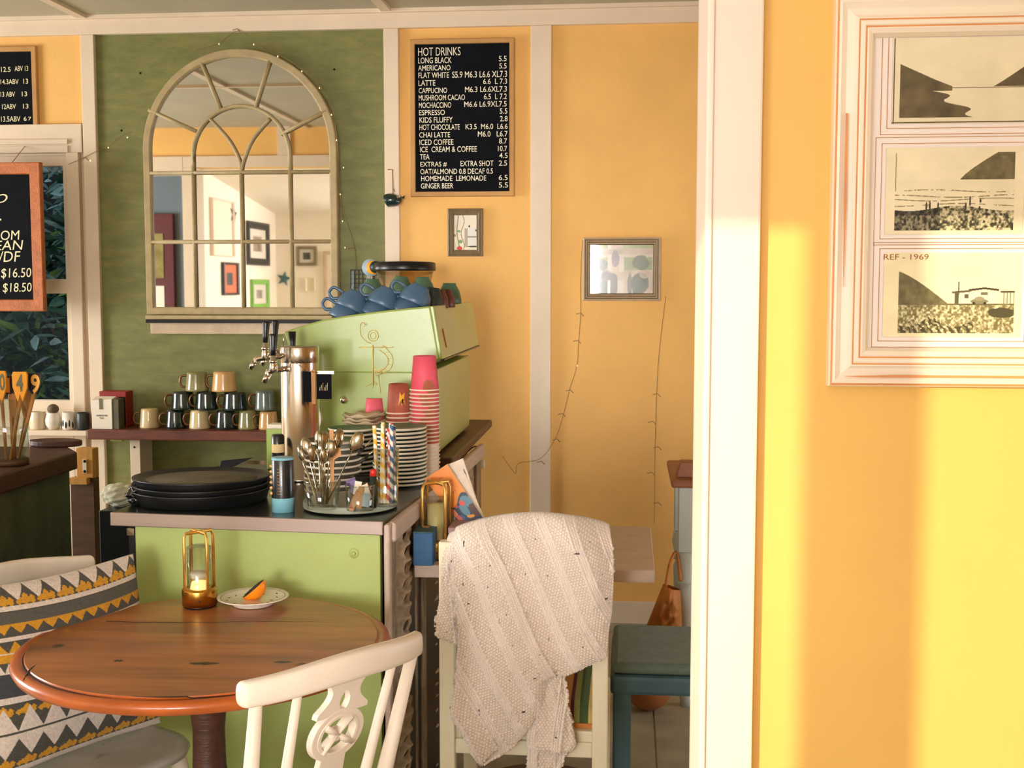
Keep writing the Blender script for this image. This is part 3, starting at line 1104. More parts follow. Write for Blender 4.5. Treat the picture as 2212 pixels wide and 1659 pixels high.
# ---- orange framed chalkboard hanging in front of the window
YC = 5.12
x0, x1, z0, z1 = rect(-190, 352, 94, 672, YC)
cb = thing('chalkboard', 'chalkboard in a worn orange wooden frame hung across the window', 'chalkboard', ((x0 + x1) / 2, YC, z0), (0, math.radians(1.6), 0))
fwd = .052
rect_frame('frame', x0, x1, z0, z1, YC + .012, [(0, 0), (0, .024), (.004, .028), (fwd - .004, .026), (fwd, .02), (fwd, .008)], ['frame_orange_wood'], [0] * 5, cb)
m = MB(); m.box(x0 + .03, x1 - .03, YC - .002, YC + .01, z0 + .03, z1 - .03); m.obj('slate', 'slate', cb, world=True)
k = 320 / 1207.0
for s, a, b, c, d, sh in [("O", -40, 62, 375, 448, .3), ("-", -15, 10, 575, 590, 0), ("OM", 5, 160, 672, 750, .1), ("EAN", -40, 190, 755, 832, .15), ("F/DF", -60, 168, 843, 930, .15),
                      ("$16.50", 8, 255, 980, 1068, .1), ("$18.50", 22, 258, 1100, 1185, .1)]:
    ptext('lettering', s, a * k, 320 + c * k, b * k, 320 + d * k, YC - .0028, 'chalk', cb, 0.0, 0.02, sh)
m = MB()
for xx in (x0 + .15, x1 - .15):
    m.tube([(xx, YC + .012, z1 - .01), (xx, YB - .03, at(50, 318, YB).z)], .0015, 6)
m.obj('hanger', 'twine', cb, world=True)

# ---- small framed sketch
x0, x1, z0, z1 = rect(968, 451, 1044, 554, YB)
fr = thing('framed_drawing', 'small bottle drawing in a narrow grey-brown frame below the menu board', 'picture', ((x0 + x1) / 2, YB, z0))
rect_frame('frame', x0, x1, z0, z1, YB, [(0, 0), (0, .02), (.006, .024), (.010, .018), (.016, .022), (.024, .014), (.027, .016), (.029, .008)],
           ['grey_frame_wood'], [0] * 7, fr)


def f_draw(U, V):
    C = np.ones(U.shape + (3,)) * np.array((232, 222, 196.))
    C *= (0.97 + .06 * vnoise(U, V, 5, 5, 3))[..., None]
    def line(x, y, w, c, a=1.0):
        kx = np.abs(U - x) < w
    b = (U > .60) & (U < .98) & (V > .36) & (V < .90)
    C[b] = (224, 220, 208)
    b = (U > .46) & (U < .60) & (V > .38) & (V < .92)
    C[b] = (176, 164, 138)
    b = (V > .60) & (V < .64) & (U > .58)
    C[b] = (150, 144, 128)
    C[np.abs(U - (.38 + .07 * np.sin(V * 9))) < .016] = (140, 112, 104)
    C[np.abs(U - (.12 + .18 * np.abs(V - .45) ** 1.1 + .1 * (V > .6) * (V - .6))) < .02] = (120, 132, 96)
    for (cx, cy, rx, ry, c) in ((.22, .46, .07, .04, (130, 170, 120)), (.28, .76, .1, .05, (120, 160, 100)), (.24, .95, .12, .06, (206, 60, 40)),
                                (.67, .32, .035, .035, (20, 24, 20)), (.97, .44, .03, .03, (20, 24, 20)), (.85, .90, .25, .02, (40, 40, 34)), (.03, .58, .05, .04, (160, 140, 90))):
        C[((U - cx) / rx) ** 2 + ((V - cy) / ry) ** 2 < 1] = c
    return C


flat_print('drawing', x0 + .028, x1 - .028, YB - .009, z0 + .028, z1 - .028, 80, 120, f_draw, fr)

# ---- framed photograph on the right, glass reflections painted into its print
x0, x1, z0, z1 = rect(1259, 513, 1427, 650, YB)
fr = thing('framed_photograph', 'wide photograph in a pale ribbed frame on the right yellow wall', 'picture', ((x0 + x1) / 2, YB, z0))
rect_frame('frame', x0, x1, z0, z1, YB, [(0, 0), (0, .02), (.008, .026), (.014, .020), (.018, .024), (.024, .018), (.028, .020), (.033, .010)],
           ['pale_frame_wood', 'grey_frame_wood'], [0, 0, 1, 0, 1, 0, 1], fr)


def f_photo_reflected(U, V):  # mirrored window bars and dark heads painted as print colour
    n = vnoise(U, V, 7, 5, 11)
    C = np.ones(U.shape + (3,)) * np.array((206, 190, 160.))
    def boxc(a, b, c, d, colr, w=1.0):
        k_ = (U > a) & (U < b) & (V > c) & (V < d)
        C[k_] = np.array(colr, float)
    boxc(0, .28, .0, .08, (170, 178, 120)); boxc(.52, 1, .0, .08, (170, 178, 120))
    boxc(.0, .28, .26, .5, (170, 172, 110)); boxc(.54, .98, .26, .52, (150, 162, 100))
    boxc(.28, .34, .0, .55, (226, 214, 190)); boxc(.46, .54, .2, .55, (226, 214, 190))
    boxc(.0, 1, .10, .2, (196, 176, 148))
    def blob(cx, cy, rx, ry, colr, a=.85):
        d = ((U - cx) / rx) ** 2 + ((V - cy) / ry) ** 2 + (n - .5) * 1.2
        w = np.clip((1.15 - d) * 3, 0, 1)[..., None] * a
        C[:] = C * (1 - w) + np.array(colr, float) * w
    blob(.20, .40, .08, .12, (70, 92, 60)); blob(.40, .30, .06, .18, (104, 82, 84)); blob(.80, .36, .13, .16, (84, 98, 62))
    blob(.30, .80, .16, .26, (78, 70, 60)); blob(.22, .90, .10, .14, (60, 80, 56)); blob(.78, .80, .14, .22, (66, 84, 56)); blob(.86, .60, .08, .08, (196, 170, 140))
    blob(.63, .80, .04, .22, (92, 98, 78)); blob(.05, .75, .06, .2, (120, 106, 88))
    boxc(.28, .325, .72, 1, (246, 238, 220)); boxc(.44, .54, .72, .98, (214, 202, 178))
    return C * (0.94 + .12 * n)[..., None]


flat_print('photo', x0 + .031, x1 - .031, YB - .009, z0 + .031, z1 - .031, 160, 120, f_photo_reflected, fr, 'print_gloss')
m = MB(); m.box(x0 + .031, x1 - .031, YB - .0125, YB - .0115, z0 + .031, z1 - .031); m.obj('glazing', 'picture_glass', fr, world=True)

# ---- whale ornament hanging from the post
p = at(850, 433, YB - .05)
wh = thing('whale_ornament', 'dark glazed whale ornament hung by a cord from the post', 'ornament', (p.x, p.y, p.z - .02))
m = MB()
pts = [(-.037, 0, .018), (-.030, 0, .020), (-.012, 0, .022), (.008, 0, .020), (.022, 0, .020), (.032, 0, .028), (.038, 0, .034)]
m.tube(spline(pts, 4), [.008 + .022 * math.sin(math.pi * min(1, (i + 4) / 22.0)) ** .7 if i < 17 else max(.004, .016 - .0022 * (i - 16)) for i in range(25)], 12)
m.obj('body', 'whale_glaze', wh)
m = MB(); m.add([(.034, -.004, .030), (.052, -.002, .042), (.046, .004, .028), (.030, .004, .046), (.036, .002, .036)], [(0, 1, 2), (0, 3, 4), (0, 4, 1), (0, 2, 4), (2, 1, 4), (3, 0, 4)])
m.obj('tail_fin', 'whale_glaze', wh)
m = MB(); q0 = at(838, 366, YB - .03); q1 = at(848, 366, YB - .03); q2 = at(849, 418, YB - .05)
m.tube([q0, q1, q2], .0022, 6); q3 = at(850, 408, YB - .05); q4 = at(853, 414, YB - .05); m.tube([q3, q4], .002, 6)
m.obj('cord', 'twine', wh, world=True)

# ---- fairy lights
def fairy(lab, pts, bulbs, tangle=None):
    root = thing('string_light', lab, 'string light', pts[len(pts) // 2])
    mm = MB(); mm.tube(spline(pts, 6), .0012, 6); mm.obj('wire', 'wire_tan', root, world=True)
    for b in bulbs:
        mm = MB(); mm.ell(b, (.0026, .0026, .004), 8, 6); mm.obj('bulb', 'bulb_glow', root, world=True)
    for b in (tangle or []):
        mm = MB(); mm.tube([Vector(b) + Vector((-.02, 0, -.006)), Vector(b), Vector(b) + Vector((.014, -.004, -.014))], .0016, 6); mm.obj('lead', 'wire_tan', root, world=True)


yy = YB - .028
q = lambda a, b, y=yy: at(a, b, y)
fairy('thin string light sagging across the left white post', [q(148, 355), q(182, 340), q(212, 325), q(232, 318), q(262, 294), q(284, 284)], [q(195, 347), q(234, 319), q(275, 297)], [q(185, 340)])
fairy('string light looped over the top of the arched mirror', [q(420, 108), q(470, 94), q(516, 66), q(555, 96), q(640, 140, YB - .06), q(708, 210, YB - .06), q(728, 300, YB - .06), q(734, 420, YB - .02), q(742, 480, YB - .01)],
      [q(473, 95), q(548, 96), q(600, 122, YB - .06), q(652, 154, YB - .06), q(690, 190, YB - .06), q(716, 248, YB - .06), q(727, 303, YB - .06), q(742, 362), q(735, 420)], [q(512, 62)])
fairy('string light hanging beside the mirror above the black sign', [q(735, 420, YB - .01), q(746, 470, YB - .01), q(765, 530, YB - .01), q(770, 590, YB - .02)], [q(740, 478), q(745, 535)], [q(762, 535, YB - .01)])
fairy('string light trailing down the right yellow wall to the post', [q(1258, 520), q(1254, 600), q(1254, 676), q(1250, 735), q(1246, 790), q(1230, 842), q(1218, 892), q(1200, 946), q(1168, 990), q(1120, 1001), q(1113, 1022), q(1085, 985)],
      [q(1247, 790)], [q(1254, 676), q(1248, 735), q(1232, 842), q(1215, 893), q(1203, 948), q(1170, 996)])
fairy('string light hanging straight down the right end of the wall', [q(1438, 640), q(1424, 760), q(1418, 860), q(1415, 960), q(1414, 1050), q(1413, 1130)], [], [q(1420, 850), q(1410, 910), q(1422, 965), q(1408, 1020), q(1422, 1085)])

# ---- screw heads on the green board
for i, (a, b) in enumerate(((303, 158), (262, 282), (722, 150))):
    p = at(a, b, YB)
    mm = MB(); mm.lathe([(0, 0), (.005, 0), (.004, .003), (0, .004)], 12, M=T(p.x, p.y, p.z, math.pi / 2)); mm.obj('screw', 'black_metal', wall_back, world=True)

# ================================================================== MUG SHELF
YS0 = 5.06
sz = at(380, 930, YS0).z
sx0, sx1 = at(187, 940, YS0).x, at(640, 945, YS0).x
shelf = thing('wall_shelf', 'thick dark red-brown wooden shelf holding the mugs', 'shelf', ((sx0 + sx1) / 2, YB - .12, sz - .045))
tk = sz - at(380, 952, YS0).z
m = MB(); m.box(sx0, sx1, YS0, YB - .03, sz - tk, sz); m.obj('board', 'shelf_wood', shelf, world=True, bevel=.006)
bxa, bxb = at(281, 980, YS0 + .1).x, at(303, 980, YS0 + .1).x
m = MB(); m.box(bxa, bxb, YS0 + .1, YB - .001, sz - tk - .36, sz - tk); br = m.obj('bracket', 'cream_trim', shelf, world=True, bevel=.002)
p = at(290, 966, YS0 + .1); mm = MB(); mm.lathe([(0, 0), (.005, 0), (.004, .003), (0, .003)], 10, M=T(p.x, p.y, p.z, math.pi / 2)); mm.obj('screw', 'black_metal', br, world=True)
a = at(238, 955, YS0 + .06); m = MB(); m.box(a.x, a.x + .055, a.y, a.y + .06, sz - tk - .014, sz - tk); m.obj('clip', 'tin_green', shelf, world=True)


def mug_mesh(name, lab, body, rim, rt, rb, h, loc, hrot, group, inverted=True, hr=.026):
    root = thing(name, lab, 'mug', loc, 0, group)
    t = .004
    if inverted:
        pr = [(0, h), (rt - .006, h), (rt - .001, h - .004), (rt, h - .012), ((rt + rb) / 2, h * .45), (rb, .010), (rb, .003), (rb - .002, 0), (rb - t, .002), (rt - t - .002, h - .009), (0, h - .009)][::-1]
    else:
        pr = [(0, 0), (rb - .004, 0), (rb, .004), ((rt + rb) / 2, h * .5), (rt, h - .002), (rt - .002, h), (rt - t, h - .002), (rb - t - .002, .008), (0, .008)]
    mm = MB(); mm.lathe(pr, 28); mm.obj('body', body, root)
    rm = (rt + rb) / 2
    mm = MB()
    P = [(-rm + .003, 0, h * .80), (-rm - hr * .7, 0, h * .78), (-rm - hr, 0, h * .52), (-rm - hr * .75, 0, h * .26), (-rm + .001, 0, h * .2)]
    M = Matrix.Rotation(hrot, 4, 'Z')
    mm.tube(spline(P, 5), .0052, 8, M=M); mm.obj('handle', rim, root)
    return root


def mugat(px, pyb, Y, lab, body, rim, wpx, hpx, hrot, grp, taper=.86, inv=True):
    p = at(px, pyb, Y)
    s = Y / FOC
    rb = wpx * s / 2
    return mug_mesh('mug', lab, body, rim, rb * taper, rb, hpx * s, (p.x, Y, p.z), hrot, grp, inv)


YG = 5.15
g = 'mugs on the wall shelf'
L = [(324, 45, 44, 'mug_cream', 'mug_rim_bronze', 'cream mug at the left end of the bottom row'),
     (380, 46, 42, 'mug_black', 'mug_rim_bronze', 'black mug in the bottom row beside the left cream mug'),
     (432, 47, 42, 'mug_cream', 'mug_rim_bronze', 'cream mug in the middle of the bottom row'),
     (488, 47, 42, 'mug_black', 'mug_rim_bronze', 'black mug in the bottom row right of the middle cream mug'),
     (536, 44, 42, 'mug_olive', 'mug_rim_bronze', 'olive mug toward the right end of the bottom row'),
     (580, 44, 40, 'mug_tan', 'mug_rim_bronze', 'tan mug at the right end of the bottom row')]
s_ = YG / FOC
for px, w, h, b, r_, lab in L:
    p = at(px, 925, YG)
    rb = w * s_ / 2
    mug_mesh('mug', lab, b, r_, rb * .86, rb, h * s_, (p.x, YG, sz), math.radians(18), g)
h1 = 42 * s_
for px, w, h, b, lab in [(395, 52, 41, 'mug_black', 'glossy black mug at the left of the middle row'), (447, 50, 41, 'mug_black', 'black mug in the middle of the second row'),
                         (508, 54, 41, 'mug_black', 'wide black mug at the right of the middle row'), (572, 44, 44, 'mug_greygreen', 'grey-green mug stacked at the right end of the shelf')]:
    p = at(px, 884, YG); rb = w * s_ / 2
    mug_mesh('mug', lab, b, 'mug_rim_bronze', rb * .9, rb, h * s_, (p.x, YG, sz + h1 + .001), math.radians(25), g)
h2 = 41 * s_
for px, w, h, b, lab in [(426, 52, 43, 'mug_olive', 'olive mug at the left of the top row'), (485, 56, 44, 'mug_tan', 'tan mug at the top right of the pyramid')]:
    p = at(px, 842, YG); rb = w * s_ / 2
    mug_mesh('mug', lab, b, 'mug_rim_bronze', rb * .86, rb, h * s_, (p.x, YG, sz + h1 + h2 + .002), math.radians(12), g)

# tea packets on the shelf
p0, p1 = at(199, 930, YS0 + .02), at(243, 930, YS0 + .02)
tp = thing('tea_packet', 'white folded paper tea packet on the left end of the shelf', 'packet', ((p0.x + p1.x) / 2, YS0 + .04, sz))
ztop = at(220, 858, YS0 + .02).z
w = (p1.x - p0.x) / 2; hh = ztop - sz
m = MB(); m.hexa([(-w, -.02, 0), (w, -.02, 0), (w, .045, 0), (-w, .045, 0)], [(-w, -.02, hh * .9), (w, -.02, hh * .94), (w, .03, hh), (-w, .03, hh)]); m.obj('bag', ['paper_white'], tp, bevel=.002)
m = MB(); m.box(w, w + .028, -.016, .045, 0, hh * .93); m.obj('gusset', 'tray_liner', tp)
m = MB(); m.box(-.010, .004, -.0225, -.0205, hh * .62, hh * .96); m.obj('tie', 'number_grey', tp)
text('lettering', 'ANRICH BG', -w * .55, w * .55, hh * .40, hh * .45, -.0212, 'ink', tp, False, bold=.02)
text('lettering', 'TEA', -w * .25, w * .2, hh * .32, hh * .37, -.0212, 'ink', tp, False, bold=.02)
p0, p1 = at(214, 930, YS0 + .1), at(272, 930, YS0 + .1)
rb_ = thing('tea_carton', 'dark red carton behind the white tea packet', 'carton', ((p0.x + p1.x) / 2, YS0 + .14, sz))
w = (p1.x - p0.x) / 2; hh = at(240, 846, YS0 + .1).z - sz
m = MB(); m.box(-w, w, -.03, .05, 0, hh); m.obj('box', 'red_box', rb_, bevel=.003)
m = MB(); m.box(w * .45, w * .95, -.032, -.0305, .01, hh * .85); m.obj('label', 'black_plastic', rb_)

# jars on the window sill
def jar(lab, px, wpx, hpx, prof, material, name='jar', cat='jar'):
    Y = TY - .05
    p = at(px, 927, Y); s = Y / FOC
    root = thing(name, lab, cat, (p.x, Y, SZ))
    mm = MB(); mm.lathe([(r * wpx * s / 2, z * hpx * s) for r, z in prof], 24); mm.obj('body', material, root)
    return root, wpx * s / 2, hpx * s


jar('cream stoneware jar on the sill beside the number holder', 83, 36, 40, [(0, 0), (.9, 0), (1, .1), (1, .85), (.92, .95), (.94, 1), (.8, 1), (.8, .1), (0, .1)], 'cream_ceramic')
root, r, h = jar('round white pot with a corked lid on the sill', 116, 36, 38, [(0, 0), (.6, 0), (.95, .3), (1, .55), (.85, .85), (.75, .92), (.8, 1), (0, 1)], 'white_ceramic')
m = MB(); m.ell((0, 0, h * 1.22), (r * .72, r * .72, h * .30), 14, 8); m.obj('lid', 'wire_brown', root)
root, r, h = jar('white cut-out candle holder on the sill', 149, 30, 40, [(0, 0), (.8, 0), (1, .1), (.92, 1), (.82, 1), (.86, .1), (0, .08)], 'white_ceramic', 'candle_holder', 'candle holder')
for k in range(5):
    a = math.radians(-150 + 30 * k)
    mm = MB(); mm.ell((r * .97 * math.cos(a), r * .97 * math.sin(a), h * (.28 + .1 * (k % 2))), (r * .14, r * .14, h * .2), 8, 6); mm.obj('cutout', 'black_plastic', root)
jar('dark charcoal tumbler on the sill next to the shelf', 180, 30, 39, [(0, 0), (.9, 0), (1, .1), (1, .95), (.94, 1), (.8, 1), (.8, .1), (0, .1)], 'cup_dark', 'tumbler', 'tumbler')

# ================================================================== LEFT BAR
BZ = 1.0
e0 = at(166, 975, Z=BZ); e1 = at(0, 1026, Z=BZ); e2 = at(-260, 1106, Z=BZ)
e3 = at(146, 964, Z=BZ); e4 = at(-330, 964, Z=BZ)
bar_ = thing('bar_counter', 'dark wooden bar counter with dark green front at the left edge', 'counter', (e1.x - .3, e1.y + .5, 0))
poly = [(e2.x, e2.y), (e1.x, e1.y), (e0.x, e0.y), (e3.x, e3.y), (e4.x, e4.y)]
m = MB(); m.slab(poly, BZ - .055, BZ); m.obj('top', 'dark_wood', bar_, world=True, bevel=.006)
ins = .06
poly2 = [(e2.x, e2.y + ins), (e1.x - .02, e1.y + ins), (e0.x - .05, e0.y + .05), (e3.x - .08, e3.y - .04), (e4.x, e4.y - .04)]
m = MB(); m.slab(poly2, 0, BZ - .055); m.obj('front', 'dark_green_panel', bar_, world=True)
# dark bottles lying behind the bar edge: tray
p = at(100, 968, Z=BZ); tr = thing('serving_board', 'rounded wooden board lying at the back of the left bar', 'board', (p.x, p.y + .06, BZ))
m = MB(); m.slab([(x, y) for x, y in arc(0, 0, .085, 0, 2 * math.pi, 28, .05)][:-1], 0, .018); m.obj('board', 'dark_wood', tr, bevel=.004)

# hinged flap post with latch
YPst = 4.3
x0, x1, _, _ = rect(168, 970, 205, 1300, YPst)
zt_ = at(186, 969, YPst).z
fp = thing('gate_post', 'pine gate post with a brass bolt plate behind the bar', 'post', ((x0 + x1) / 2, YPst, 0))
m = MB(); m.box(x0, x1, YPst, YPst + .05, .78, zt_); m.obj('upper_board', 'pine_wood', fp, world=True, bevel=.003)
xl = at(152, 1100, YPst).x
m = MB(); m.box(xl, x1, YPst + .004, YPst + .05, 0, .78); m.obj('lower_board', 'bench_wood', fp, world=True, bevel=.003)
a, b, c, d = rect(180, 992, 188, 1022, YPst); m = MB(); m.box(a, b, YPst - .006, YPst, c, d); pl = m.obj('bolt_plate', 'paper_white', fp, world=True)
for py in (996, 1018):
    p = at(184, py, YPst); mm = MB(); mm.lathe([(0, 0), (.006, 0), (.004, .003), (0, .003)], 10, M=T(p.x, YPst - .006, p.z, math.pi / 2)); mm.obj('screw', 'black_metal', pl, world=True)
a, b, c, d = rect(151, 1032, 190, 1046, YPst - .02); m = MB(); m.box(a, b, YPst - .03, YPst, c, d); m.obj('bolt', 'pine_wood', fp, world=True, bevel=.002)

# number holder: glass cylinder with painted wooden spoons
pz = at(22, 1003, Z=BZ)
nh = thing('number_holder', 'glass cylinder of table-number spoons on the left bar', 'glass holder', (pz.x, pz.y, BZ))
s = pz.y / FOC
R = 43 * s; Hh = at(22, 860, Y=pz.y).z - BZ
m = MB(); m.lathe([(0, .0), (R, 0), (R, Hh), (R - .003, Hh), (R - .003, .01), (0, .01)], 32); m.obj('glass', 'clear_glass', nh)
m = MB(); m.lathe([(0, .0015), (R - .002, .0015), (R - .002, .016), (0, .016)], 32); m.obj('base', 'bench_wood', nh)


def spoon(px, pyt, pyb, wpx, numeral, lab, headm, numm, dy, tiltx=0.0, dark=False, nrect=None):
    Y = pz.y + dy
    top = at(px, pyt, Y); bot = at(px, pyb, Y)
    w = wpx * Y / FOC / 2; L = top.z - bot.z
    root = thing('number_spoon', lab, 'table number', (pz.x + (top.x - pz.x) * .25, Y, BZ + .012), 0, 'table number spoons')
    dx = top.x - root.location.x
    zt_ = top.z - root.location.z; zb = bot.z - root.location.z
    c = dx
    head = [(-.85, 1.0), (.85, 1.0), (1, .9), (.92, .45), (.55, .18), (.3, 0), (0, .25), (-.3, 0), (-.6, .2), (-.95, .48), (-1, .9)]
    mm = MB(); mm.prism([(c + x * w, zb + z * L) for x, z in head], -.004, .004); hd = mm.obj('head', headm, root, bevel=.001)
    mm = MB(); mm.tube([(0, .006, 0), (c, .006, zb + L * .35)], [.004, .006], 8); mm.obj('handle', 'spoon_wood', root)
    if numeral:
        a_, b_, c_, d_ = nrect or (-.45, .5, .35, .92)
        text('numeral', numeral, c + a_ * w, c + b_ * w, zb + c_ * L, zb + d_ * L, -.0047, numm, hd, False, bold=.03)


spoon(43, 803, 868, 36, '4', 'yellow wooden spoon painted with a grey 4', 'spoon_wood_yellow', 'number_grey', -.028)
spoon(74, 806, 852, 36, '9', 'black wooden spoon painted with a yellow 9', 'black_plastic', 'gold_light', .002, nrect=(-.4, .8, .05, .95))
spoon(18, 812, 852, 30, '1', 'black wooden spoon painted with a pale 1', 'black_plastic', 'gold_light', .012, nrect=(-.3, .3, .1, .9))
spoon(-2, 801, 872, 34, '0', 'yellow wooden spoon cut off by the left edge of the picture', 'spoon_wood_yellow', 'number_grey', -.018, nrect=(.1, .9, .4, .92))
spoon(55, 845, 910, 22, '', 'bare wooden spoon standing in the number holder', 'spoon_wood', 'number_grey', .02)
spoon(28, 850, 915, 20, '', 'bare wooden spoon leaning left in the number holder', 'spoon_wood', 'number_grey', .016)

# ================================================================== ISLAND COUNTER
CT = 0.92
A = at(237, 1107, Z=CT); B = at(826, 1127, Z=CT)
cyaw = math.atan2(B.y - A.y, B.x - A.x)
CW = math.hypot(B.x - A.x, B.y - A.y)
isl = thing('service_counter', 'green panelled service counter with a steel top', 'counter', (A.x, A.y, 0), cyaw)
CM = Matrix.Translation((A.x, A.y, 0)) @ Matrix.Rotation(cyaw, 4, 'Z')
et = CT - at(826, 1157, Y=B.y).z
DEP = 0.86
m = MB(); m.box(0, CW, .0, .012, CT - et, CT); m.obj('edge_strip', 'steel_edge', isl, bevel=.002)
m = MB(); m.box(0, CW, .012, DEP, CT - .03, CT - .0005); m.obj('top', 'steel_top', isl, bevel=.001)
gl = (CM.inverted() @ at(286, 1300, Y=A.y)).x
gr_ = (CM.inverted() @ at(815, 1300, Y=B.y)).x
m = MB(); m.box(gl, gr_, .028, .05, 0, CT - et); pn = m.obj('front_panel', 'counter_green', isl, bevel=.002)
p = CM.inverted() @ at(761, 1198, Y=B.y + .02)
mm = MB(); mm.lathe([(0, 0), (.013, 0), (.012, .0015), (0, .0015)], 20, M=T(p.x, .028, p.z, math.pi / 2)); mm.lathe([(0, 0), (.0055, 0), (.004, .004), (0, .004)], 14, M=T(p.x, .0265, p.z, math.pi / 2)); mm.obj('screw_cover', 'counter_green', pn)
m = MB(); m.box(.04, CW - .006, .06, DEP - .02, 0, CT - .03); m.obj('carcass', 'black_plastic', isl)
m = MB(); m.box(.03, gl - .004, .04, .058, .02, CT - et - .012); fd = m.obj('fridge_side', 'black_plastic', isl)
m = MB(); m.box(.03, gl - .004, .03, .045, CT - et - .03, CT - et - .012); m.obj('hinge', 'chrome', fd)

# rear bench with the coffee machine
BT = 0.945
YBN, YBF = 3.72, 4.95
bxl = at(600, 1000, Y=3.8).x
bxr = at(1054, 950, Y=4.80).x
cb_ = thing('coffee_bench', 'dark bench with a thick brown wooden top under the coffee machine', 'bench', ((bxl + bxr) / 2, YBN, 0))
tA, tB = at(985, 930, Y=4.8).z, at(985, 962, Y=4.8).z
m = MB(); m.box(bxl, bxr, A.y + DEP + .02, YBF, BT - .03, BT); m.obj('top', 'bench_wood', cb_, world=True, bevel=.005)
m = MB(); m.box(bxl + .02, bxr - .10, A.y + DEP + .04, YBF - .03, 0, BT - .03); m.obj('carcass', 'black_plastic', cb_, world=True)

# carved timber screen along the side of the counter
S0 = at(838, 1131, Z=.915); S1 = at(1041, 962, Z=.905)
scl = math.hypot(S1.x - S0.x, S1.y - S0.y); sya = math.atan2(S1.y - S0.y, S1.x - S0.x)
scr = thing('carved_screen', 'weathered carved timber screen along the side of the counter', 'carved panel', (S0.x, S0.y, 0), sya)
SH = .912; ST = .012     # local x runs along the screen, -y faces the room
m = MB(); m.box(0, .03, -.003, ST, 0, SH); m.obj('end_stile', 'whitewash_wood', scr, bevel=.006)


def plank(xa, xb, z0, z1, yy_, material, bev=.003, part='plank'):
    mm = MB(); mm.box(xa, xb, yy_, ST, z0, z1); return mm.obj(part, material, scr, bevel=bev)


def carved(xa, xb, z0, z1, seed):
    nx, nz = 30, 420
    U, V = np.meshgrid(np.linspace(0, 1, nx), np.linspace(0, 1, nz))
    hgt = (z1 - z0)
    w = (xb - xa)
    n = vnoise(U, V, 3, 26, seed, 4)
    zz = V * hgt + .03 * vnoise(U, V, 1, 9, seed + 5, 2)
    wav = np.sin(zz * 2 * math.pi / .085 + seed + (U - .5) * 2.2)
    wav2 = np.sin(zz * 2 * math.pi / .085 + seed + math.pi - (U - .5) * 2.2)
    vine = np.exp(-((U - .5 - .26 * np.sin(zz * 2 * math.pi / .085 + seed)) / .13) ** 2) + np.exp(-((U - .5 + .26 * np.sin(zz * 2 * math.pi / .085 + seed)) / .13) ** 2)
    leaf = np.maximum(0, wav * wav2)
    D = .011 * vine + .006 * leaf + .016 * (n - .5) - .004
    D *= np.clip(np.minimum(U, 1 - U) * 8, 0, 1)
    P = np.stack([xa + w * U, -D + .008, z0 + V * hgt], -1)
    tone = np.clip(.35 + .75 * n + .35 * vine, 0, 1.3)[..., None]
    C = srgb(np.array((96, 78, 54.))) * (1 - tone) + srgb(np.array((196, 174, 144.))) * tone
    grid_mesh('carved_strip', P, np.clip(C, 0, 1), 'carved_attr', scr)


mat('carved_attr', attr=True, rough=0.75, noise=(40, 0.3), bump=(120, 0.5))
xx = .03
lay = [(.055, 'p'), (.16, 'c'), (.045, 'p'), (.045, 'p'), (.19, 'c'), (.05, 'p'), (.19, 'c'), (.05, 'p'), (.19, 'c'), (.05, 'p'), (.05, 'p')]
tot = sum(w_ for w_, _ in lay); kx = (scl - .03) / tot
for i, (w_, t_) in enumerate(lay):
    w_ *= kx
    if t_ == 'p':
        plank(xx, xx + w_ - .003, 0, SH - .05, (-.004 if i % 2 else .003), 'carved_wood')
    else:
        carved(xx, xx + w_, .0, SH - .055, 3 + i)
        plank(xx, xx + w_, 0, SH - .05, .0105, 'carved_wood', part='backing')
    xx += w_
m = MB(); m.box(.03, scl, -.012, ST, SH - .052, SH); m.obj('top_rail', 'whitewash_wood', scr, bevel=.008)
# usb adapter hooked on the far end
p = at(1038, 1003, Y=S1.y - .06)
ad = thing('cable_adapter', 'small white plug adapter hanging at the far end of the screen', 'adapter', (p.x, p.y, p.z - .014))
m = MB(); m.box(-.016, .016, -.012, .012, 0, .03); m.obj('body', 'paper_white', ad, bevel=.004)
m = MB(); q1 = at(1036, 990, Y=S1.y - .06); q2 = at(1026, 964, Y=S1.y - .05); q3 = at(985, 1000, Y=S1.y - .35); q4 = at(975, 1010, Y=S1.y - .4)
m.tube(spline([q1, q2, q3, q4], 6), .003, 6); m.obj('lead', 'wire_black', ad, world=True)

# ================================================================== COFFEE MACHINE
YN, YFm = 3.75, 4.66
mz = BT + .015
cm = thing('espresso_machine', 'large green espresso machine with a gold anchor on its side', 'coffee machine', (at(780, 900, Y=YN).x, (YN + YFm) / 2, BT))
top = [(612, 717), (655, 703), (700, 690), (760, 680), (830, 671), (900, 664), (930, 661)]
P = [at(a, b, Y=YN) for a, b in top] + [at(950, 777, Y=YN), at(893, 807, Y=YN), at(640, 805, Y=YN)]
poly = [(p.x, p.z) for p in P][::-1]
m = MB(); m.prism(poly, YN, YFm); m.obj('upper_body', 'machine_green', cm, world=True, bevel=.006)
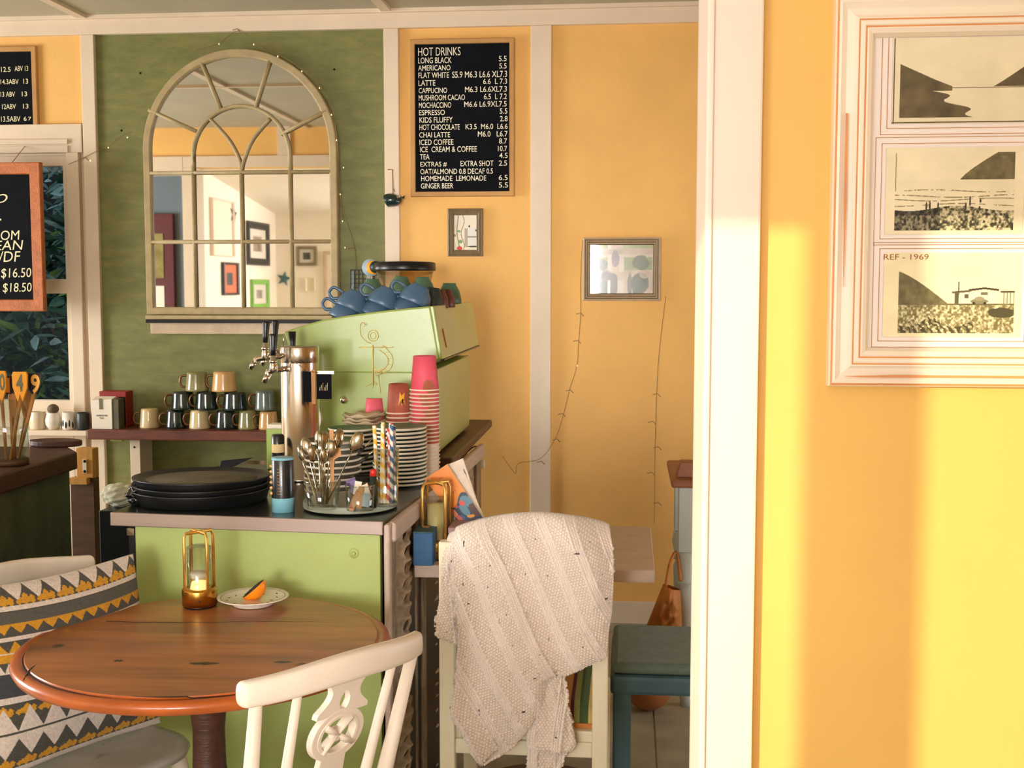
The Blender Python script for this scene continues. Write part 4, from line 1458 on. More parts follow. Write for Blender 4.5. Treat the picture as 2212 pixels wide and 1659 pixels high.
# end plate of the upper body (facing right) with dark bottom edge
d0 = at(931, 661, Y=YN); d1 = at(950, 777, Y=YN)
m = MB(); o_ = .006
m.hexa([(d1.x - .004, YN + .001, d1.z), (d1.x + o_ + .002, YN + .001, d1.z), (d1.x + o_ + .002, YFm + .03, d1.z), (d1.x + .002, YFm + .03, d1.z)],
       [(d0.x - .004, YN + .001, d0.z), (d0.x + o_ + .002, YN + .001, d0.z), (d0.x + o_ + .002, YFm + .03, d0.z), (d0.x + .002, YFm + .03, d0.z)])
ep = m.obj('back_panel', 'machine_green', cm, world=True, bevel=.003)
m = MB(); m.box(d1.x - .004, d1.x + o_ + .004, YN + .03, YFm + .032, d1.z - .005, d1.z); m.obj('edge_trim', 'black_plastic', ep, world=True)
f = lambda t, y: Vector((d0.x + (d1.x - d0.x) * t + o_ + .0035, y, d0.z + (d1.z - d0.z) * t))
m = MB(); m.tube([f(.45, YN + .10), f(.8, YN + .12)], [.006, .004], 6, flat=.3); m.obj('scratch', 'rust_red', ep, world=True)
# lower body
lx0_, lx1_ = at(648, 900, Y=YN).x, at(938, 900, Y=YN).x
ztp = at(800, 800, Y=YN).z
m = MB(); m.box(lx0_, lx1_, YN + .004, YFm - .06, mz, ztp); lb = m.obj('lower_body', 'machine_green', cm, world=True, bevel=.004)
p = at(743, 864, Y=YN)
m = MB(); m.lathe([(0, 0), (.013, 0), (.013, .006), (.009, .012), (0, .013)], 20, M=T(p.x, YN + .004, p.z, math.pi / 2)); m.obj('lock_knob', 'chrome', lb, world=True)
for xx_ in (lx0_ + .05, lx1_ - .04):
    for yy_ in (YN + .06, YFm - .14):
        mm = MB(); mm.lathe([(.022, BT), (.018, mz)], 16, M=T(xx_, yy_, 0)); mm.obj('foot', 'chrome', cm, world=True)
# cup rail
m = MB()
# anchor drawn in gold on the side panel
an = MB()


def stroke(pts, r=.0035):
    q_ = [at(a, b, Y=YN - .0015) for a, b in pts]
    an.tube(spline(q_, 6) if len(q_) > 2 else q_, r * 1.25, 6, flat=.25)


stroke([(806, 745), (806, 832)], .006); stroke([(775, 750), (850, 750)], .004)
ring = [(806 + 11 * math.cos(t), 725 + 12 * math.sin(t)) for t in [2 * math.pi * i / 16 for i in range(17)]]; stroke(ring, .004)
stroke([(806 + 6 * math.cos(t), 725 + 7 * math.sin(t)) for t in [2 * math.pi * i / 12 for i in range(13)]], .0025)
stroke([(790, 702), (782, 697), (778, 708), (780, 725), (792, 738), (802, 742)], .003); stroke([(786, 706), (793, 700), (786, 697)], .0025)
stroke([(826, 745), (845, 765), (848, 785), (838, 802), (812, 812)], .004); stroke([(820, 756), (836, 770), (838, 785), (828, 798), (812, 805)], .0035)
for a, b, c, d in ((824, 752, 832, 748), (832, 762, 842, 760), (837, 774, 848, 774), (837, 786, 847, 789), (830, 796, 838, 802), (818, 802, 822, 809)):
    stroke([(a, b), (c, d)], .002)
an.obj('anchor_emblem', 'anchor_print', cm, world=True)
for s_t, a, b, c, d in (('PAN', 808, 797, 830, 808),):
    ptext('emblem_lettering', s_t, a, b, c, d, YN - .0022, 'anchor_print', cm, .01, .1)
an2 = MB()
for pts in ([(806, 812), (806, 838)], [(818, 812), (822, 850)], [(790, 835), (806, 826), (815, 830)]):
    q_ = [at(a, b, Y=YN + .002) for a, b in pts]; an2.tube(spline(q_, 5), .0035, 6, flat=.25)
an2.obj('anchor_shank', 'anchor_print', lb, world=True)

# cups on top of the machine
def teacup(name, lab, material, loc, rot, rr, h, group, handle=True):
    root = thing(name, lab, 'cup', loc, rot, group)
    pr = [(0, h - .006), (rr * .45, h - .006), (rr * .48, h), (rr * .52, h), (rr * .56, h - .007), (rr * .82, h * .62), (rr * .97, h * .25), (rr, .002), (rr - .002, 0), (rr - .005, .003), (rr * .9, h * .28), (rr * .74, h * .6), (rr * .4, h - .012), (0, h - .012)]
    mm = MB(); mm.lathe(pr[::-1], 30); mm.obj('bowl', material, root)
    if handle:
        mm = MB(); Pp = [(-rr * .93, 0, h * .30), (-rr * 1.25, 0, h * .18), (-rr * 1.55, 0, h * .38), (-rr * 1.42, 0, h * .72), (-rr * .78, 0, h * .66)]
        mm.tube(spline(Pp, 5), .0065, 8, flat=.8); mm.obj('handle', material, root)
    return root


g = 'cups on the espresso machine'
YC1 = 3.86


def ztop_at(x):
    for i in range(len(top) - 1):
        a_, b_ = P[i], P[i + 1]
        if a_.x <= x <= b_.x:
            return a_.z + (b_.z - a_.z) * (x - a_.x) / (b_.x - a_.x)
    return P[0].z if x < P[0].x else P[6].z


tilt = math.radians(24)
names = ['left', 'middle', 'right']
for i, (px, py) in enumerate(((738, 694), (806, 687), (874, 681))):
    p = at(px, py, Y=YC1)
    teacup('teacup', 'blue upturned teacup, lower of the %s pair on the machine' % names[i], 'cup_blue', (p.x, YC1 + .03, p.z), (math.radians(-6), tilt, math.radians(8)), .056, .064, g)
    p = at(px + 15, py - 24, Y=YC1)
    teacup('teacup', 'blue upturned teacup, upper of the %s pair on the machine' % names[i], 'cup_blue', (p.x, YC1 + .03, p.z), (math.radians(-6), tilt, math.radians(8)), .056, .064, g)
for i, (px, py, Y_, c, lab, rr, hh_, tl, hn) in enumerate((
        (932, 664, 3.98, 'cup_dark', 'dark green upturned cup beside the right blue pair', .040, .066, .12, False),
        (947, 664, 4.02, 'cup_maroon', 'maroon upturned cup, nearer of the two on the machine', .034, .060, .10, False),
        (962, 663, 4.10, 'cup_maroon', 'maroon upturned cup, farther of the two on the machine', .034, .060, .06, False),
        (803, 640, 4.25, 'cup_green', 'small green upturned cup behind the left blue pairs', .043, .062, .05, False),
        (864, 634, 4.25, 'cup_green', 'small green upturned cup behind the middle of the row', .043, .062, .10, False),
        (913, 637, 4.25, 'cup_green', 'small green upturned cup in front of the grinder hopper', .043, .064, .02, False),
        (971, 656, 4.30, 'cup_green', 'small green upturned cup at the right end of the row', .044, .074, .0, False))):
    p = at(px, py, Y=Y_)
    teacup('coffee_cup', lab, c, (p.x, Y_, p.z), (0, tl, 0), rr, hh_, g, hn)
    gap = p.z - ztop_at(p.x)
    if gap > .015:
        teacup('coffee_cup', lab.replace('upturned cup', 'cup underneath the upturned one'), c, (p.x, Y_, ztop_at(p.x) + .001), 0, rr, gap - .002, g, False)

# ---- grinder hopper behind the machine
YGr = 4.86
gp = at(876, 700, Y=YGr)
gr = thing('coffee_grinder', 'coffee grinder with a clear hopper and black lid behind the machine', 'grinder', (gp.x, YGr, BT))
s = YGr / FOC
zt0 = at(876, 585, Y=YGr).z - BT; zt1 = at(876, 566, Y=YGr).z - BT; zb0 = at(876, 660, Y=YGr).z - BT
m = MB(); m.lathe([(66 * s, zt0), (67 * s, zt0 + .006), (66 * s, zt1 - .004), (60 * s, zt1), (0, zt1 + .004)], 32); m.obj('lid', 'black_plastic', gr)
m = MB(); m.lathe([(28 * s, zb0 - .06), (44 * s, zb0), (62 * s, zt0 - .002), (60 * s, zt0 - .002), (42 * s, zb0), (26 * s, zb0 - .06)], 32, cap=False); m.obj('hopper', 'hopper_glass', gr)
m = MB(); m.box(-.09, .09, -.12 + .06, .10, 0, zb0 - .06); m.obj('body', 'black_plastic', gr, bevel=.01)
m = MB(); m.lathe([(.06, 0), (.04, .04)], 20, M=T(0, 0, zb0 - .08)); m.obj('collar', 'chrome', gr)
# round yellow and blue disc and black letter sign on the wall
p = at(800, 578, Y=YB - .04)
dc = thing('wall_disc', 'round pale blue and yellow disc beside the grinder lid', 'wall ornament', (p.x, YB - .03, p.z))
m = MB(); m.lathe([(0, 0), (.038, 0), (.038, .01), (0, .01)], 28, M=T(0, 0, 0, math.pi / 2)); m.obj('disc', 'moon_blue', dc)
m = MB(); m.lathe([(0, 0), (.030, 0), (.030, .004), (0, .004)], 28, M=T(.012, -.0101, 0, math.pi / 2)); m.obj('inner_disc', 'spoon_wood_yellow', dc)
m = MB(); m.lathe([(0, 0), (.026, 0), (.026, .004), (0, .004)], 28, M=T(.024, -.0142, .002, math.pi / 2)); m.obj('dark_disc', 'cup_dark', dc)
x0, x1, z0, z1 = rect(757, 582, 808, 632, YB - .02)
sg = thing('word_sign', 'black cut-out word sign hung on a wire beside the mirror', 'sign', ((x0 + x1) / 2, YB - .02, z0))
m = MB(); t_ = .004
m.box(x0, x0 + t_, YB - .022, YB - .014, z0, z1); m.box(x1 - t_, x1, YB - .022, YB - .014, z0, z1)
for i in range(6):
    zz = z0 + (z1 - z0 - t_) * i / 5; m.box(x0, x1, YB - .022, YB - .014, zz, zz + t_)
for i in range(1, 6):
    xq = x0 + (x1 - x0) * i / 6; m.box(xq, xq + .0025, YB - .021, YB - .015, z0, z1)
m.obj('grille', 'black_metal', sg, world=True)
ptext('lettering', 'NVAN', 792, 590, 804, 628, YB - .023, 'paper_white', sg, .02)
ptext('lettering', 'L00', 759, 585, 764, 626, YB - .023, 'moon_blue', sg, .02)

# ================================================================== THINGS ON THE COUNTER
def onc(px, py, z=CT):
    return at(px, py, Z=z)


# ---- stack of round black trays
pc = onc(436, 1082)
tyc = pc.y + .02
sT = tyc / FOC
trays = [(0.0, 155, 'lowest round black tray of the stack'), (.014, 152, 'middle round black tray of the stack'), (.030, 151, 'top round black tray with a worn brown liner')]
tcx = at(436, 1050, Y=tyc).x
for i, (dz, rp, lab) in enumerate(trays):
    R = rp * sT
    root = thing('serving_tray', lab, 'tray', (tcx, tyc, CT + dz), (0, 0, 0) if i < 2 else (math.radians(-1.5), 0, 0), 'round black trays')
    fl = .028 if i == 2 else .008
    m = MB(); m.lathe([(0, 0), (R * .90, 0), (R * .93, .004), (R * .95, .020), (R, .034), (R, .037), (R * .985, .0375), (R * .92, fl + .002), (R * .88, fl), (0, fl)], 56)
    m.obj('dish', 'tray_black', root)
    if i == 2:
        m = MB(); m.lathe([(0, .0285), (R * .80, .0285), (R * .80, .0300), (0, .0305)], 48); m.obj('liner', 'tray_liner', root)
# crumpled black bag at the left of the trays
p = onc(296, 1090)


def crumple(name, lab, cat, loc, r, material, seed, amp=.5, n=40):
    U, V = np.meshgrid(np.linspace(0, 1, n * 2), np.linspace(0, 1, n))
    th, ph = U * 2 * math.pi, V * math.pi
    rg = np.random.default_rng(seed)
    d = np.zeros_like(U)
    for _ in range(14):
        k_ = rg.normal(size=3); k_ /= np.linalg.norm(k_)
        dot = k_[0] * np.sin(ph) * np.cos(th) + k_[1] * np.sin(ph) * np.sin(th) + k_[2] * np.cos(ph)
        d += np.abs(np.sin(dot * rg.uniform(3, 9) + rg.uniform(0, 6))) * rg.uniform(.2, 1)
    d = d / d.max()
    k2 = 1 - amp * .5 + amp * (d - .5)
    Pg = np.stack([r[0] * k2 * np.sin(ph) * np.cos(th), r[1] * k2 * np.sin(ph) * np.sin(th), r[2] * (1 - k2 * np.cos(ph) * 1.0)], -1)
    Pg[..., 2] = np.maximum(Pg[..., 2] - r[2] * .25, 0)
    root = thing(name, lab, cat, loc)
    o = grid_mesh('bundle', Pg[::-1], None, material, root)
    return root


crumple('plastic_bag', 'crumpled glossy black plastic bag at the left of the trays', 'bag', (at(298, 1095, Y=p.y - .0).x, p.y, CT), (.035, .04, .034), 'black_bag', 4, .7)
cpos = at(262, 1092, Y=3.9)
crumple('cloth_bundle', 'tangled bundle of pale cloth straps behind the trays', 'cloth', (cpos.x, 3.9, cpos.z), (.075, .06, .048), 'cloth_white', 9, .55)
m = MB(); m.box(cpos.x - .035, cpos.x + .3, 3.80, 4.1, 0, cpos.z)
tag(m.obj('low_cabinet', 'black_plastic', bevel=.004), 'low dark cabinet behind the counter under the cloth bundle', 'cabinet')
m = MB()
# dark pan handle shape behind the trays: knife block lid
p = at(520, 1000, Y=4.4)
kn = thing('metal_lid', 'dark metal lid leaning behind the black trays', 'lid', (p.x, 4.4, p.z))
a0, a1, a2, a3 = [at(x_, y_, Y=4.4) - p for x_, y_ in ((470, 1010), (478, 982), (548, 975), (500, 996))]
m = MB(); m.prism([(v.x, v.z) for v in (a0, a3, a2, a1)], -.006, .006); m.obj('plate', 'black_metal', kn, bevel=.002)
q0 = at(455, 1012, Y=4.4); q1 = at(590, 1003, Y=4.4)
kn.location.z = q0.z
sb_ = thing('sink_bench', 'low steel sink bench behind the black trays', 'bench', ((q0.x + q1.x) / 2, 4.4, 0))
m = MB(); m.box(q0.x, q1.x, 4.30, 4.62, q0.z - .03, q0.z); m.obj('top', 'steel_top', sb_, world=True, bevel=.003)
m = MB(); m.box(q0.x + .02, q1.x - .02, 4.33, 4.60, 0, q0.z - .03); m.obj('carcass', 'black_plastic', sb_, world=True)

# ---- coffee can (black with blue band)
p = onc(612, 1104)
can = thing('coffee_can', 'black coffee can with a light blue base band beside the cutlery', 'can', (p.x, p.y, CT))
s = p.y / FOC; R = 25 * s; Hh = at(612, 990, Y=p.y).z - CT
zb = at(612, 1078, Y=p.y - R).z - CT
m = MB(); m.lathe([(0, 0), (R, 0), (R, zb)], 36, cap=False); m.obj('band', 'tin_blue', can)
m = MB(); m.lathe([(R, zb), (R, Hh - .004), (R * .97, Hh - .002)], 36, cap=False); m.obj('body', 'tin_black', can)
m = MB(); m.lathe([(R * .96, Hh - .004), (R * 1.0, Hh - .001), (R * .97, Hh + .003), (R * .6, Hh + .002), (0, Hh + .002)], 36); m.obj('lid', 'tin_blue', can)
for i in range(9):
    z_ = zb + .012 + i * .008
    wdt = R * (.7 if i % 3 else .5)
    aa = [math.radians(-90 - 12 + 3.2 * k) for k in range(9)]
    mm = MB(); mm.tube([((R + .0006) * math.cos(a), (R + .0006) * math.sin(a), z_) for a in aa], .0011, 4, flat=.4); mm.obj('printed_line', 'mug_cream', can)
for i in range(6):
    a = math.radians(-150); z_ = zb + .012 + i * .014
    mm = MB(); mm.ell((R * math.cos(a), R * math.sin(a), z_), (.006, .004, .0045), 8, 6); mm.obj('printed_motif', 'mug_tan', can)
# small green tin and dark canister behind the taps
p = onc(594, 1010)
tn = thing('tea_tin', 'lime green tin with a pale lid behind the beer taps', 'tin', (at(600, 966, Y=3.72).x, 3.72, CT))
z0_, z1_ = at(595, 966, Y=3.72).z, at(595, 915, Y=3.72).z
m = MB(); m.box(-.028, .045, -.03, .03, 0, z1_ - CT - .014); m.obj('body', 'tin_green', tn, bevel=.003)
m = MB(); m.box(-.026, .043, -.028, .028, z1_ - CT - .014, z1_ - CT); m.obj('lid', 'paper_white', tn, bevel=.003)
p = at(602, 1040, Y=3.40)
dk = thing('spice_canister', 'narrow black canister standing left of the tap tower', 'canister', (at(601, 985, Y=3.45).x, 3.45, CT))
m = MB(); m.lathe([(0, 0), (.019, 0), (.019, at(601, 942, Y=3.45).z - CT), (.015, at(601, 938, Y=3.45).z - CT), (0, at(601, 938, Y=3.45).z - CT)], 20); m.obj('body', 'tin_black', dk)
m = MB(); m.lathe([(.0193, .09), (.0193, .115)], 20, cap=False); m.obj('label', 'mug_cream', dk)

# ---- beer tap tower
YT = 3.52
tw = at(649, 900, Y=YT)
tap = thing('tap_tower', 'stainless steel beer tap tower with black-handled taps', 'beer tap', (tw.x, YT, CT))
s = YT / FOC; R = 42 * s; Hh = at(649, 747, Y=YT).z - CT
m = MB(); m.lathe([(R * 1.25, 0), (R * 1.25, .008), (R, .012), (R, Hh - .05), (R, Hh - .048), (R * 1.012, Hh - .047), (R * 1.012, Hh - .004), (R * .98, Hh), (0, Hh)], 48); m.obj('column', 'brushed_steel', tap)


def faucet(px, pyb, pyt, Y, spx, spy, tilt_=0.0):
    b = at(px, pyb, Y=Y) - tap.location; t = at(px + tilt_, pyt, Y=Y) - tap.location
    L_ = t.z - b.z
    mm = MB(); mm.tube([b, b.lerp(t, .3), b.lerp(t, .9), t], [.0075, .0085, .0115, .0095], 14); h_ = mm.obj('tap_handle', 'black_plastic', tap)
    mm = MB()
    mm.lathe([(.008, 0), (.0085, -.012), (.012, -.014), (.012, -.020), (.009, -.022), (.011, -.026), (.012, -.046), (.009, -.050)][::-1], 18, M=T(b.x, b.y, b.z))
    sz_ = b.z - .042
    mm.tube([(b.x, b.y, sz_), (b.x * .35, b.y * .3, sz_), (-R * .7 if b.x < 0 else R * .7, 0, sz_)], [.009, .008, .010], 12)
    q = at(spx, spy, Y=Y) - tap.location
    mm.tube(spline([(b.x, b.y, sz_ - .002), (b.x + (q.x - b.x) * .6, b.y, sz_ - .006), (q.x + .010, q.y, sz_ - .018)], 5), [.009] * 11, 12)
    mm.tube([(q.x + .009, q.y, sz_ - .014), (q.x - .004, q.y, q.z)], [.0095, .0075], 14)
    mm.obj('faucet', 'chrome', tap)


faucet(573, 740, 693, 3.47, 544, 797, 2)
faucet(594, 736, 691, 3.58, 568, 788, 1)
faucet(590, 768, 721, 3.42, 573, 826, 1)
b = at(632, 745, Y=3.60) - tap.location; t = at(631, 716, Y=3.60) - tap.location
m = MB(); m.tube([b + Vector((0, 0, -.02)), b, t], [.008, .009, .012], 14); m.obj('tap_handle', 'black_plastic', tap)
m = MB(); m.tube([at(612, 748, Y=3.44), at(613, 720, Y=3.44)], .0012, 6); m.obj('pin', 'chrome', tap, world=True)
# hanging slate label with twine
YSl = 3.45
a, b_, c, d = rect(684, 808, 716, 862, YSl)
sl = thing('slate_label', 'tiny slate label hung with twine on the tap tower', 'label', ((a + b_) / 2, YSl, c))
m = MB(); m.box(a, b_, YSl - .003, YSl + .003, c, d); sp = m.obj('slate', 'slate', sl, world=True, bevel=.001)
for i in range(6):
    x_ = a + .010 + i * .0045
    mm = MB(); mm.tube([(x_, YSl - .0035, c + .025), (x_ + .001, YSl - .0035, c + .036 + .006 * (i % 3))], .0007, 4); mm.obj('chalk_mark', 'chalk', sp, world=True)
a2, b2, c2_, d2 = rect(657, 802, 674, 868, YSl)
m = MB(); m.box(a2, b2, YSl - .012, YSl - .006, c2_, d2); m.obj('side_slate', 'slate', sl, world=True, bevel=.001)
a3, b3, c3, d3 = rect(675, 798, 683, 872, YSl)
m = MB(); m.box(a3, b3, YSl - .010, YSl - .004, c3, d3); m.obj('wood_strip', 'spoon_wood', sl, world=True)
m = MB(); m.tube([at(608, 762, Y=YSl - .02), at(640, 785, Y=YSl - .035), at(668, 802, Y=YSl - .02), at(690, 806, Y=YSl)], .0014, 6); m.obj('twine', 'twine', sl, world=True)
a4, b4, c4, d4 = rect(686, 801, 722, 808, YSl)
m = MB(); m.box(a4, b4, YSl - .004, YSl + .004, c4, d4); m.obj('hanger_bar', 'steel_edge', sl, world=True)
# white dish standing on edge behind
p = at(688, 902, Y=3.62)
ds = thing('side_dish', 'white dish propped on its edge behind the tap tower', 'dish', (p.x, 3.62, p.z - .042))
m = MB(); m.lathe([(0, 0), (.030, 0), (.042, .010), (.043, .012), (.040, .012), (.029, .003), (0, .003)], 30, M=T(0, 0, .042, math.pi / 2, 0, math.radians(-50))); m.obj('dish', 'white_ceramic', ds)

# ---- saucers
def saucer_proto(rad, topm, name='saucer'):
    root = thing(name, 'x', 'saucer')
    mm = MB()
    prof = [(0, 0), (rad * .55, 0), (rad * .58, .002), (rad * .97, .0066), (rad, .0085), (rad, .0120), (rad * .97, .0132), (rad * .6, .006), (rad * .3, .0052), (0, .005)]
    mis = [0, 0, 1, 1, 1, 1, 0, 0, 0]
    mm.lathe(prof, 40, mis=mis); mm.obj('dish', [topm, 'white_ceramic'], root)
    return root


def stack(proto, n, px, pyt, Y, dz, lab_fmt, group, first=False, ntop=1):
    """stack whose top disc centre shows at (px,pyt)"""
    c = at(px, pyt, Y=Y)
    zt_ = c.z
    for i in range(n):
        z = CT + (zt_ - .012 - CT) * (i / (n - 1.0))
        lab = lab_fmt[0] if i == n - 1 else lab_fmt[1]
        loc = (c.x + random.uniform(-.0015, .0015), Y + random.uniform(-.0015, .0015), z)
        if i == 0:
            proto.location = loc; r = proto
            r['label'] = lab; r['group'] = group
        else:
            dup(proto, loc, random.uniform(0, 6), lab, group)


gs = saucer_proto(.079, 'saucer_green')
stack(gs, 15, 864, 921, 3.44, .0115, ('topmost green saucer of the tall stack right of the straws', 'white-rimmed green saucer in the tall stack right of the straws'), 'green saucers right of the straws')
gs2 = saucer_proto(.071, 'saucer_green')
stack(gs2, 12, 761, 924, 3.50, .0115, ('topmost green saucer of the stack behind the cutlery', 'white-rimmed green saucer in the stack behind the cutlery'), 'green saucers behind the cutlery')
ns = saucer_proto(.080, 'saucer_navy')
stack(ns, 9, 718, 950, 3.30, .0125, ('topmost navy plate of the stack behind the spoons', 'white-rimmed navy plate in the stack behind the spoons'), 'navy plates behind the spoons')


def wavy_plate(rad):
    root = thing('cream_plate', 'x', 'plate')
    n = 48
    rings = []
    for r_, z_ in ((.02, .004), (.6, .004), (.8, .008), (1.0, .016), (1.0, .018), (.8, .011), (.6, .0065), (.02, .0065)):
        rings.append([(rad * r_ * math.cos(t), rad * r_ * .8 * math.sin(t), z_ + (.0035 * math.sin(t * 7) if r_ > .9 else 0)) for t in [2 * math.pi * k / n for k in range(n)]])
    mm = MB(); mm.loops(rings, smooth=True, cap0=True, cap1=True); mm.obj('dish', 'cream_ceramic', root)
    return root


cp = wavy_plate(.070)
stack(cp, 16, 785, 897, 3.64, .009, ('topmost wavy cream plate behind the green saucers', 'wavy cream plate in the pile behind the green saucers'), 'cream plates')

# ---- paper cups (upside-down stacks)
def cup_proto(rt, rb, h, material, name='paper_cup'):
    root = thing(name, 'x', 'paper cup')
    mm = MB(); mm.lathe([(rb - .002, .002), (rt - .002, h - .006), (rt - .003, h - .008), (0, h - .008)][::-1] + [(rb, .004), (rt, h - .001), (rt - .003, h), (rt - .006, h), (rt - .006, h - .0075)], 32, cap=False)
    mm.obj('wall', material, root)
    mm = MB(); mm.tube([((rb + .0012) * math.cos(t), (rb + .0012) * math.sin(t), .003) for t in [2 * math.pi * k / 32 for k in range(32)]], .0026, 8, closed=True); mm.obj('rim', 'paper_rim', root)
    return root


def cup_stack(protos, n, px, pyr, Y, labs, group):
    """pyr: pixel row of the topmost cup's rim"""
    c = at(px, pyr, Y=Y)
    dz = (c.z - CT) / (n - 1.0)
    for i in range(n):
        loc = (c.x + random.uniform(-.0008, .0008), Y, CT + dz * i)
        pr = protos[1] if i == n - 1 else (protos[2] if len(protos) > 2 and i < 9 else protos[0])
        lab = labs[0] if i == n - 1 else (labs[2] if len(protos) > 2 and i < 9 else labs[1])
        if pr.get('used'):
            dup(pr, loc, random.uniform(-.4, .4), lab, group)
        else:
            pr['used'] = 1; pr.location = loc; pr['label'] = lab; pr['group'] = group


YK = 3.56
s = YK / FOC
pk = cup_proto(24.5 * s, 31 * s, 76 * s, 'paper_pink')
wc = cup_proto(24.5 * s, 31 * s, 76 * s, 'paper_white', 'white_cup')
cup_stack([pk, dup(pk), wc], 24, 917, 843, YK, ('pink paper cup on top of the tall cup stack', 'pink paper cup nested in the tall cup stack', 'white paper cup in the lower part of the tall cup stack'), 'tall stack of pink paper cups')
s = 3.62 / FOC
bc = cup_proto(21 * s, 25.5 * s, 66 * s, 'paper_brown')
bct = dup(bc)
cup_stack([bc, bct], 15, 861, 893, 3.62, ('brown paper cup with a yellow emblem on the short stack', 'brown paper cup nested in the short stack'), 'short stack of brown paper cups')
# yellow emblem on the brown cup
e = MB()
rr_ = 24 * s


def cyl(a_deg, z):
    a = math.radians(a_deg); r_ = 24.5 * s + (21 * s - 24.5 * s) * (z / (66 * s)) + .0012
    return (r_ * math.cos(a), r_ * math.sin(a), z)


base = 66 * s
e.add([cyl(-80, base * .25), cyl(-60, base * .22), cyl(-40, base * .30), cyl(-48, base * .50), cyl(-42, base * .72), cyl(-62, base * .62), cyl(-72, base * .76), cyl(-76, base * .5), cyl(-60, base * .45)],
      [(0, 1, 8), (1, 2, 8), (2, 3, 8), (3, 4, 8), (4, 5, 8), (5, 6, 8), (6, 7, 8), (7, 0, 8)])
e.obj('emblem', 'yellow_print', bct)
e = MB(); e.add([cyl(-62, base * .36), cyl(-55, base * .36), cyl(-50, base * .48), cyl(-56, base * .52), cyl(-64, base * .46)], [(0, 1, 2, 3, 4)], M=Matrix.Scale(1.012, 4)); e.obj('emblem_figure', 'ink', bct)
pk2 = cup_proto(19 * s, 23 * s, 40 * s, 'paper_pink_plain')
cup_stack([pk2, dup(pk2)], 10, 810, 897, 3.76, ('small pink paper cup behind the cream plates', 'small pink paper cup nested under the topmost behind the cream plates'), 'small pink paper cups')

# ---- stone lazy-susan with jars
c0 = onc(757, 1096)
ls = thing('round_board', 'round grey-green stone board holding the cutlery and straws', 'board', (c0.x, c0.y, CT))
R = 104 * c0.y / FOC
m = MB()
pl_ = arc(0, 0, R, 0, 2 * math.pi, 56)[:-1]
m.slab(pl_, .004, .022); m.obj('board', 'stone_tray', ls, bevel=.003)
m = MB(); m.lathe([(R * .6, 0), (R * .6, .004)], 32); m.obj('foot', 'black_plastic', ls)
LZ = CT + .022


def glass_pot(name, lab, px, pyb, wpx, hpx, wide=1.0):
    p = at(px, pyb, Z=LZ); s = p.y / FOC
    root = thing(name, lab, 'glass', (p.x, p.y, LZ))
    r = wpx * s / 2; h = hpx * s
    mm = MB(); mm.lathe([(0, 0), (r * .9, 0), (r * .92, .003), (r * wide, h), (r * wide - .003, h), (r * .88, .008), (0, .008)], 32); mm.obj('glass', 'clear_glass', root)
    mm = MB(); mm.tube([((r * wide - .001) * math.cos(t), (r * wide - .001) * math.sin(t), h) for t in [2 * math.pi * k / 32 for k in range(32)]], .0018, 6, closed=True); mm.obj('rim', 'clear_glass', root)
    return p, r, h


pA, rA, hA = glass_pot('cutlery_glass', 'clear glass tumbler full of spoons on the stone board', 697, 1097, 76, 62, 1.08)
pB, rB, hB = glass_pot('sachet_jar', 'clear jar of sachets and wooden stirrers on the stone board', 778, 1101, 66, 56, 1.0)
pC, rC, hC = glass_pot('straw_glass', 'tall clear glass of striped paper straws on the stone board', 836, 1092, 54, 128, 1.03)


def spoon_mesh(name, kind):
    root = thing(name, 'x', 'spoon' if kind == 's' else 'fork')
    mm = MB()
    if kind == 's':
        # bowl as a shallow dished ellipse
        n = 20; rings = []
        for f_, z_ in ((1, 0), (.8, -.004), (.5, -.0065), (.05, -.0075)):
            rings.append([(.0155 * f_ * math.cos(t), z_, .160 + .025 * f_ * math.sin(t)) for t in [2 * math.pi * k / n for k in range(n)]])
        rings2 = [[(x, y + .0012, z) for x, y, z in r_] for r_ in rings]
        mm.loops(rings[::-1] + rings2, smooth=True, cap0=True, cap1=True)
        mm.obj('bowl', 'cutlery_steel', root)
    else:
        for k in range(4):
            x = -.0085 + k * .0057
            mm.tube([(x, 0, .135), (x, -.003, .16), (x, .002, .188)], [.0018, .0018, .0010], 6)
        mm.slab([(-.011, -.0014), (.011, -.0014), (.011, .0014), (-.011, .0014)], .122, .138)
        mm.obj('tines', 'cutlery_steel', root)
    mm = MB(); mm.tube([(0, 0, 0), (0, .001, .05), (0, 0, .11), (0, -.001, .137)], [.0062, .0050, .0032, .0030], 8, flat=.4); mm.obj('handle', 'cutlery_steel', root)
    return root


sp0 = spoon_mesh('teaspoon', 's'); fk0 = spoon_mesh('fork', 'f')
random.seed(21)
used = {'s': False, 'f': False}
cut = [  # offset in glass, lean (deg about y), lean fwd, scale, kind, label
    (-.016, -.010, -24, 10, 1.0, 's', 'teaspoon leaning far left over the coffee can'),
    (-.010, -.016, -9, 8, .98, 's', 'teaspoon at the front left of the cutlery glass'),
    (.004, -.018, 1, 8, .92, 's', 'teaspoon upright at the front of the cutlery glass'),
    (.012, -.012, 8, 4, 1.05, 's', 'teaspoon at the front right of the cutlery glass'),
    (-.006, .004, -4, 0, 1.18, 's', 'teaspoon standing high left of centre in the cutlery glass'),
    (.006, .006, 3, -3, 1.16, 's', 'teaspoon standing high in the middle of the cutlery glass'),
    (.012, .008, 16, -2, 1.22, 's', 'teaspoon leaning right above the sachet jar'),
    (.016, .010, 26, 0, 1.28, 's', 'teaspoon leaning far right toward the straws'),
    (-.014, .010, -14, -4, 1.08, 's', 'teaspoon at the back left of the cutlery glass'),
    (.0, -.004, 5, 4, 1.02, 'f', 'fork in the middle of the cutlery glass'),
    (.014, .0, 12, 2, .98, 'f', 'fork leaning right in the cutlery glass')]
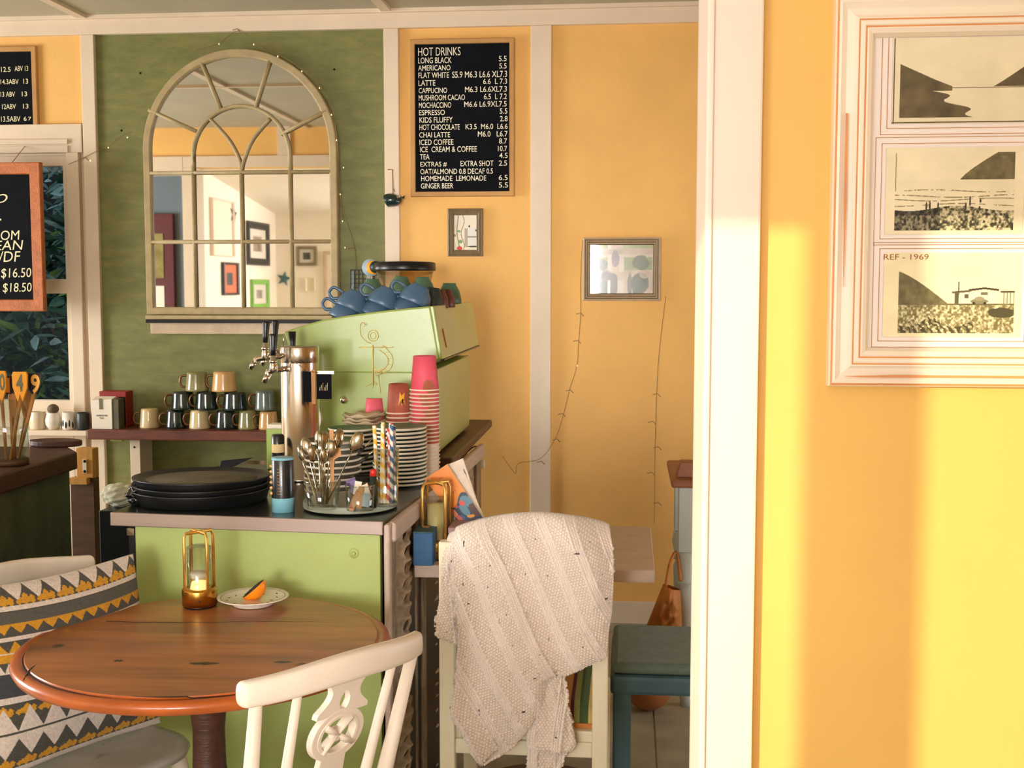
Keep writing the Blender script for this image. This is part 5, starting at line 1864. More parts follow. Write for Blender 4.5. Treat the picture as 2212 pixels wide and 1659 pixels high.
for ox, oy, ly, lf, sc_, k_, lab in cut:
    src = sp0 if k_ == 's' else fk0
    loc = (pA.x + ox * .6, pA.y + oy * .6, LZ + .010)
    rot = (math.radians(lf), math.radians(ly), random.uniform(-1.4, 1.4))
    if not used[k_]:
        used[k_] = True; o = src; o.location = loc; o.rotation_euler = rot; o['label'] = lab
    else:
        o = dup(src, loc, rot, lab)
    sc_ *= .86; o.scale = (sc_, sc_, sc_)
    o['group'] = 'cutlery in the glass'
# wooden paddle tag in the cutlery
p = at(717, 935, Y=pA.y + .02)
wd = thing('wooden_spatula', 'flat pale wooden spatula standing in the cutlery glass', 'spatula', (pA.x + .006, pA.y + .016, LZ + .01))
q = at(718, 928, Y=pA.y + .02) - wd.location
m = MB(); m.box(-.006 + q.x, .004 + q.x, -.002, .002, .03, q.z); m.prism([(q.x - .004, q.z - .05), (q.x + .02, q.z - .045), (q.x + .024, q.z - .065), (q.x + .006, q.z - .075)], -.003, .001); m.obj('blade', 'paper_kraft', wd)
# dark cutlery handles lying behind
for i, (px0_, py0_, px1_, py1_) in enumerate(((770, 985, 806, 945), (778, 1000, 815, 965), (760, 975, 800, 960))):
    a_ = at(px0_, py0_, Y=pB.y + .05); b__ = at(px1_, py1_, Y=pB.y + .07)
    root = thing('table_knife', ('table knife leaning behind the sachet jar, nearest the straws', 'table knife leaning low behind the sachet jar', 'table knife lying flattest behind the sachet jar')[i], 'knife', tuple(a_), 0, 'knives behind the sachets')
    m = MB(); m.tube([a_, a_.lerp(b__, .5)], [.005, .006], 8, flat=.6); m.obj('handle', 'black_plastic', root, world=True)
    m = MB(); m.tube([a_.lerp(b__, .5), b__], [.006, .003], 8, flat=.25); m.obj('blade', 'cutlery_steel', root, world=True)
p = at(795, 1040, Y=pB.y + .05)
bk = thing('knife_caddy', 'dark caddy holding knives behind the sachet jar', 'caddy', (p.x - .015, pB.y + .066, LZ))
m = MB(); m.lathe([(0, 0), (.026, 0), (.030, .075), (.027, .075), (.023, .004), (0, .004)], 24); m.obj('cup', 'black_plastic', bk)
# red top bit
p = at(800, 1022, Y=pB.y + .025)
rd = thing('sauce_bottle', 'small dark bottle with a red cap behind the straws', 'bottle', (p.x + .006, pB.y + .03, LZ))
m = MB(); m.lathe([(0, 0), (.008, 0), (.008, p.z - LZ - .008)], 18); m.obj('bottle', 'cup_dark', rd)
m = MB(); m.lathe([(.0083, p.z - LZ - .008), (.0083, p.z - LZ + .006), (.006, p.z - LZ + .009), (0, p.z - LZ + .009)], 18); m.obj('cap', 'red_plastic', rd)
# sachets
sach = [(758, 1048, .026, .016, -.4, 'purple_foil', 'purple foil sachet at the back of the sachet jar', .012), (764, 1086, .016, .05, .45, 'paper_kraft', 'kraft sugar stick leaning right in the sachet jar', -.010),
        (776, 1080, .015, .052, .12, 'paper_kraft', 'kraft sugar stick standing in the middle of the sachet jar', -.006), (770, 1060, .018, .03, .15, 'paper_white', 'pale kraft sachet at the top of the sachet jar', .0),
        (790, 1068, .018, .034, -.35, 'paper_white', 'white paper sachet tilted left in the sachet jar', -.002), (789, 1086, .020, .030, .15, 'moon_blue', 'silver blue sachet at the right of the sachet jar', -.012),
        (785, 1062, .02, .024, .9, 'paper_kraft', 'small kraft sachet sticking out of the sachet jar', .006), (764, 1062, .022, .020, .05, 'purple_foil', 'second purple sachet in the sachet jar', .008)]
for px, py, w_, h_, rt, mm_, lab, dy in sach:
    p = at(px + 2, py - 4, Y=pB.y + dy + .008)
    root = thing('sachet', lab, 'sachet', tuple(p), (math.radians(-8), rt, 0), 'sachets in the jar')
    m = MB(); m.box(-w_ / 2, w_ / 2, -.0018, .0018, -h_ / 2, h_ / 2); m.obj('packet', mm_, root, bevel=.001)
    m = MB(); m.box(-w_ / 2, w_ / 2, -.0006, .0006, h_ / 2, h_ / 2 + .004); m.obj('crimp', mm_, root)

# straws with spiral stripes
def straw_proto(c, L=.192, r=.0048):
    root = thing('paper_straw', 'x', 'straw')
    nx, ny = 17, 90
    U, V = np.meshgrid(np.linspace(0, 1, nx), np.linspace(0, 1, ny))
    Pg = np.stack([r * np.cos(U * 2 * math.pi), r * np.sin(U * 2 * math.pi), V * L], -1)
    ph = (U + V * L / .026) % 1.0
    kk = (ph < .5)[..., None]
    C = np.where(kk, srgb(np.array(c, float)), srgb(np.array((240, 230, 212.))))
    grid_mesh('tube', Pg, C, 'straw_paper', root)
    return root


colr = {'yellow': (246, 186, 36), 'red': (222, 52, 42), 'blue': (48, 92, 146), 'green': (44, 84, 62)}
prot = {k_: straw_proto(v_) for k_, v_ in colr.items()}
pused = set()
lay = ['yellow', 'yellow', 'yellow', 'red', 'blue', 'green', 'blue', 'yellow', 'blue', 'red', 'blue']
pos = [-.0215, -.0125, -.0035, .0055, .0145, .0225, .020, -.016, -.004, .004, .012]
dep = [-.004, -.012, -.016, -.016, -.012, -.004, .008, .010, .002, .012, .006]
tpn = ['leftmost', 'second from left', 'front left of centre', 'front right of centre', 'front right', 'rightmost in front', 'far right behind', 'back left', 'behind the front red one', 'back centre', 'back right']
for i, c in enumerate(lay):
    loc = (pC.x + pos[i], pC.y + dep[i], LZ + .009)
    rot = (math.radians(-2 * (dep[i] < 0)), math.radians(2.5 + pos[i] * 40), random.uniform(0, 6))
    lab = '%s and white striped paper straw, %s in the straw glass' % (c, tpn[i])
    if c in pused:
        o = dup(prot[c], loc, rot, lab, 'paper straws')
    else:
        pused.add(c); o = prot[c]; o.location = loc; o.rotation_euler = rot; o['label'] = lab; o['group'] = 'paper straws'
    sc_ = random.uniform(.97, 1.06); o.scale = (1, 1, sc_)

# ================================================================== SIDE TABLE BY THE SCREEN
TZ = 0.75
tF0 = at(890, 1226, Z=TZ); tF1 = at(1414, 1226, Z=TZ)
yb_ = at(1400, 1137, Z=TZ).y
stb = thing('cafe_table', 'small whitewashed wooden cafe table behind the draped chair', 'table', ((tF0.x + tF1.x) / 2, (tF0.y + yb_) / 2, 0))
x0, x1 = tF0.x, tF1.x; y0 = (tF0.y + tF1.y) / 2
nb = 4
for i in range(nb):
    ya, yb2 = y0 + (yb_ - y0) * i / nb, y0 + (yb_ - y0) * (i + 1) / nb
    m = MB(); m.box(x0, x1, ya + .001, yb2 - .001, TZ - .035, TZ); m.obj('plank', 'whitewash_wood', stb, world=True, bevel=.003)
xm, ym = (x0 + x1) / 2, (y0 + yb_) / 2
m = MB(); m.box(xm - .16, xm + .16, ym - .16, ym + .16, TZ - .055, TZ - .035); m.obj('bearer', 'whitewash_wood', stb, world=True)
m = MB(); m.lathe([(.20, 0), (.20, .012), (.06, .03), (.035, .06), (.032, .4), (.04, TZ - .07), (.07, TZ - .055)], 28, M=T(xm, ym, 0)); m.obj('pedestal', 'black_metal', stb, world=True)

# blue box
p0 = at(892, 1222, Z=TZ); p1 = at(935, 1222, Z=TZ)
w = (p1.x - p0.x) / 2; hh = at(914, 1152, Y=p0.y).z - TZ
bb = thing('napkin_box', 'blue painted box on the left corner of the small table', 'box', ((p0.x + p1.x) / 2, p0.y, TZ))
m = MB(); m.box(-w, w, 0, .10, 0, hh); m.obj('body', 'blue_box', bb, bevel=.003)
m = MB(); m.box(-w, w, .0, .10, hh, hh + .004); m.obj('top', 'blue_box_top', bb)
m = MB(); m.box(-.01, .008, .06, .085, hh + .004, hh + .0048); m.obj('sticker', 'spoon_wood', bb)


# cordless gold lanterns
def lantern(lab, loc, rot, s, lit, candle=None):
    root = thing('table_lantern', lab, 'lamp', loc, rot)
    R = .031 * s; H = .135 * s
    mm = MB(); mm.lathe([(R * .92, 0), (R * .92, .004)], 32); mm.obj('foot', 'black_plastic', root)
    mm = MB(); mm.lathe([(R, .004), (R, .030 * s), (R * .98, .032 * s), (0, .032 * s)], 40); b = mm.obj('base', 'brass', root)
    mm = MB(); mm.ell((-.001, -R, .015 * s), (.005, .0012, .0016), 10, 6); mm.obj('port', 'black_plastic', b)
    for k in range(2):
        mm = MB()
        M = Matrix.Rotation(k * math.pi / 2 + .55, 4, 'Z')
        q = [(-R * .93, 0, .028 * s), (-R * .93, 0, H * .93), (-R * .80, 0, H), (R * .80, 0, H), (R * .93, 0, H * .93), (R * .93, 0, .028 * s)]
        mm.tube(q, .0034 * s, 8, M=M, flat=.8); mm.obj('frame_bar', 'gold_light', root)
    mm = MB(); mm.lathe([(0, H - .002), (.006, H - .002), (.006, H + .004), (0, H + .005)], 14); mm.obj('finial', 'gold_light', root)
    mm = MB(); mm.lathe([(R * .70, .034 * s), (R * .70, H * .80), (R * .67, H * .80), (R * .67, .034 * s)], 32, cap=False); mm.obj('chimney', 'clear_glass', root)
    if candle:
        mm = MB(); mm.lathe([(R * .5, .034 * s), (R * .5, H * .72), (0, H * .73)], 24); mm.obj('candle', candle, root)
    else:
        mm = MB(); mm.lathe([(R * .55, .032 * s), (R * .45, .044 * s), (0, .046 * s)], 24); mm.obj('light_plate', 'lamp_glow' if lit else 'brass', root)
        mm = MB(); mm.lathe([(R * .5, .052 * s), (R * .62, .058 * s), (R * .5, .062 * s), (0, .062 * s)], 24); mm.obj('diffuser', 'paper_white', root)
        mm = MB(); mm.lathe([(R * .66, H * .80), (R * .6, H * .815), (0, H * .82)], 24); mm.obj('cap', 'clear_glass', root)
    return root


p = at(944, 1215, Z=TZ)
lantern('gold wire lantern with a candle behind the blue box', (at(942, 1180, Y=p.y + .06).x, p.y + .06, TZ), .2, 1.55, False, 'candle')
# mauve box
p0 = at(968, 1200, Y=p.y + .02)
w_ = .06
mb_ = thing('mauve_box', 'dusty mauve box at the back of the small table', 'box', (p0.x + w_, p.y + .03, TZ))
hz = at(980, 1142, Y=p.y + .02).z - TZ
m = MB(); m.box(-w_, w_ + .03, 0, .12, 0, hz); m.obj('body', 'mauve_box', mb_, bevel=.003)
m = MB(); m.box(-w_ - .002, w_ + .032, -.002, .122, hz - .016, hz + .001); m.obj('lid', 'mauve_box', mb_, bevel=.003)

# books leaning: orange cookbook and two pale booklets
YBk = p.y + .14


def leaning(name, lab, quad, Y, th, func, cover, cat='book'):
    """quad of photo pixels: bottom-left, bottom-right, top-right, top-left"""
    q = [at(a_, b_, Y=Y) for a_, b_ in quad]
    root = thing(name, lab, cat, tuple((q[0] + q[1]) / 2))
    m = MB(); m.prism([(v.x, v.z) for v in q], Y, Y + th); m.obj('pages', 'paper_white', root, world=True)
    nx, ny = 60, 90
    U, V = np.meshgrid(np.linspace(0, 1, nx), np.linspace(0, 1, ny))
    Q = np.array([tuple(v) for v in q])
    Pg = (Q[3] * (1 - U)[..., None] + Q[2] * U[..., None]) * (1 - V)[..., None] + (Q[0] * (1 - U)[..., None] + Q[1] * U[..., None]) * V[..., None]
    Pg[..., 1] = Y - .0012
    grid_mesh('cover', Pg[:, ::-1], srgb(np.clip(func(U, V), 0, 255))[:, ::-1], 'print_gloss', root, True, smooth=False)
    m = MB(); m.prism([(v.x, v.z) for v in q], Y + th, Y + th + .0012); m.obj('back_cover', cover, root, world=True)
    return root


def f_book(U, V):
    C = np.ones(U.shape + (3,)) * np.array((246, 142, 36.))
    C -= (V * 14)[..., None] * np.array((0, -1.2, .4))
    n = vnoise(U, V, 5, 7, 2)
    lowz = V > .60 + .10 * np.sin(U * 5 + .4)
    C[lowz] = (40, 52, 78)
    def bl(cx, cy, rx, ry, c):
        C[((U - cx) / rx) ** 2 + ((V - cy) / ry) ** 2 < 1] = c
    bl(.80, .66, .22, .10, (92, 140, 160)); bl(.55, .80, .16, .12, (92, 140, 160)); bl(.62, .67, .10, .05, (226, 72, 60)); bl(.35, .70, .06, .03, (226, 72, 60))
    bl(.88, .84, .14, .12, (88, 56, 46)); bl(.10, .80, .12, .10, (214, 128, 92)); bl(.16, .92, .10, .06, (198, 88, 68)); bl(.62, .93, .16, .03, (236, 160, 50)); bl(.30, .92, .06, .05, (50, 92, 140))
    for (x0_, x1_, y_, a_) in ((.30, .62, .14, 1.6), (.26, .86, .26, 1.0), (.34, .74, .32, 1.4), (.3, .7, .44, 2)):
        k_ = (U > x0_) & (U < x1_) & (np.abs(V - y_ - .012 * np.sin(U * 90)) < .012) & (np.sin(U * 160 * a_) > -.3)
        C[k_] = (190, 92, 24)
    return C


leaning('cookbook', 'orange cookbook leaning against the carved screen', [(990, 1128), (1043, 1118), (966, 1003), (917, 1035)], YBk, .016, f_book, 'paper_kraft')
fw_ = lambda U, V: np.ones(U.shape + (3,)) * np.array((226, 208, 182.)) * (.94 + .08 * vnoise(U, V, 4, 6, 8))[..., None]


def f_leaf(U, V):
    C = fw_(U, V)
    k_ = ((U - .86) / .04) ** 2 + ((V - .25) / .09) ** 2 < 1
    C[k_] = (96, 90, 84)
    return C


leaning('booklet', 'pale booklet with a dark mark behind the cookbook', [(1010, 1122), (1040, 1112), (1000, 990), (962, 1006)], YBk + .022, .006, f_leaf, 'paper_white', 'booklet')
leaning('booklet', 'plain white folded leaflet beside the cookbook spine', [(1030, 1122), (1046, 1118), (1004, 1022), (982, 1034)], YBk + .0185, .002, fw_, 'paper_white', 'leaflet')

# ================================================================== CREAM CHAIR WITH BLANKET
YCh = 2.80
cxl = at(967, 1400, Y=YCh).x; cxr = at(1297, 1400, Y=YCh).x
chw = cxr - cxl
chc = (cxl + cxr) / 2
ch = thing('dining_chair', 'cream painted dining chair draped with the knitted blanket', 'chair', (chc, YCh, 0))
pw = .0185
ztop_ = at(967, 1168, Y=YCh).z
for sx_, lab in ((-1, None), (1, None)):
    xx_ = sx_ * chw / 2
    m = MB(); m.hexa([(xx_ - pw, -.016, 0), (xx_ + pw, -.016, 0), (xx_ + pw, .022, 0), (xx_ - pw, .022, 0)],
                     [(xx_ - pw, -.016, ztop_), (xx_ + pw, -.016, ztop_), (xx_ + pw, .016, ztop_), (xx_ - pw, .016, ztop_)])
    m.obj('back_leg', 'cream_chair_paint', ch, bevel=.003)
    m = MB(); m.box(xx_ - pw, xx_ + pw, .40, .44, 0, .43); m.obj('front_leg', 'cream_chair_paint', ch, bevel=.003)
zr = at(1100, 1596, Y=YCh).z; zr2 = at(1100, 1628, Y=YCh).z
m = MB(); m.box(-chw / 2 + pw, chw / 2 - pw, -.010, .010, zr2, zr); m.obj('lower_rail', 'cream_chair_paint', ch, bevel=.003)
m = MB(); m.box(-chw / 2 + pw, chw / 2 - pw, -.010, .010, ztop_ - .09, ztop_ - .01); m.obj('top_rail', 'cream_chair_paint', ch, bevel=.003)
m = MB(); m.box(-chw / 2 + pw, chw / 2 - pw, -.006, .006, .70, .76); m.obj('middle_rail', 'cream_chair_paint', ch, bevel=.003)
m = MB(); m.box(-chw / 2 - .01, chw / 2 + .01, .0, .44, .40, .44); m.obj('seat', 'cream_chair_paint', ch, bevel=.004)
# striped seat cushion
nx, ny = 240, 60
U, V = np.meshgrid(np.linspace(0, 1, nx), np.linspace(0, 1, ny))
edge = np.minimum(np.minimum(U, 1 - U) * 9, np.minimum(V, 1 - V) * 9)
zz = .44 + .055 * np.sqrt(np.clip(edge, 0, 1))
Pg = np.stack([(U - .5) * (chw - .005), .018 + V * .42, zz], -1)
pal = [(74, 96, 50), (222, 192, 110), (56, 66, 74), (236, 222, 190), (122, 30, 40), (222, 160, 80), (70, 92, 56), (40, 44, 74), (238, 226, 200), (206, 142, 70), (90, 34, 44), (150, 150, 80)]
wid = np.array([3, 2, 1.2, 1, 1.6, 3.5, 2, 1.2, 1, 3, 1.4, 2.0]); cum = np.cumsum(wid) / wid.sum()
idx = np.searchsorted(cum, (U * 2.3) % 1.0 * .999)
C = srgb(np.array(pal, float))[idx]
sc = thing('seat_cushion', 'striped green, red and ochre seat cushion on the cream chair', 'cushion', (chc, YCh, 0))
grid_mesh('cover', Pg, C, 'stripe_cloth', sc)
m = MB(); m.box(-chw / 2 + .003, chw / 2 - .003, .018, .438, .4405, .452); m.obj('base', 'bag_orange', sc)


# ---- knitted blanket: three draped layers
def curve(pts, n):
    P_ = spline([(a_, b_, 0) for a_, b_ in pts], 16)
    P_ = np.array([(v.x, v.y) for v in P_])
    d = np.concatenate([[0], np.cumsum(np.hypot(*np.diff(P_, axis=0).T))]); d /= d[-1]
    t = np.linspace(0, 1, n)
    return np.stack([np.interp(t, d, P_[:, 0]), np.interp(t, d, P_[:, 1])], -1)


bl = thing('knitted_blanket', 'cream chunky-knit blanket flecked with dark wool draped over the chair', 'blanket', (chc, YCh - .03, at(1040, 1645, Y=YCh).z))


def layer(Lp, Rp, nx, ny, Y, bulge, foldf, wrap, seed, shear, part, arch=0.0):
    Lc, Rc = curve(Lp, ny), curve(Rp, ny)
    U, V = np.meshgrid(np.linspace(0, 1, nx), np.linspace(0, 1, ny))
    PX = Lc[:, None, 0] * (1 - U) + Rc[:, None, 0] * U
    PY = Lc[:, None, 1] * (1 - U) + Rc[:, None, 1] * U
    PY = PY - arch * (4 * U * (1 - U)) ** .8 * np.clip(1 - V * 2.2, 0, 1) ** 1.3
    # knit coordinates follow the cloth diagonal, in stitches
    a_ = (PX - 950) * math.cos(shear) + (PY - 1100) * math.sin(shear)     # across the ribs
    b_ = -(PX - 950) * math.sin(shear) + (PY - 1100) * math.cos(shear)    # along the ribs
    a_ = a_ + 5 * np.sin(b_ / 60 + seed); b_ = b_ + 6 * np.sin(a_ / 50)
    band = (a_ / 58.0) % 1.0
    lace = (band < .20) | (band > .88)
    st1 = np.abs(np.sin(a_ * math.pi / 7.2 + np.where((b_ / 5.6) % 2 < 1, 0, math.pi / 2))) * np.abs(np.sin(b_ * math.pi / 5.6))
    st2 = np.abs(np.sin(a_ * math.pi / 5.2 + .7 * np.sin(b_ * math.pi / 3.3)))
    knit = np.where(lace, st2 * .9 + .1, st1)
    ribline = np.exp(-((band - .20) / .035) ** 2) + np.exp(-((band - .88) / .035) ** 2)
    fan = np.abs(np.sin((b_ + 14 * np.abs(np.sin(a_ / 11.0))) * math.pi / 44)) ** 6
    n = vnoise(U, V, 4, 5, seed, 3)
    fold = np.zeros_like(U)
    for (ang, per, amp_, ph_) in foldf:
        w_ = PX * math.cos(ang) + PY * math.sin(ang)
        fold += amp_ * np.sin(w_ * 2 * math.pi / per + ph_)
    edge_ = np.clip(np.minimum(U, 1 - U) * 10, 0, 1) ** .6
    top_ = np.clip(V * wrap, 0, 1)
    D = bulge * np.sin(math.pi * np.clip(U, .02, .98)) ** .6 * (.5 + .5 * edge_) + fold * edge_ + .022 * (n - .5) + .0045 * knit + .004 * ribline + .003 * fan
    # over the rail: the first rows roll back over the top
    roll = np.sqrt(np.clip(1 - (1 - top_) ** 2, 0, 1))
    yw = Y + .055 * (1 - roll) - D * np.clip(top_ + .2, 0, 1)
    d0x = PX - 1106.0; d0y = 829.5 - PY
    F_, R_, U_ = np.array(_F), np.array(_R), np.array(_U)
    Dr = F_ * FOC + d0x[..., None] * R_ + d0y[..., None] * U_
    tt = Y / Dr[..., 1]
    W_ = np.array(CAM) + Dr * tt[..., None]
    W_[..., 1] = yw
    base = srgb(np.array((250, 238, 226.)))
    tone = .74 + .26 * np.clip(knit * 1.1, 0, 1)  # gaps between stitches darker and browner: shade put into the wool colour
    tone = np.where(ribline > .5, np.maximum(tone, .95), tone)
    C = base * tone[..., None]
    C = C * np.where(tone[..., None] < .84, np.array((1.0, .95, .86)), 1.0)
    fl = vnoise(U, V, nx / 9, ny / 9, seed + 50, 1)
    C = np.where((fl > .962)[..., None], srgb(np.array((70, 60, 54.))), C)
    o = grid_mesh(part, W_[:, ::-1], C[:, ::-1], 'knit_wool', bl, True)
    sd = o.modifiers.new('thickness', 'SOLIDIFY'); sd.thickness = .006; sd.offset = -1
    return o


layer([(964, 1160), (956, 1210), (952, 1270), (944, 1330), (943, 1372)], [(1040, 1130), (1020, 1200), (1010, 1270), (1004, 1330), (1000, 1390)], 100, 230, YCh - .020, .010,
      [(-.25, 75, .004, 0.6)], 5.0, 3, math.radians(-10), 'left_fold')
layer([(1128, 1432), (1132, 1500), (1140, 1590), (1136, 1690)], [(1206, 1440), (1222, 1520), (1236, 1580), (1196, 1700)], 110, 200, YCh - .024, .012,
      [(0, 50, .006, 1.0)], 40, 8, math.radians(4), 'hanging_end')
layer([(1138, 1440), (1150, 1520), (1142, 1600), (1148, 1612)], [(1215, 1430), (1230, 1540), (1245, 1606), (1230, 1622)], 100, 140, YCh - .034, .012,
      [(0, 40, .005, 1.0)], 40, 12, math.radians(4), 'gathered_end')
layer([(978, 1148), (982, 1220), (990, 1320), (993, 1400), (982, 1480), (976, 1545), (1036, 1644)], [(1316, 1142), (1325, 1200), (1324, 1300), (1316, 1360), (1310, 1414), (1300, 1424), (1250, 1446), (1188, 1466), (1178, 1490), (1166, 1532), (1122, 1600), (1044, 1648)], 380, 470, YCh - .044, .020,
      [(-.42, 95, .006, 2.0), (-.30, 210, .018, 1.0), (.1, 330, .014, .4)], 10.0, 21, math.radians(-26), 'front_fold', 30.0)

# ================================================================== BLUE CHAIR, TURNED-LEG TABLE, BAG
YS_ = at(1400, 1447, Z=.45).y
bx0_, bx1_ = at(1318, 1470, Y=YS_).x, at(1318, 1470, Y=YS_).x + .44
bch = thing('stool', 'dusty blue painted stool with a grey-green padded seat', 'stool', ((bx0_ + bx1_) / 2, YS_ + .2, 0))
zr_ = .45; 
m = MB(); m.box(bx0_, bx1_, YS_, YS_ + .42, .375, .43); m.obj('seat_frame', 'blue_chair_paint', bch, world=True, bevel=.012)
m = MB()
nxp = 5
m.box(bx0_ + .004, bx1_ - .004, YS_ + .01, YS_ + .41, .43, .462); m.obj('seat_pad', 'blue_chair_pad', bch, world=True, bevel=.016, seg=3)
for xa in (bx0_ + .008, bx1_ - .053):
    for ya in (YS_ + .01, YS_ + .36):
        m = MB(); m.box(xa, xa + .05, ya, ya + .05, 0, .38); m.obj('leg', 'blue_chair_paint', bch, world=True, bevel=.006)

YTb = 4.25
tx = at(1483, 1300, Y=YTb).x
ttop = at(1483, 1050, Y=YTb).z
tt = thing('hall_table', 'table with a brown top and white turned leg beside the doorway', 'table', (tx + .35, YTb + .2, 0))
xl_ = at(1450, 1040, Y=YTb - .03).x
m = MB(); m.box(xl_, xl_ + .8, YTb - .05, YTb + .45, ttop, ttop + .028); m.obj('top', 'brown_wood', tt, world=True, bevel=.008)
for (lx, ly) in ((tx, YTb), (tx + .68, YTb), (tx, YTb + .38), (tx + .68, YTb + .38)):
    z_a = at(1483, 1190, Y=YTb).z; z_b = at(1483, 1262, Y=YTb).z
    m = MB(); m.box(lx - .032, lx + .032, ly - .032, ly + .032, z_a, ttop); lg = m.obj('leg_block', 'pale_blue_paint', tt, world=True, bevel=.003)
    m = MB(); m.lathe([(.018, 0), (.022, .04), (.026, .10), (.020, .14), (.030, .30), (.034, z_b - .02), (.024, z_b), (.036, z_b + .01), (.036, z_b + .02), (.030, z_b + .03), (.040, (z_a + z_b) / 2 + .02), (.034, z_a - .02), (.036, z_a - .01), (.028, z_a)], 24, M=T(lx, ly, 0)); m.obj('turned_leg', 'pale_blue_paint', lg, world=True)
# brown box on the table
q0 = at(1458, 1025, Y=YTb); 
bxo = thing('wooden_box', 'small brown wooden box on the turned-leg table', 'box', (q0.x + .05, YTb + .04, ttop + .028))
hB_ = at(1480, 1000, Y=YTb).z - ttop - .028
m = MB(); m.hexa([(-.045, -.03, 0), (.08, -.03, 0), (.08, .06, 0), (-.045, .06, 0)], [(-.03, -.02, hB_), (.07, -.02, hB_), (.07, .05, hB_), (-.03, .05, hB_)]); m.obj('body', 'brown_wood', bxo, bevel=.004)
m = MB(); m.tube(spline([(.03, .03, hB_), (.035, .03, hB_ + .06), (.028, .03, hB_ + .10)], 5), .0025, 6); m.obj('cord', 'wire_brown', bxo)
# orange bag hanging under the table edge
def bagmesh(name, lab, quad, Y, thick, material, seed, cat='bag', topn=.6):
    zs_ = [at(a_, b_, Y=Y) for a_, b_ in quad]
    nx_, ny_ = 24, 30
    U, V = np.meshgrid(np.linspace(0, 1, nx_), np.linspace(0, 1, ny_))
    Q = np.array([tuple(v) for v in zs_])
    Pm = (Q[3] * (1 - U)[..., None] + Q[2] * U[..., None]) * (1 - V)[..., None] + (Q[0] * (1 - U)[..., None] + Q[1] * U[..., None]) * V[..., None]
    n = vnoise(U, V, 4, 5, seed, 3)
    bul = np.sin(math.pi * U) ** .5 * (np.sin(math.pi * np.clip(V * .85 + .12, 0, 1)) ** .6)
    A_ = Pm.copy(); A_[..., 1] = Y - thick * bul * (.6 + .8 * n)
    B_ = Pm.copy(); B_[..., 1] = Y + thick * bul * .8
    root = thing(name, lab, cat, tuple(Q[0]))
    full = np.concatenate([A_[:, ::-1], B_], axis=1)
    full = np.concatenate([full, full[:, :1]], axis=1)
    grid_mesh('sack', full, None, material, root, True)
    return root


bg_ = bagmesh('shopping_bag', 'orange-brown cloth bag hanging under the turned-leg table', [(1388, 1372), (1474, 1372), (1470, 1275), (1432, 1262)], YTb - .10, .05, 'bag_orange', 5)
m = MB(); m.tube(spline([at(1438, 1268, Y=YTb - .1), at(1448, 1215, Y=YTb - .06), at(1462, 1195, Y=YTb - .02), at(1470, 1255, Y=YTb - .08)], 6), .006, 8); m.obj('strap', 'bag_orange', bg_, world=True)
p = at(1400, 1532, Z=0.0)
gd = thing('floor_basket', 'round orange-brown cloth pouffe on the floor behind the stool', 'pouffe', (p.x, p.y, 0))
m = MB(); m.ell((0, 0, .085), (.085, .085, .085), 24, 14); m.obj('body', 'gourd_brown', gd)
m = MB(); m.lathe([(.012, 0), (.014, .006), (0, .010)], 12, M=T(0, 0, .166)); m.obj('button', 'bag_orange', gd)

# ================================================================== ROUND TABLE
RZ = 0.74
tc = at(447, 1381, Z=RZ)
TR = 0.395
tb = thing('pedestal_table', 'round dark wooden pedestal table with a worn moulded edge', 'table', (tc.x, tc.y, 0))
# top surface painted with grain and cracks
nr, na = 70, 240
Rr, Aa = np.meshgrid(np.linspace(0.0, TR - .030, nr), np.linspace(0, 2 * math.pi, na), indexing='ij')
X_, Y_ = Rr * np.cos(Aa), Rr * np.sin(Aa)
yawg = math.radians(3)
gx = X_ * math.cos(yawg) + Y_ * math.sin(yawg); gy = -X_ * math.sin(yawg) + Y_ * math.cos(yawg)
un, vn = (gx + .4) / .8, (gy + .4) / .8
g1 = vnoise(un, vn, 2, 22, 4, 4); g2 = vnoise(un, vn, 3, 4, 9, 3); g3 = vnoise(un, vn, 4, 60, 12, 2)
tone = np.clip(-.30 + .80 * g1 + .80 * g2 + .25 * g3, 0, 1)[..., None]
Cc = srgb(np.array((78, 42, 22.))) * (1 - tone) + srgb(np.array((196, 126, 72.))) * tone
ck = (np.abs(gy - (.135 + .012 * np.sin(gx * 9))) < .0016 + .0012 * (gx > -.25)) & (gx > -.27) & (gx < .30)
for (kx_, ky_, rx_, ry_) in ((.045, -.165, .034, .010), (-.135, -.155, .010, .005), (.20, -.150, .018, .007), (.25, -.16, .02, .006), (-.30, -.06, .012, .012)):
    Cc[((gx - kx_) / rx_) ** 2 + ((gy - ky_) / ry_) ** 2 < 1 + .5 * (g3 - .5)] = srgb(np.array((40, 18, 10.)))
Pz = np.stack([X_, Y_, np.full_like(X_, RZ) + .0006 * (g1 - .5)], -1)
grid_mesh('top', Pz, Cc, 'tabletop_wood', tb)
m = MB()
m.lathe([(0, RZ - .030), (TR - .07, RZ - .032), (TR - .03, RZ - .034), (TR - .006, RZ - .028), (TR, RZ - .016), (TR - .003, RZ - .007), (TR - .012, RZ - .003), (TR - .022, RZ - .0035), (TR - .026, RZ - .006), (TR - .030, RZ - .001), (TR - .0301, RZ + .0)], 96, cap=False)
m.obj('moulded_edge', 'edge_wood', tb)
m = MB()
for a0_, a1_, r0_, r1_ in ((math.radians(197), math.radians(262), TR - .026, TR - .024), (math.radians(268), math.radians(300), TR - .03, TR - .026), (math.radians(215), math.radians(228), TR - .05, TR - .002)):
    n_ = 24
    pts = []
    for i in range(n_ + 1):
        a = a0_ + (a1_ - a0_) * i / n_; r_ = r0_ + (r1_ - r0_) * i / n_
        pts.append((r_ * math.cos(a), r_ * math.sin(a), RZ - (.0035 if r_ > TR - .028 else 0)))
    m.tube(pts, [.0004 + .0018 * math.sin(math.pi * i / n_) for i in range(n_ + 1)], 6, flat=.4)
pts = []
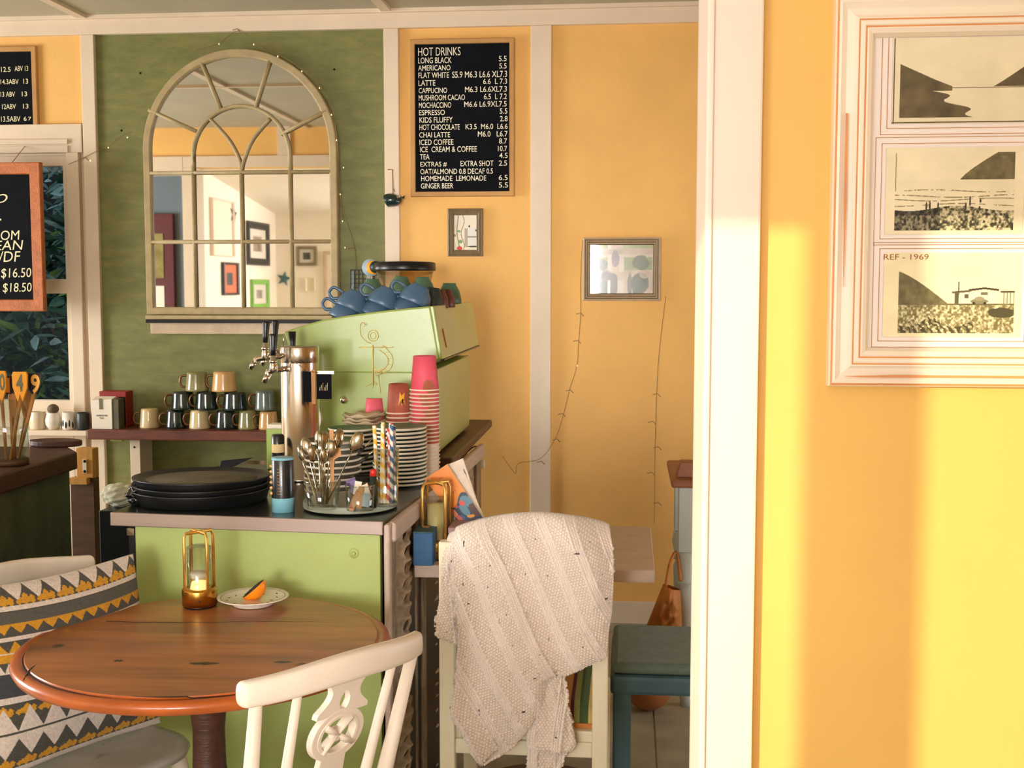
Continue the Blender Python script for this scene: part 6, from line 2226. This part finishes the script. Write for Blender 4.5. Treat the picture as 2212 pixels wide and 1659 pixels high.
for i in range(41):
    xg = -.27 + .57 * i / 40; yg = .135 + .010 * math.sin(xg * 9) + .0015 * math.sin(xg * 70)
    pts.append((xg * math.cos(yawg) - yg * math.sin(yawg), xg * math.sin(yawg) + yg * math.cos(yawg), RZ))
m.tube(pts, [.0003 + .0016 * (1 - i / 40) for i in range(41)], 6, flat=.4)
m.obj('crack', 'crack_dark', tb)
pp = at(487, 1600, Y=tc.y)
m = MB(); m.lathe([(.19, .0), (.19, .012), (.10, .035), (.055, .06), (.038, .12), (.046, .18), (.060, .26), (.052, .36), (.036, .46), (.034, .54), (.042, .62), (.046, .66), (.034, .68), (.10, RZ - .034)], 36)
m.obj('pedestal', 'dark_wood', tb)
for k in range(3):
    a = math.radians(90 + 120 * k)
    mm = MB(); mm.tube([(.15 * math.cos(a), .15 * math.sin(a), .02), (.27 * math.cos(a), .27 * math.sin(a), .018)], [.022, .014], 10); mm.obj('foot', 'dark_wood', tb)

# lantern and plate on the table
p = at(432, 1309, Z=RZ)
ln = lantern('slim gold wire lantern with a glass chimney on the round table', (p.x, p.y, RZ + .001), .3, 1.32, True)
p = at(547, 1306, Z=RZ)
s = p.y / FOC
pl = thing('dessert_plate', 'white patterned dessert plate on the round table', 'plate', (p.x, p.y, RZ + .001))
R = 80 * s
m = MB(); m.lathe([(R * .55, 0), (R * .58, .002), (R * .62, .009), (R * .66, .011), (R * .97, .018), (R, .0195), (R * .985, .0215), (R * .90, .019), (R * .88, .0188), (R * .86, .0185), (R * .62, .0135), (0, .0130)], 56, mis=[0] * 7 + [1, 0, 0, 0])
m.obj('dish', ['white_ceramic', 'number_grey'], pl)
random.seed(5)
for k in range(13):
    a = k * 2 * math.pi / 13 + .3; r_ = R * random.uniform(.5, .76)
    z_ = .0135 + max(0, (r_ / R - .62)) / .24 * .005
    mm = MB(); mm.ell((0, 0, 0), (.006, .0022, .0008), 8, 4, M=T(r_ * math.cos(a), r_ * math.sin(a), z_, 0, 0, random.uniform(0, 3))); mm.obj('printed_sprig', random.choice(['ink_brown', 'number_grey', 'cup_maroon']), pl)
pw_ = at(549, 1292, Y=p.y)
og = thing('orange_wedge', 'half-eaten orange wedge on the dessert plate', 'orange', (pw_.x - .002, p.y, RZ + .0155), (0, 0, math.radians(-10)))
m = MB()
nu, nv = 18, 10
rr_ = .034
Mw = T(0, 0, .0235, math.radians(14), math.radians(-38), 0)
vs, fs = [], []
for j in range(nv + 1):
    ph = math.pi / 2 * j / nv
    for k in range(nu):
        a = 2 * math.pi * k / nu
        vs.append((rr_ * math.cos(ph) * math.cos(a), rr_ * .8 * math.cos(ph) * math.sin(a), -rr_ * .82 * math.sin(ph)))
for j in range(nv):
    for k in range(nu):
        fs.append((j * nu + k, j * nu + (k + 1) % nu, (j + 1) * nu + (k + 1) % nu, (j + 1) * nu + k))
m.add(vs, fs, 0, True, Mw); m.obj('peel', 'orange_peel', og)
m = MB(); m.lathe([(0, -.010), (rr_ * .55, -.007), (rr_ * .90, -.001), (rr_ * .97, .0)], 24, M=Mw @ Matrix.Diagonal((1, .8, 1, 1)), cap=False); m.obj('flesh', 'orange_flesh', og)


# ================================================================== WHITE SPINDLE CHAIRS
def spindle_chair(lab, loc, rz, crest_len, crest_z, wheel, seatm, lean=.05, crest_h=.045, mirror_end=False):
    """local +y is the way the sitter faces; back stands at y=0"""
    root = thing('spindle_chair', lab, 'chair', loc, rz)
    SZ_ = .450
    half = crest_len / 2
    # seat
    n = 40
    rings = []
    sw, sd = .20, .20
    def outline(f_, z_):
        o_ = []
        for k in range(n):
            t = 2 * math.pi * k / n
            cx_, cy_ = math.cos(t), math.sin(t)
            e_ = .62
            x_ = sw * f_ * math.copysign(abs(cx_) ** e_, cx_) * (1 + .08 * cy_); y_ = .19 + sd * f_ * math.copysign(abs(cy_) ** e_, cy_)
            o_.append((x_, y_, z_))
        return o_
    rings = [outline(.05, SZ_ - .035), outline(.86, SZ_ - .035), outline(.97, SZ_ - .022), outline(1.0, SZ_ - .008), outline(.98, SZ_), outline(.9, SZ_ + .001), outline(.6, SZ_ - .008), outline(.05, SZ_ - .010)]
    mm = MB(); mm.loops(rings, smooth=True, cap0=True, cap1=True); mm.obj('seat', seatm, root)
    # legs
    for sx_ in (-1, 1):
        for (yy_, y2) in ((.33, .37), (.06, .0)):
            mm = MB(); mm.tube([(sx_ * .15, yy_, SZ_ - .02), (sx_ * .165, yy_ + (y2 - yy_) * .35, SZ_ * .66), (sx_ * .185, yy_ + (y2 - yy_) * .75, SZ_ * .25), (sx_ * .20, y2, 0)], [.017, .023, .019, .013], 14); mm.obj('leg', 'white_chair_paint', root)
        mm = MB(); mm.tube([(sx_ * .178, .06 * .5, SZ_ * .4), (sx_ * .18, .19, SZ_ * .4), (sx_ * .178, .35, SZ_ * .4)], [.009, .014, .009], 10); mm.obj('stretcher', 'white_chair_paint', root)
    mm = MB(); mm.tube([(-.18, .19, SZ_ * .4), (0, .19, SZ_ * .4), (.18, .19, SZ_ * .4)], [.009, .014, .009], 10); mm.obj('stretcher', 'white_chair_paint', root)
    # crest rail: bowed backwards, rounded section
    def cy(u):
        return -lean - .045 * (1 - u * u) + .0
    ul = [-1, -.997, -.99, -.98, -.965, -.95]; ul = ul + [-.9 + 1.8 * i / 24 for i in range(25)] + [-v for v in ul[::-1]]
    rings = []
    for u in ul:
        en = 1.0 if abs(u) < .95 else max(.25, math.sqrt(max(0, 1 - ((abs(u) - .95) / .05) ** 2)))
        x_ = u * half; y_ = cy(u)
        hgt = crest_h * (.80 + .2 * math.cos(u * 1.2)) * en
        th = .014 * en
        zc_ = crest_z - .5 * crest_h + .006 * math.cos(u * 3)
        ring = []
        for k in range(16):
            t = 2 * math.pi * k / 16
            cz_, sz_ = math.cos(t), math.sin(t)
            ring.append((x_, y_ + th * math.copysign(abs(cz_) ** .6, cz_) - .010 * (sz_ > 0) * 0, zc_ + hgt / 2 * math.copysign(abs(sz_) ** .6, sz_)))
        rings.append(ring)
    mm = MB(); mm.loops(rings, smooth=True, cap0=True, cap1=True); mm.obj('crest_rail', 'white_chair_paint', root)
    zb_ = crest_z - crest_h + .006
    us = (-.86, -.52, .52, .86) if wheel else (-.86, -.52, -.17, .17, .52, .86)
    for u in us:
        thick = .0135 if abs(u) > .8 else .0095
        x1_, y1_ = u * half, cy(u)
        x0_ = u * half * .82
        mm = MB(); mm.tube([(x0_, .035, SZ_ - .012), (x0_ + (x1_ - x0_) * .35, .035 + (y1_ - .035) * .35, SZ_ + (zb_ - SZ_) * .35), (x1_, y1_, zb_ + .004)], [thick * .95, thick * 1.15, thick * .8], 12); mm.obj('spindle', 'white_chair_paint', root)
    if wheel:
        # pierced wheel splat, built flat then leaned
        def lean_pt(x_, z_, dy):
            t = (z_ - SZ_) / (crest_z - SZ_)
            return (x_, .035 + (cy(0) - .035) * t + dy, z_)
        def panel(outer, inner, part, th=.007):
            """extruded outline with holes via ring strips; outer, inner equal length"""
            mm = MB()
            n_ = len(outer)
            rings_ = [[lean_pt(x_, z_, th) for x_, z_ in inner], [lean_pt(x_, z_, th) for x_, z_ in outer], [lean_pt(x_, z_, -th) for x_, z_ in outer], [lean_pt(x_, z_, -th) for x_, z_ in inner], [lean_pt(x_, z_, th) for x_, z_ in inner]]
            mm.loops(rings_)
            return mm.obj(part, 'white_chair_paint', root, bevel=.0015)
        zc_ = crest_z - .150; Rw = .050
        nn = 48
        ang = [2 * math.pi * k / nn for k in range(nn)]
        circ = lambda r_: [(r_ * math.cos(a) * 1.14, zc_ + r_ * math.sin(a)) for a in ang]
        panel(circ(Rw), circ(Rw * .72), 'splat_wheel', .008)
        panel(circ(Rw * .80), circ(Rw * .66), 'splat_ring', .0095)
        mm = MB()
        for k in range(4):
            a = math.pi / 4 + k * math.pi / 2 + .12
            q0_ = lean_pt(0, zc_, 0); q1_ = lean_pt(Rw * .75 * math.cos(a) * 1.14, zc_ + Rw * .75 * math.sin(a), 0)
            mm.tube([q0_, q1_], [.012, .015], 8, flat=.45)
        mm.ell(lean_pt(0, zc_, 0), (.014, .009, .014), 14, 8)
        mm.obj('wheel_spokes', 'white_chair_paint', root)
        # upper neck with a teardrop slot
        top_z = zb_ + .006; low_z = zc_ + Rw * .82
        NP = 20
        for sx_ in (-1, 1):
            mm = MB()
            o_, i_ = [], []
            for k in range(NP + 1):
                t = k / NP
                z_ = top_z + (low_z - top_z) * t
                w_o = .050 - .022 * math.sin(math.pi * min(1, t * 1.15)) + .006 * t
                slot = .011 * math.sin(math.pi * min(1, max(0, (t - .35) / .62))) ** .8 if .35 < t < .97 else 0.0
                o_.append((sx_ * w_o, z_)); i_.append((sx_ * slot, z_))
            vs_ = [lean_pt(x_, z_, .007) for x_, z_ in o_] + [lean_pt(x_, z_, .007) for x_, z_ in i_] + [lean_pt(x_, z_, -.007) for x_, z_ in o_] + [lean_pt(x_, z_, -.007) for x_, z_ in i_]
            m_ = NP + 1
            fs_ = []
            for k in range(NP):
                fs_ += [(k, k + 1, m_ + k + 1, m_ + k), (2 * m_ + k + 1, 2 * m_ + k, 3 * m_ + k, 3 * m_ + k + 1), (k + 1, k, 2 * m_ + k, 2 * m_ + k + 1), (m_ + k, m_ + k + 1, 3 * m_ + k + 1, 3 * m_ + k)]
            mm.add(vs_, fs_); mm.obj('splat_neck', 'white_chair_paint', root)
        mm = MB(); z1_ = zc_ - Rw * .85
        mm.hexa([lean_pt(-.040, SZ_ - .005, .007), lean_pt(.040, SZ_ - .005, .007), lean_pt(.040, SZ_ - .005, -.007), lean_pt(-.040, SZ_ - .005, -.007)],
                [lean_pt(-.028, z1_, .007), lean_pt(.028, z1_, .007), lean_pt(.028, z1_, -.007), lean_pt(-.028, z1_, -.007)])
        mm.obj('splat_foot', 'white_chair_paint', root, bevel=.002)
    return root


# near chair with wheel splat
CZr = .875
q0 = at(512, 1462, Z=CZr); q1 = at(906, 1350, Z=CZr)
rz_ = math.atan2(q1.y - q0.y, q1.x - q0.x)
LEN = math.hypot(q1.x - q0.x, q1.y - q0.y)
mid = (q0 + q1) / 2
fwd_ = Vector((-math.sin(rz_), math.cos(rz_), 0))
lc = mid + fwd_ * .05
spindle_chair('white wheel-back chair in front of the round table', (lc.x, lc.y, 0), rz_, LEN, CZr, True, 'chair_seat_paint', .05, .050)

# far-left chair with cushion
CZl = .84
e_far = at(203, 1190, Z=CZl); e_mid = at(0, 1232, Z=CZl)
dirv = (e_far - e_mid).normalized()
LEN2 = .42
mid2 = e_far - dirv * (LEN2 / 2)
rz2 = math.atan2(-dirv.y, -dirv.x)
f2 = Vector((-math.sin(rz2), math.cos(rz2), 0))
lc2 = mid2 + f2 * .05
spindle_chair('white spindle-back chair holding the patterned cushion', (lc2.x, lc2.y, 0), rz2, LEN2, CZl, False, 'chair_seat_paint', .05, .055)

# patterned cushion
cu = thing('scatter_cushion', 'grey, white and mustard zigzag cushion propped on the left chair', 'cushion', (lc2.x + f2.x * .10, lc2.y + f2.y * .10, .445), rz2)
nx, ny = 330, 330
U, V = np.meshgrid(np.linspace(0, 1, nx), np.linspace(0, 1, ny))      # U along width, V from the top down
GREY, WHITE, YEL = (84, 82, 74), (238, 226, 214), (226, 164, 40)
C = np.ones(U.shape + (3,)) * np.array(GREY, float)


def tri(n_, ph=0.0):
    t = (U * n_ + ph) % 1.0
    return 1 - np.abs(t * 2 - 1)


def band(v0, v1, c): C[(V >= v0) & (V < v1)] = c


def zig(v0, v1, n_, c, up=True, ph=0.0):
    t = (V - v0) / (v1 - v0)
    k_ = (V >= v0) & (V < v1) & ((tri(n_, ph) > t) if not up else (tri(n_, ph) > 1 - t))
    C[k_] = c


def flowers(v0, v1, n_, seed):
    k_ = np.zeros(U.shape, bool)
    r_ = np.random.default_rng(seed)
    for i in range(n_):
        for (dx_, dy_) in ((0, 0), (.35, .35), (-.35, .35), (.12, -.4), (.7, .1), (-.62, .62), (.66, .66), (0, .75)):
            cx_ = (i + .5 + dx_ * .5) / n_; cy_ = v0 + (v1 - v0) * (.5 + dy_ * .5)
            for j in range(4):
                a_ = j * math.pi / 2
                k_ |= (((U - cx_ - .008 * math.cos(a_)) / .0075) ** 2 + ((V - cy_ - .008 * math.sin(a_)) / .0075) ** 2 < 1)
    C[k_] = YEL


zig(.0, .085, 9, WHITE, False, .3); flowers(.045, .10, 9, 1)
band(.105, .13, WHITE); band(.135, .195, (96, 94, 84)); band(.195, .205, YEL); zig(.205, .25, 12, YEL, False); band(.262, .285, WHITE)
zig(.285, .345, 12, YEL, True, .5); band(.345, .352, WHITE); band(.352, .395, YEL); zig(.395, .445, 22, WHITE, True); band(.445, .452, WHITE)
band(.452, .575, (70, 72, 76)); band(.575, .61, WHITE); flowers(.62, .67, 9, 2); zig(.63, .76, 8, WHITE, True); band(.76, .775, GREY); band(.775, .80, WHITE)
zig(.80, .90, 8, WHITE, False); flowers(.90, .945, 9, 3); band(.955, 1.0, WHITE)
Wc, Hc = .44, .405
ex = np.clip(np.minimum(U, 1 - U) * 2, 0, 1); ey = np.clip(np.minimum(V, 1 - V) * 2, 0, 1)
puff = .062 * (np.sin(np.pi / 2 * ex) * np.sin(np.pi / 2 * ey)) ** .45
pinch = 1 - .05 * np.sin(math.pi * V) ; pinchz = 1 - .05 * np.sin(math.pi * U)
Xc = (U - .5) * Wc * pinch; Zc = Hc * .5 + (.5 - V) * Hc * pinchz
lean_ = math.radians(12)
wr = .006 * (vnoise(U, V, 5, 5, 31, 3) - .5)
# sitter faces +y: the printed face shows toward +y; mirrored so U runs to the viewer's right
Fr = np.stack([-Xc, .02 + puff + wr - (Zc) * math.tan(lean_) + .06, Zc], -1)
Bk = np.stack([-Xc, .02 - puff * .5 - (Zc) * math.tan(lean_) + .06, Zc], -1)
grid_mesh('cover_front', Fr, srgb(C), 'cushion_cloth', cu)
grid_mesh('cover_back', Bk[:, ::-1], srgb(np.ones(U.shape + (3,)) * np.array(GREY, float)), 'cushion_cloth', cu)

# ================================================================== NEAR PICTURE ON THE PARTITION
YPp = YP
x0 = at(1797, 500, Y=YPp - .02).x; z0 = at(1990, 836, Y=YPp - .02).z
x1 = at(2330, 500, Y=YPp - .02).x; z1 = at(1990, -12, Y=YPp - .02).z
pf = thing('picture_frame', 'large distressed white frame holding three old sepia photographs', 'picture', ((x0 + x1) / 2, YPp, z0))
u_ = .001
px_ = 1.35 / FOC
prof = [(0, 0), (0, .016), (3 * px_, .019), (7 * px_, .020), (12 * px_, .021), (24 * px_, .016), (38 * px_, .019), (44 * px_, .022), (46 * px_, .0215), (49 * px_, .021), (52 * px_, .022), (58 * px_, .022), (60 * px_, .0205), (63 * px_, .020), (66 * px_, .021), (74 * px_, .018), (80 * px_, .010), (82 * px_, .004)]
mis = [0, 0, 1, 0, 0, 0, 0, 0, 1, 0, 0, 0, 1, 0, 0, 0, 0]
rect_frame('moulding', x0, x1, z0, z1, YPp, prof, ['frame_white_paint', 'frame_worn_orange'], mis, pf)
# worn streaks
for (a_, b_, c_, d_) in ((1823, 245, 1827, 620),):
    xa, xb, za_, zb__ = rect(a_, b_, c_, d_, YPp - .02)
    m = MB(); m.prism([(xa, zb__), (xb, zb__), (xb + .0006, (za_ + zb__) / 2), ((xa + xb) / 2, za_), (xa, (za_ + zb__) / 2)], YPp - .0215, YPp - .0195); m.obj('worn_streak', 'frame_worn_orange', pf, world=True)
xa, xb, za_, zb__ = rect(1823, 811, 2250, 816, YPp - .02)
m = MB(); m.prism([(xa, za_ + .001), (xa + .02, za_), (xb, za_), (xb, zb__), (xa + .05, zb__)], YPp - .0215, YPp - .0195); m.obj('worn_streak', 'frame_worn_orange', pf, world=True)
mat('mount_card', (246, 236, 232), 0.7, noise=(5, 0.02))
m = MB(); m.box(x0 + 80 * px_, x1 - 80 * px_, YPp - .008, YPp - .003, z0 + 80 * px_, z1 - 80 * px_); mc = m.obj('mount', 'mount_card', pf, world=True)
def paper(U, V, seed=1):
    n = vnoise(U, V, 5, 4, seed, 4)
    return np.array((240, 228, 196.)) * (.95 + .09 * n)[..., None]


def photo1(U, V):
    C = paper(U, V, 3)
    C = C * (1.0 - .05 * V)[..., None]
    n = vnoise(U, V, 9, 6, 4, 4)
    m_ = (.055, .13, 1.0, .93)     # picture area left, top, right, bottom
    dark = np.array((92, 80, 54.)) * (.75 + .6 * n)[..., None]
    hill = (U > .055) & (V < .93) & (V > .30 + np.maximum(0, (U - .055)) * .75 - .10 * np.maximum(0, U - .3)) & (V < .62) & (U < .43)
    low = (U > .055) & (V > .56) & (V < .93) & (U < .055 + .19 + .5 * np.maximum(0, V - .6) ** .55 + .42 * np.maximum(0, V - .72) + .05 * np.sin(V * 40))
    k_ = hill | low
    C[k_] = dark[k_]
    k_ = (U > .70) & (U < 1.0) & (V < .575) & (V > .575 - .30 * np.clip((U - .72) / .28, 0, 1) ** 1.1)
    C[k_] = dark[k_] * 1.05
    k_ = (np.abs(V - .585) < .006) & (U > .40)
    C[k_] = (120, 104, 76)
    k_ = (np.abs(V - .985) < .008) | (np.abs(U - .012) < .004)
    C[k_] = (90, 76, 52)
    return C


def photo2(U, V):
    C = paper(U, V, 5)
    n = vnoise(U, V, 26, 16, 7, 4); n2 = vnoise(U, V, 60, 34, 8, 2)
    inside = (U > .07) & (U < .93) & (V > .06)
    k_ = inside & (V < .37) & (U > .52) & (V > .37 - .34 * np.clip((U - .54) / .30, 0, 1) ** .8)
    C[k_] = (np.array((104, 94, 64.)) * (.8 + .5 * n)[..., None])[k_]
    for y_, a_ in ((.50, .7), (.56, .8), (.60, .9), (.66, .7)):
        k_ = inside & (np.abs(V - y_ - .015 * np.sin(U * 7 + y_ * 30)) < .006) & (n > .42)
        C[k_] = (150, 138, 102)
    C[inside & (V > .38) & (V < .72)] *= .985
    k_ = inside & (V > .70 + .03 * np.sin(U * 9)) & (V < .955)
    gr = np.clip((n2 - .30) * 2.6, 0, 1)[..., None]
    peb = np.array((58, 56, 34.)) * (1 - gr) + np.array((232, 220, 180.)) * gr
    dk_ = np.clip(1.15 - .5 * (U < .4) - .25 * (V < .78), .4, 1)[..., None]
    C[k_] = (peb * dk_)[k_]
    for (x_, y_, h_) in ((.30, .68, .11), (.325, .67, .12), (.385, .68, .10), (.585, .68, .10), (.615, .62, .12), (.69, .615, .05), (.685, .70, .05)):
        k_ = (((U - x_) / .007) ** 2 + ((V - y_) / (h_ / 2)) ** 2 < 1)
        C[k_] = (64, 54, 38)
    C[inside & (np.abs(U - .072) < .004) & (V < .5)] = (130, 118, 88)
    return C


def photo3(U, V):
    C = paper(U, V, 9) * np.array((1.02, 1.02, .98))
    n = vnoise(U, V, 22, 14, 17, 4); n2 = vnoise(U, V, 70, 40, 18, 2)
    ins = (U > .11) & (U < .95) & (V > .08) & (V < .955)
    k_ = ins & (V < .62) & (V > .22 + np.clip((U - .11) / .36, 0, 1) ** 1.25 * .38)
    C[k_] = (np.array((112, 104, 70.)) * (.7 + .6 * n)[..., None])[k_]
    k_ = ins & (V >= .62)
    gr = np.clip((n2 - .32) * 2.2, 0, 1)[..., None]
    C[k_] = ((np.array((118, 108, 68.)) * (1 - gr) + np.array((232, 224, 182.)) * gr))[k_]
    st_ = np.abs(np.sin((U * 60 + np.sin(V * 18) * 2.2 + n * 5)))
    k_ = ins & (V > .74) & (U < .66) & (V > .74 + .14 * np.abs(np.sin(U * 9))) & (st_ < .62)
    C[k_] = (70, 66, 42)
    k_ = ins & (((U - .86) / .10) ** 2 + ((V - .71) / .06) ** 2 < 1 + .6 * (n - .5))
    C[k_] = (74, 70, 44)
    # low house, lean-to, car
    k_ = ins & (U > .53) & (U < .84) & (V > .46) & (V < .60); C[k_] = (238, 230, 198)
    k_ = (U > .62) & (U < .84) & (np.abs(V - (.42 + .20 * np.abs(U - .735))) < .012); C[k_] = (60, 52, 38)
    k_ = (U > .50) & (U < .64) & (np.abs(V - (.47 - .14 * (U - .50))) < .012); C[k_] = (96, 84, 62)
    k_ = (np.abs(U - .548) < .004) & (V > .34) & (V < .5); C[k_] = (60, 52, 38)
    k_ = (U > .52) & (U < .55) & (V > .46) & (V < .6); C[k_] = (88, 84, 56)
    k_ = (U > .59) & (U < .62) & (V > .49) & (V < .54); C[k_] = (90, 84, 62)
    k_ = (U > .71) & (U < .76) & (V > .465) & (V < .50); C[k_] = (110, 102, 80)
    k_ = (U > .86) & (U < .95) & (V > .46) & (V < .60); C[k_] = (np.array((236, 226, 190.)) * np.where(np.sin(U * 260) > .4, .62, 1.0)[..., None])[k_]
    k_ = (U > .85) & (U < .955) & (np.abs(V - .46) < .01); C[k_] = (70, 60, 44)
    k_ = ((U - .70) / .065) ** 2 + ((V - .575) / .03) ** 2 < 1; C[k_] = (132, 126, 96)
    k_ = ((U - .70) / .035) ** 2 + ((V - .545) / .025) ** 2 < 1; C[k_] = (150, 144, 112)
    for x_ in (.66, .74):
        C[((U - x_) / .011) ** 2 + ((V - .598) / .016) ** 2 < 1] = (40, 36, 28)
    return C


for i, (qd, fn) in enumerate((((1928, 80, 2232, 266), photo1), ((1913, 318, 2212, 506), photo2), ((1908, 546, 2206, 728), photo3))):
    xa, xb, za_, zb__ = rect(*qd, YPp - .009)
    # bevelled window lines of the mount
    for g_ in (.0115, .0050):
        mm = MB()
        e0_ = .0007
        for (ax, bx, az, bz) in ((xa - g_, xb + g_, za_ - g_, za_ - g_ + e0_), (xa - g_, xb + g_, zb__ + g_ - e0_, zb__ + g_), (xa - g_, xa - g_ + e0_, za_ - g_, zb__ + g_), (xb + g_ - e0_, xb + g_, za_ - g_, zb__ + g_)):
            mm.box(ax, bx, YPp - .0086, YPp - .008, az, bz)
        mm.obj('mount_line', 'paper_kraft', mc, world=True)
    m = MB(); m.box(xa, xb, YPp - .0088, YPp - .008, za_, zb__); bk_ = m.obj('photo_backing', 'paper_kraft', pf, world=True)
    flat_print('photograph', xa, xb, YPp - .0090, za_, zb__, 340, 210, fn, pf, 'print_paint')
ptext('handwriting', 'REF - 1969', 1909, 549, 2006, 561, YPp - .0093, 'ink_brown', pf, .0)
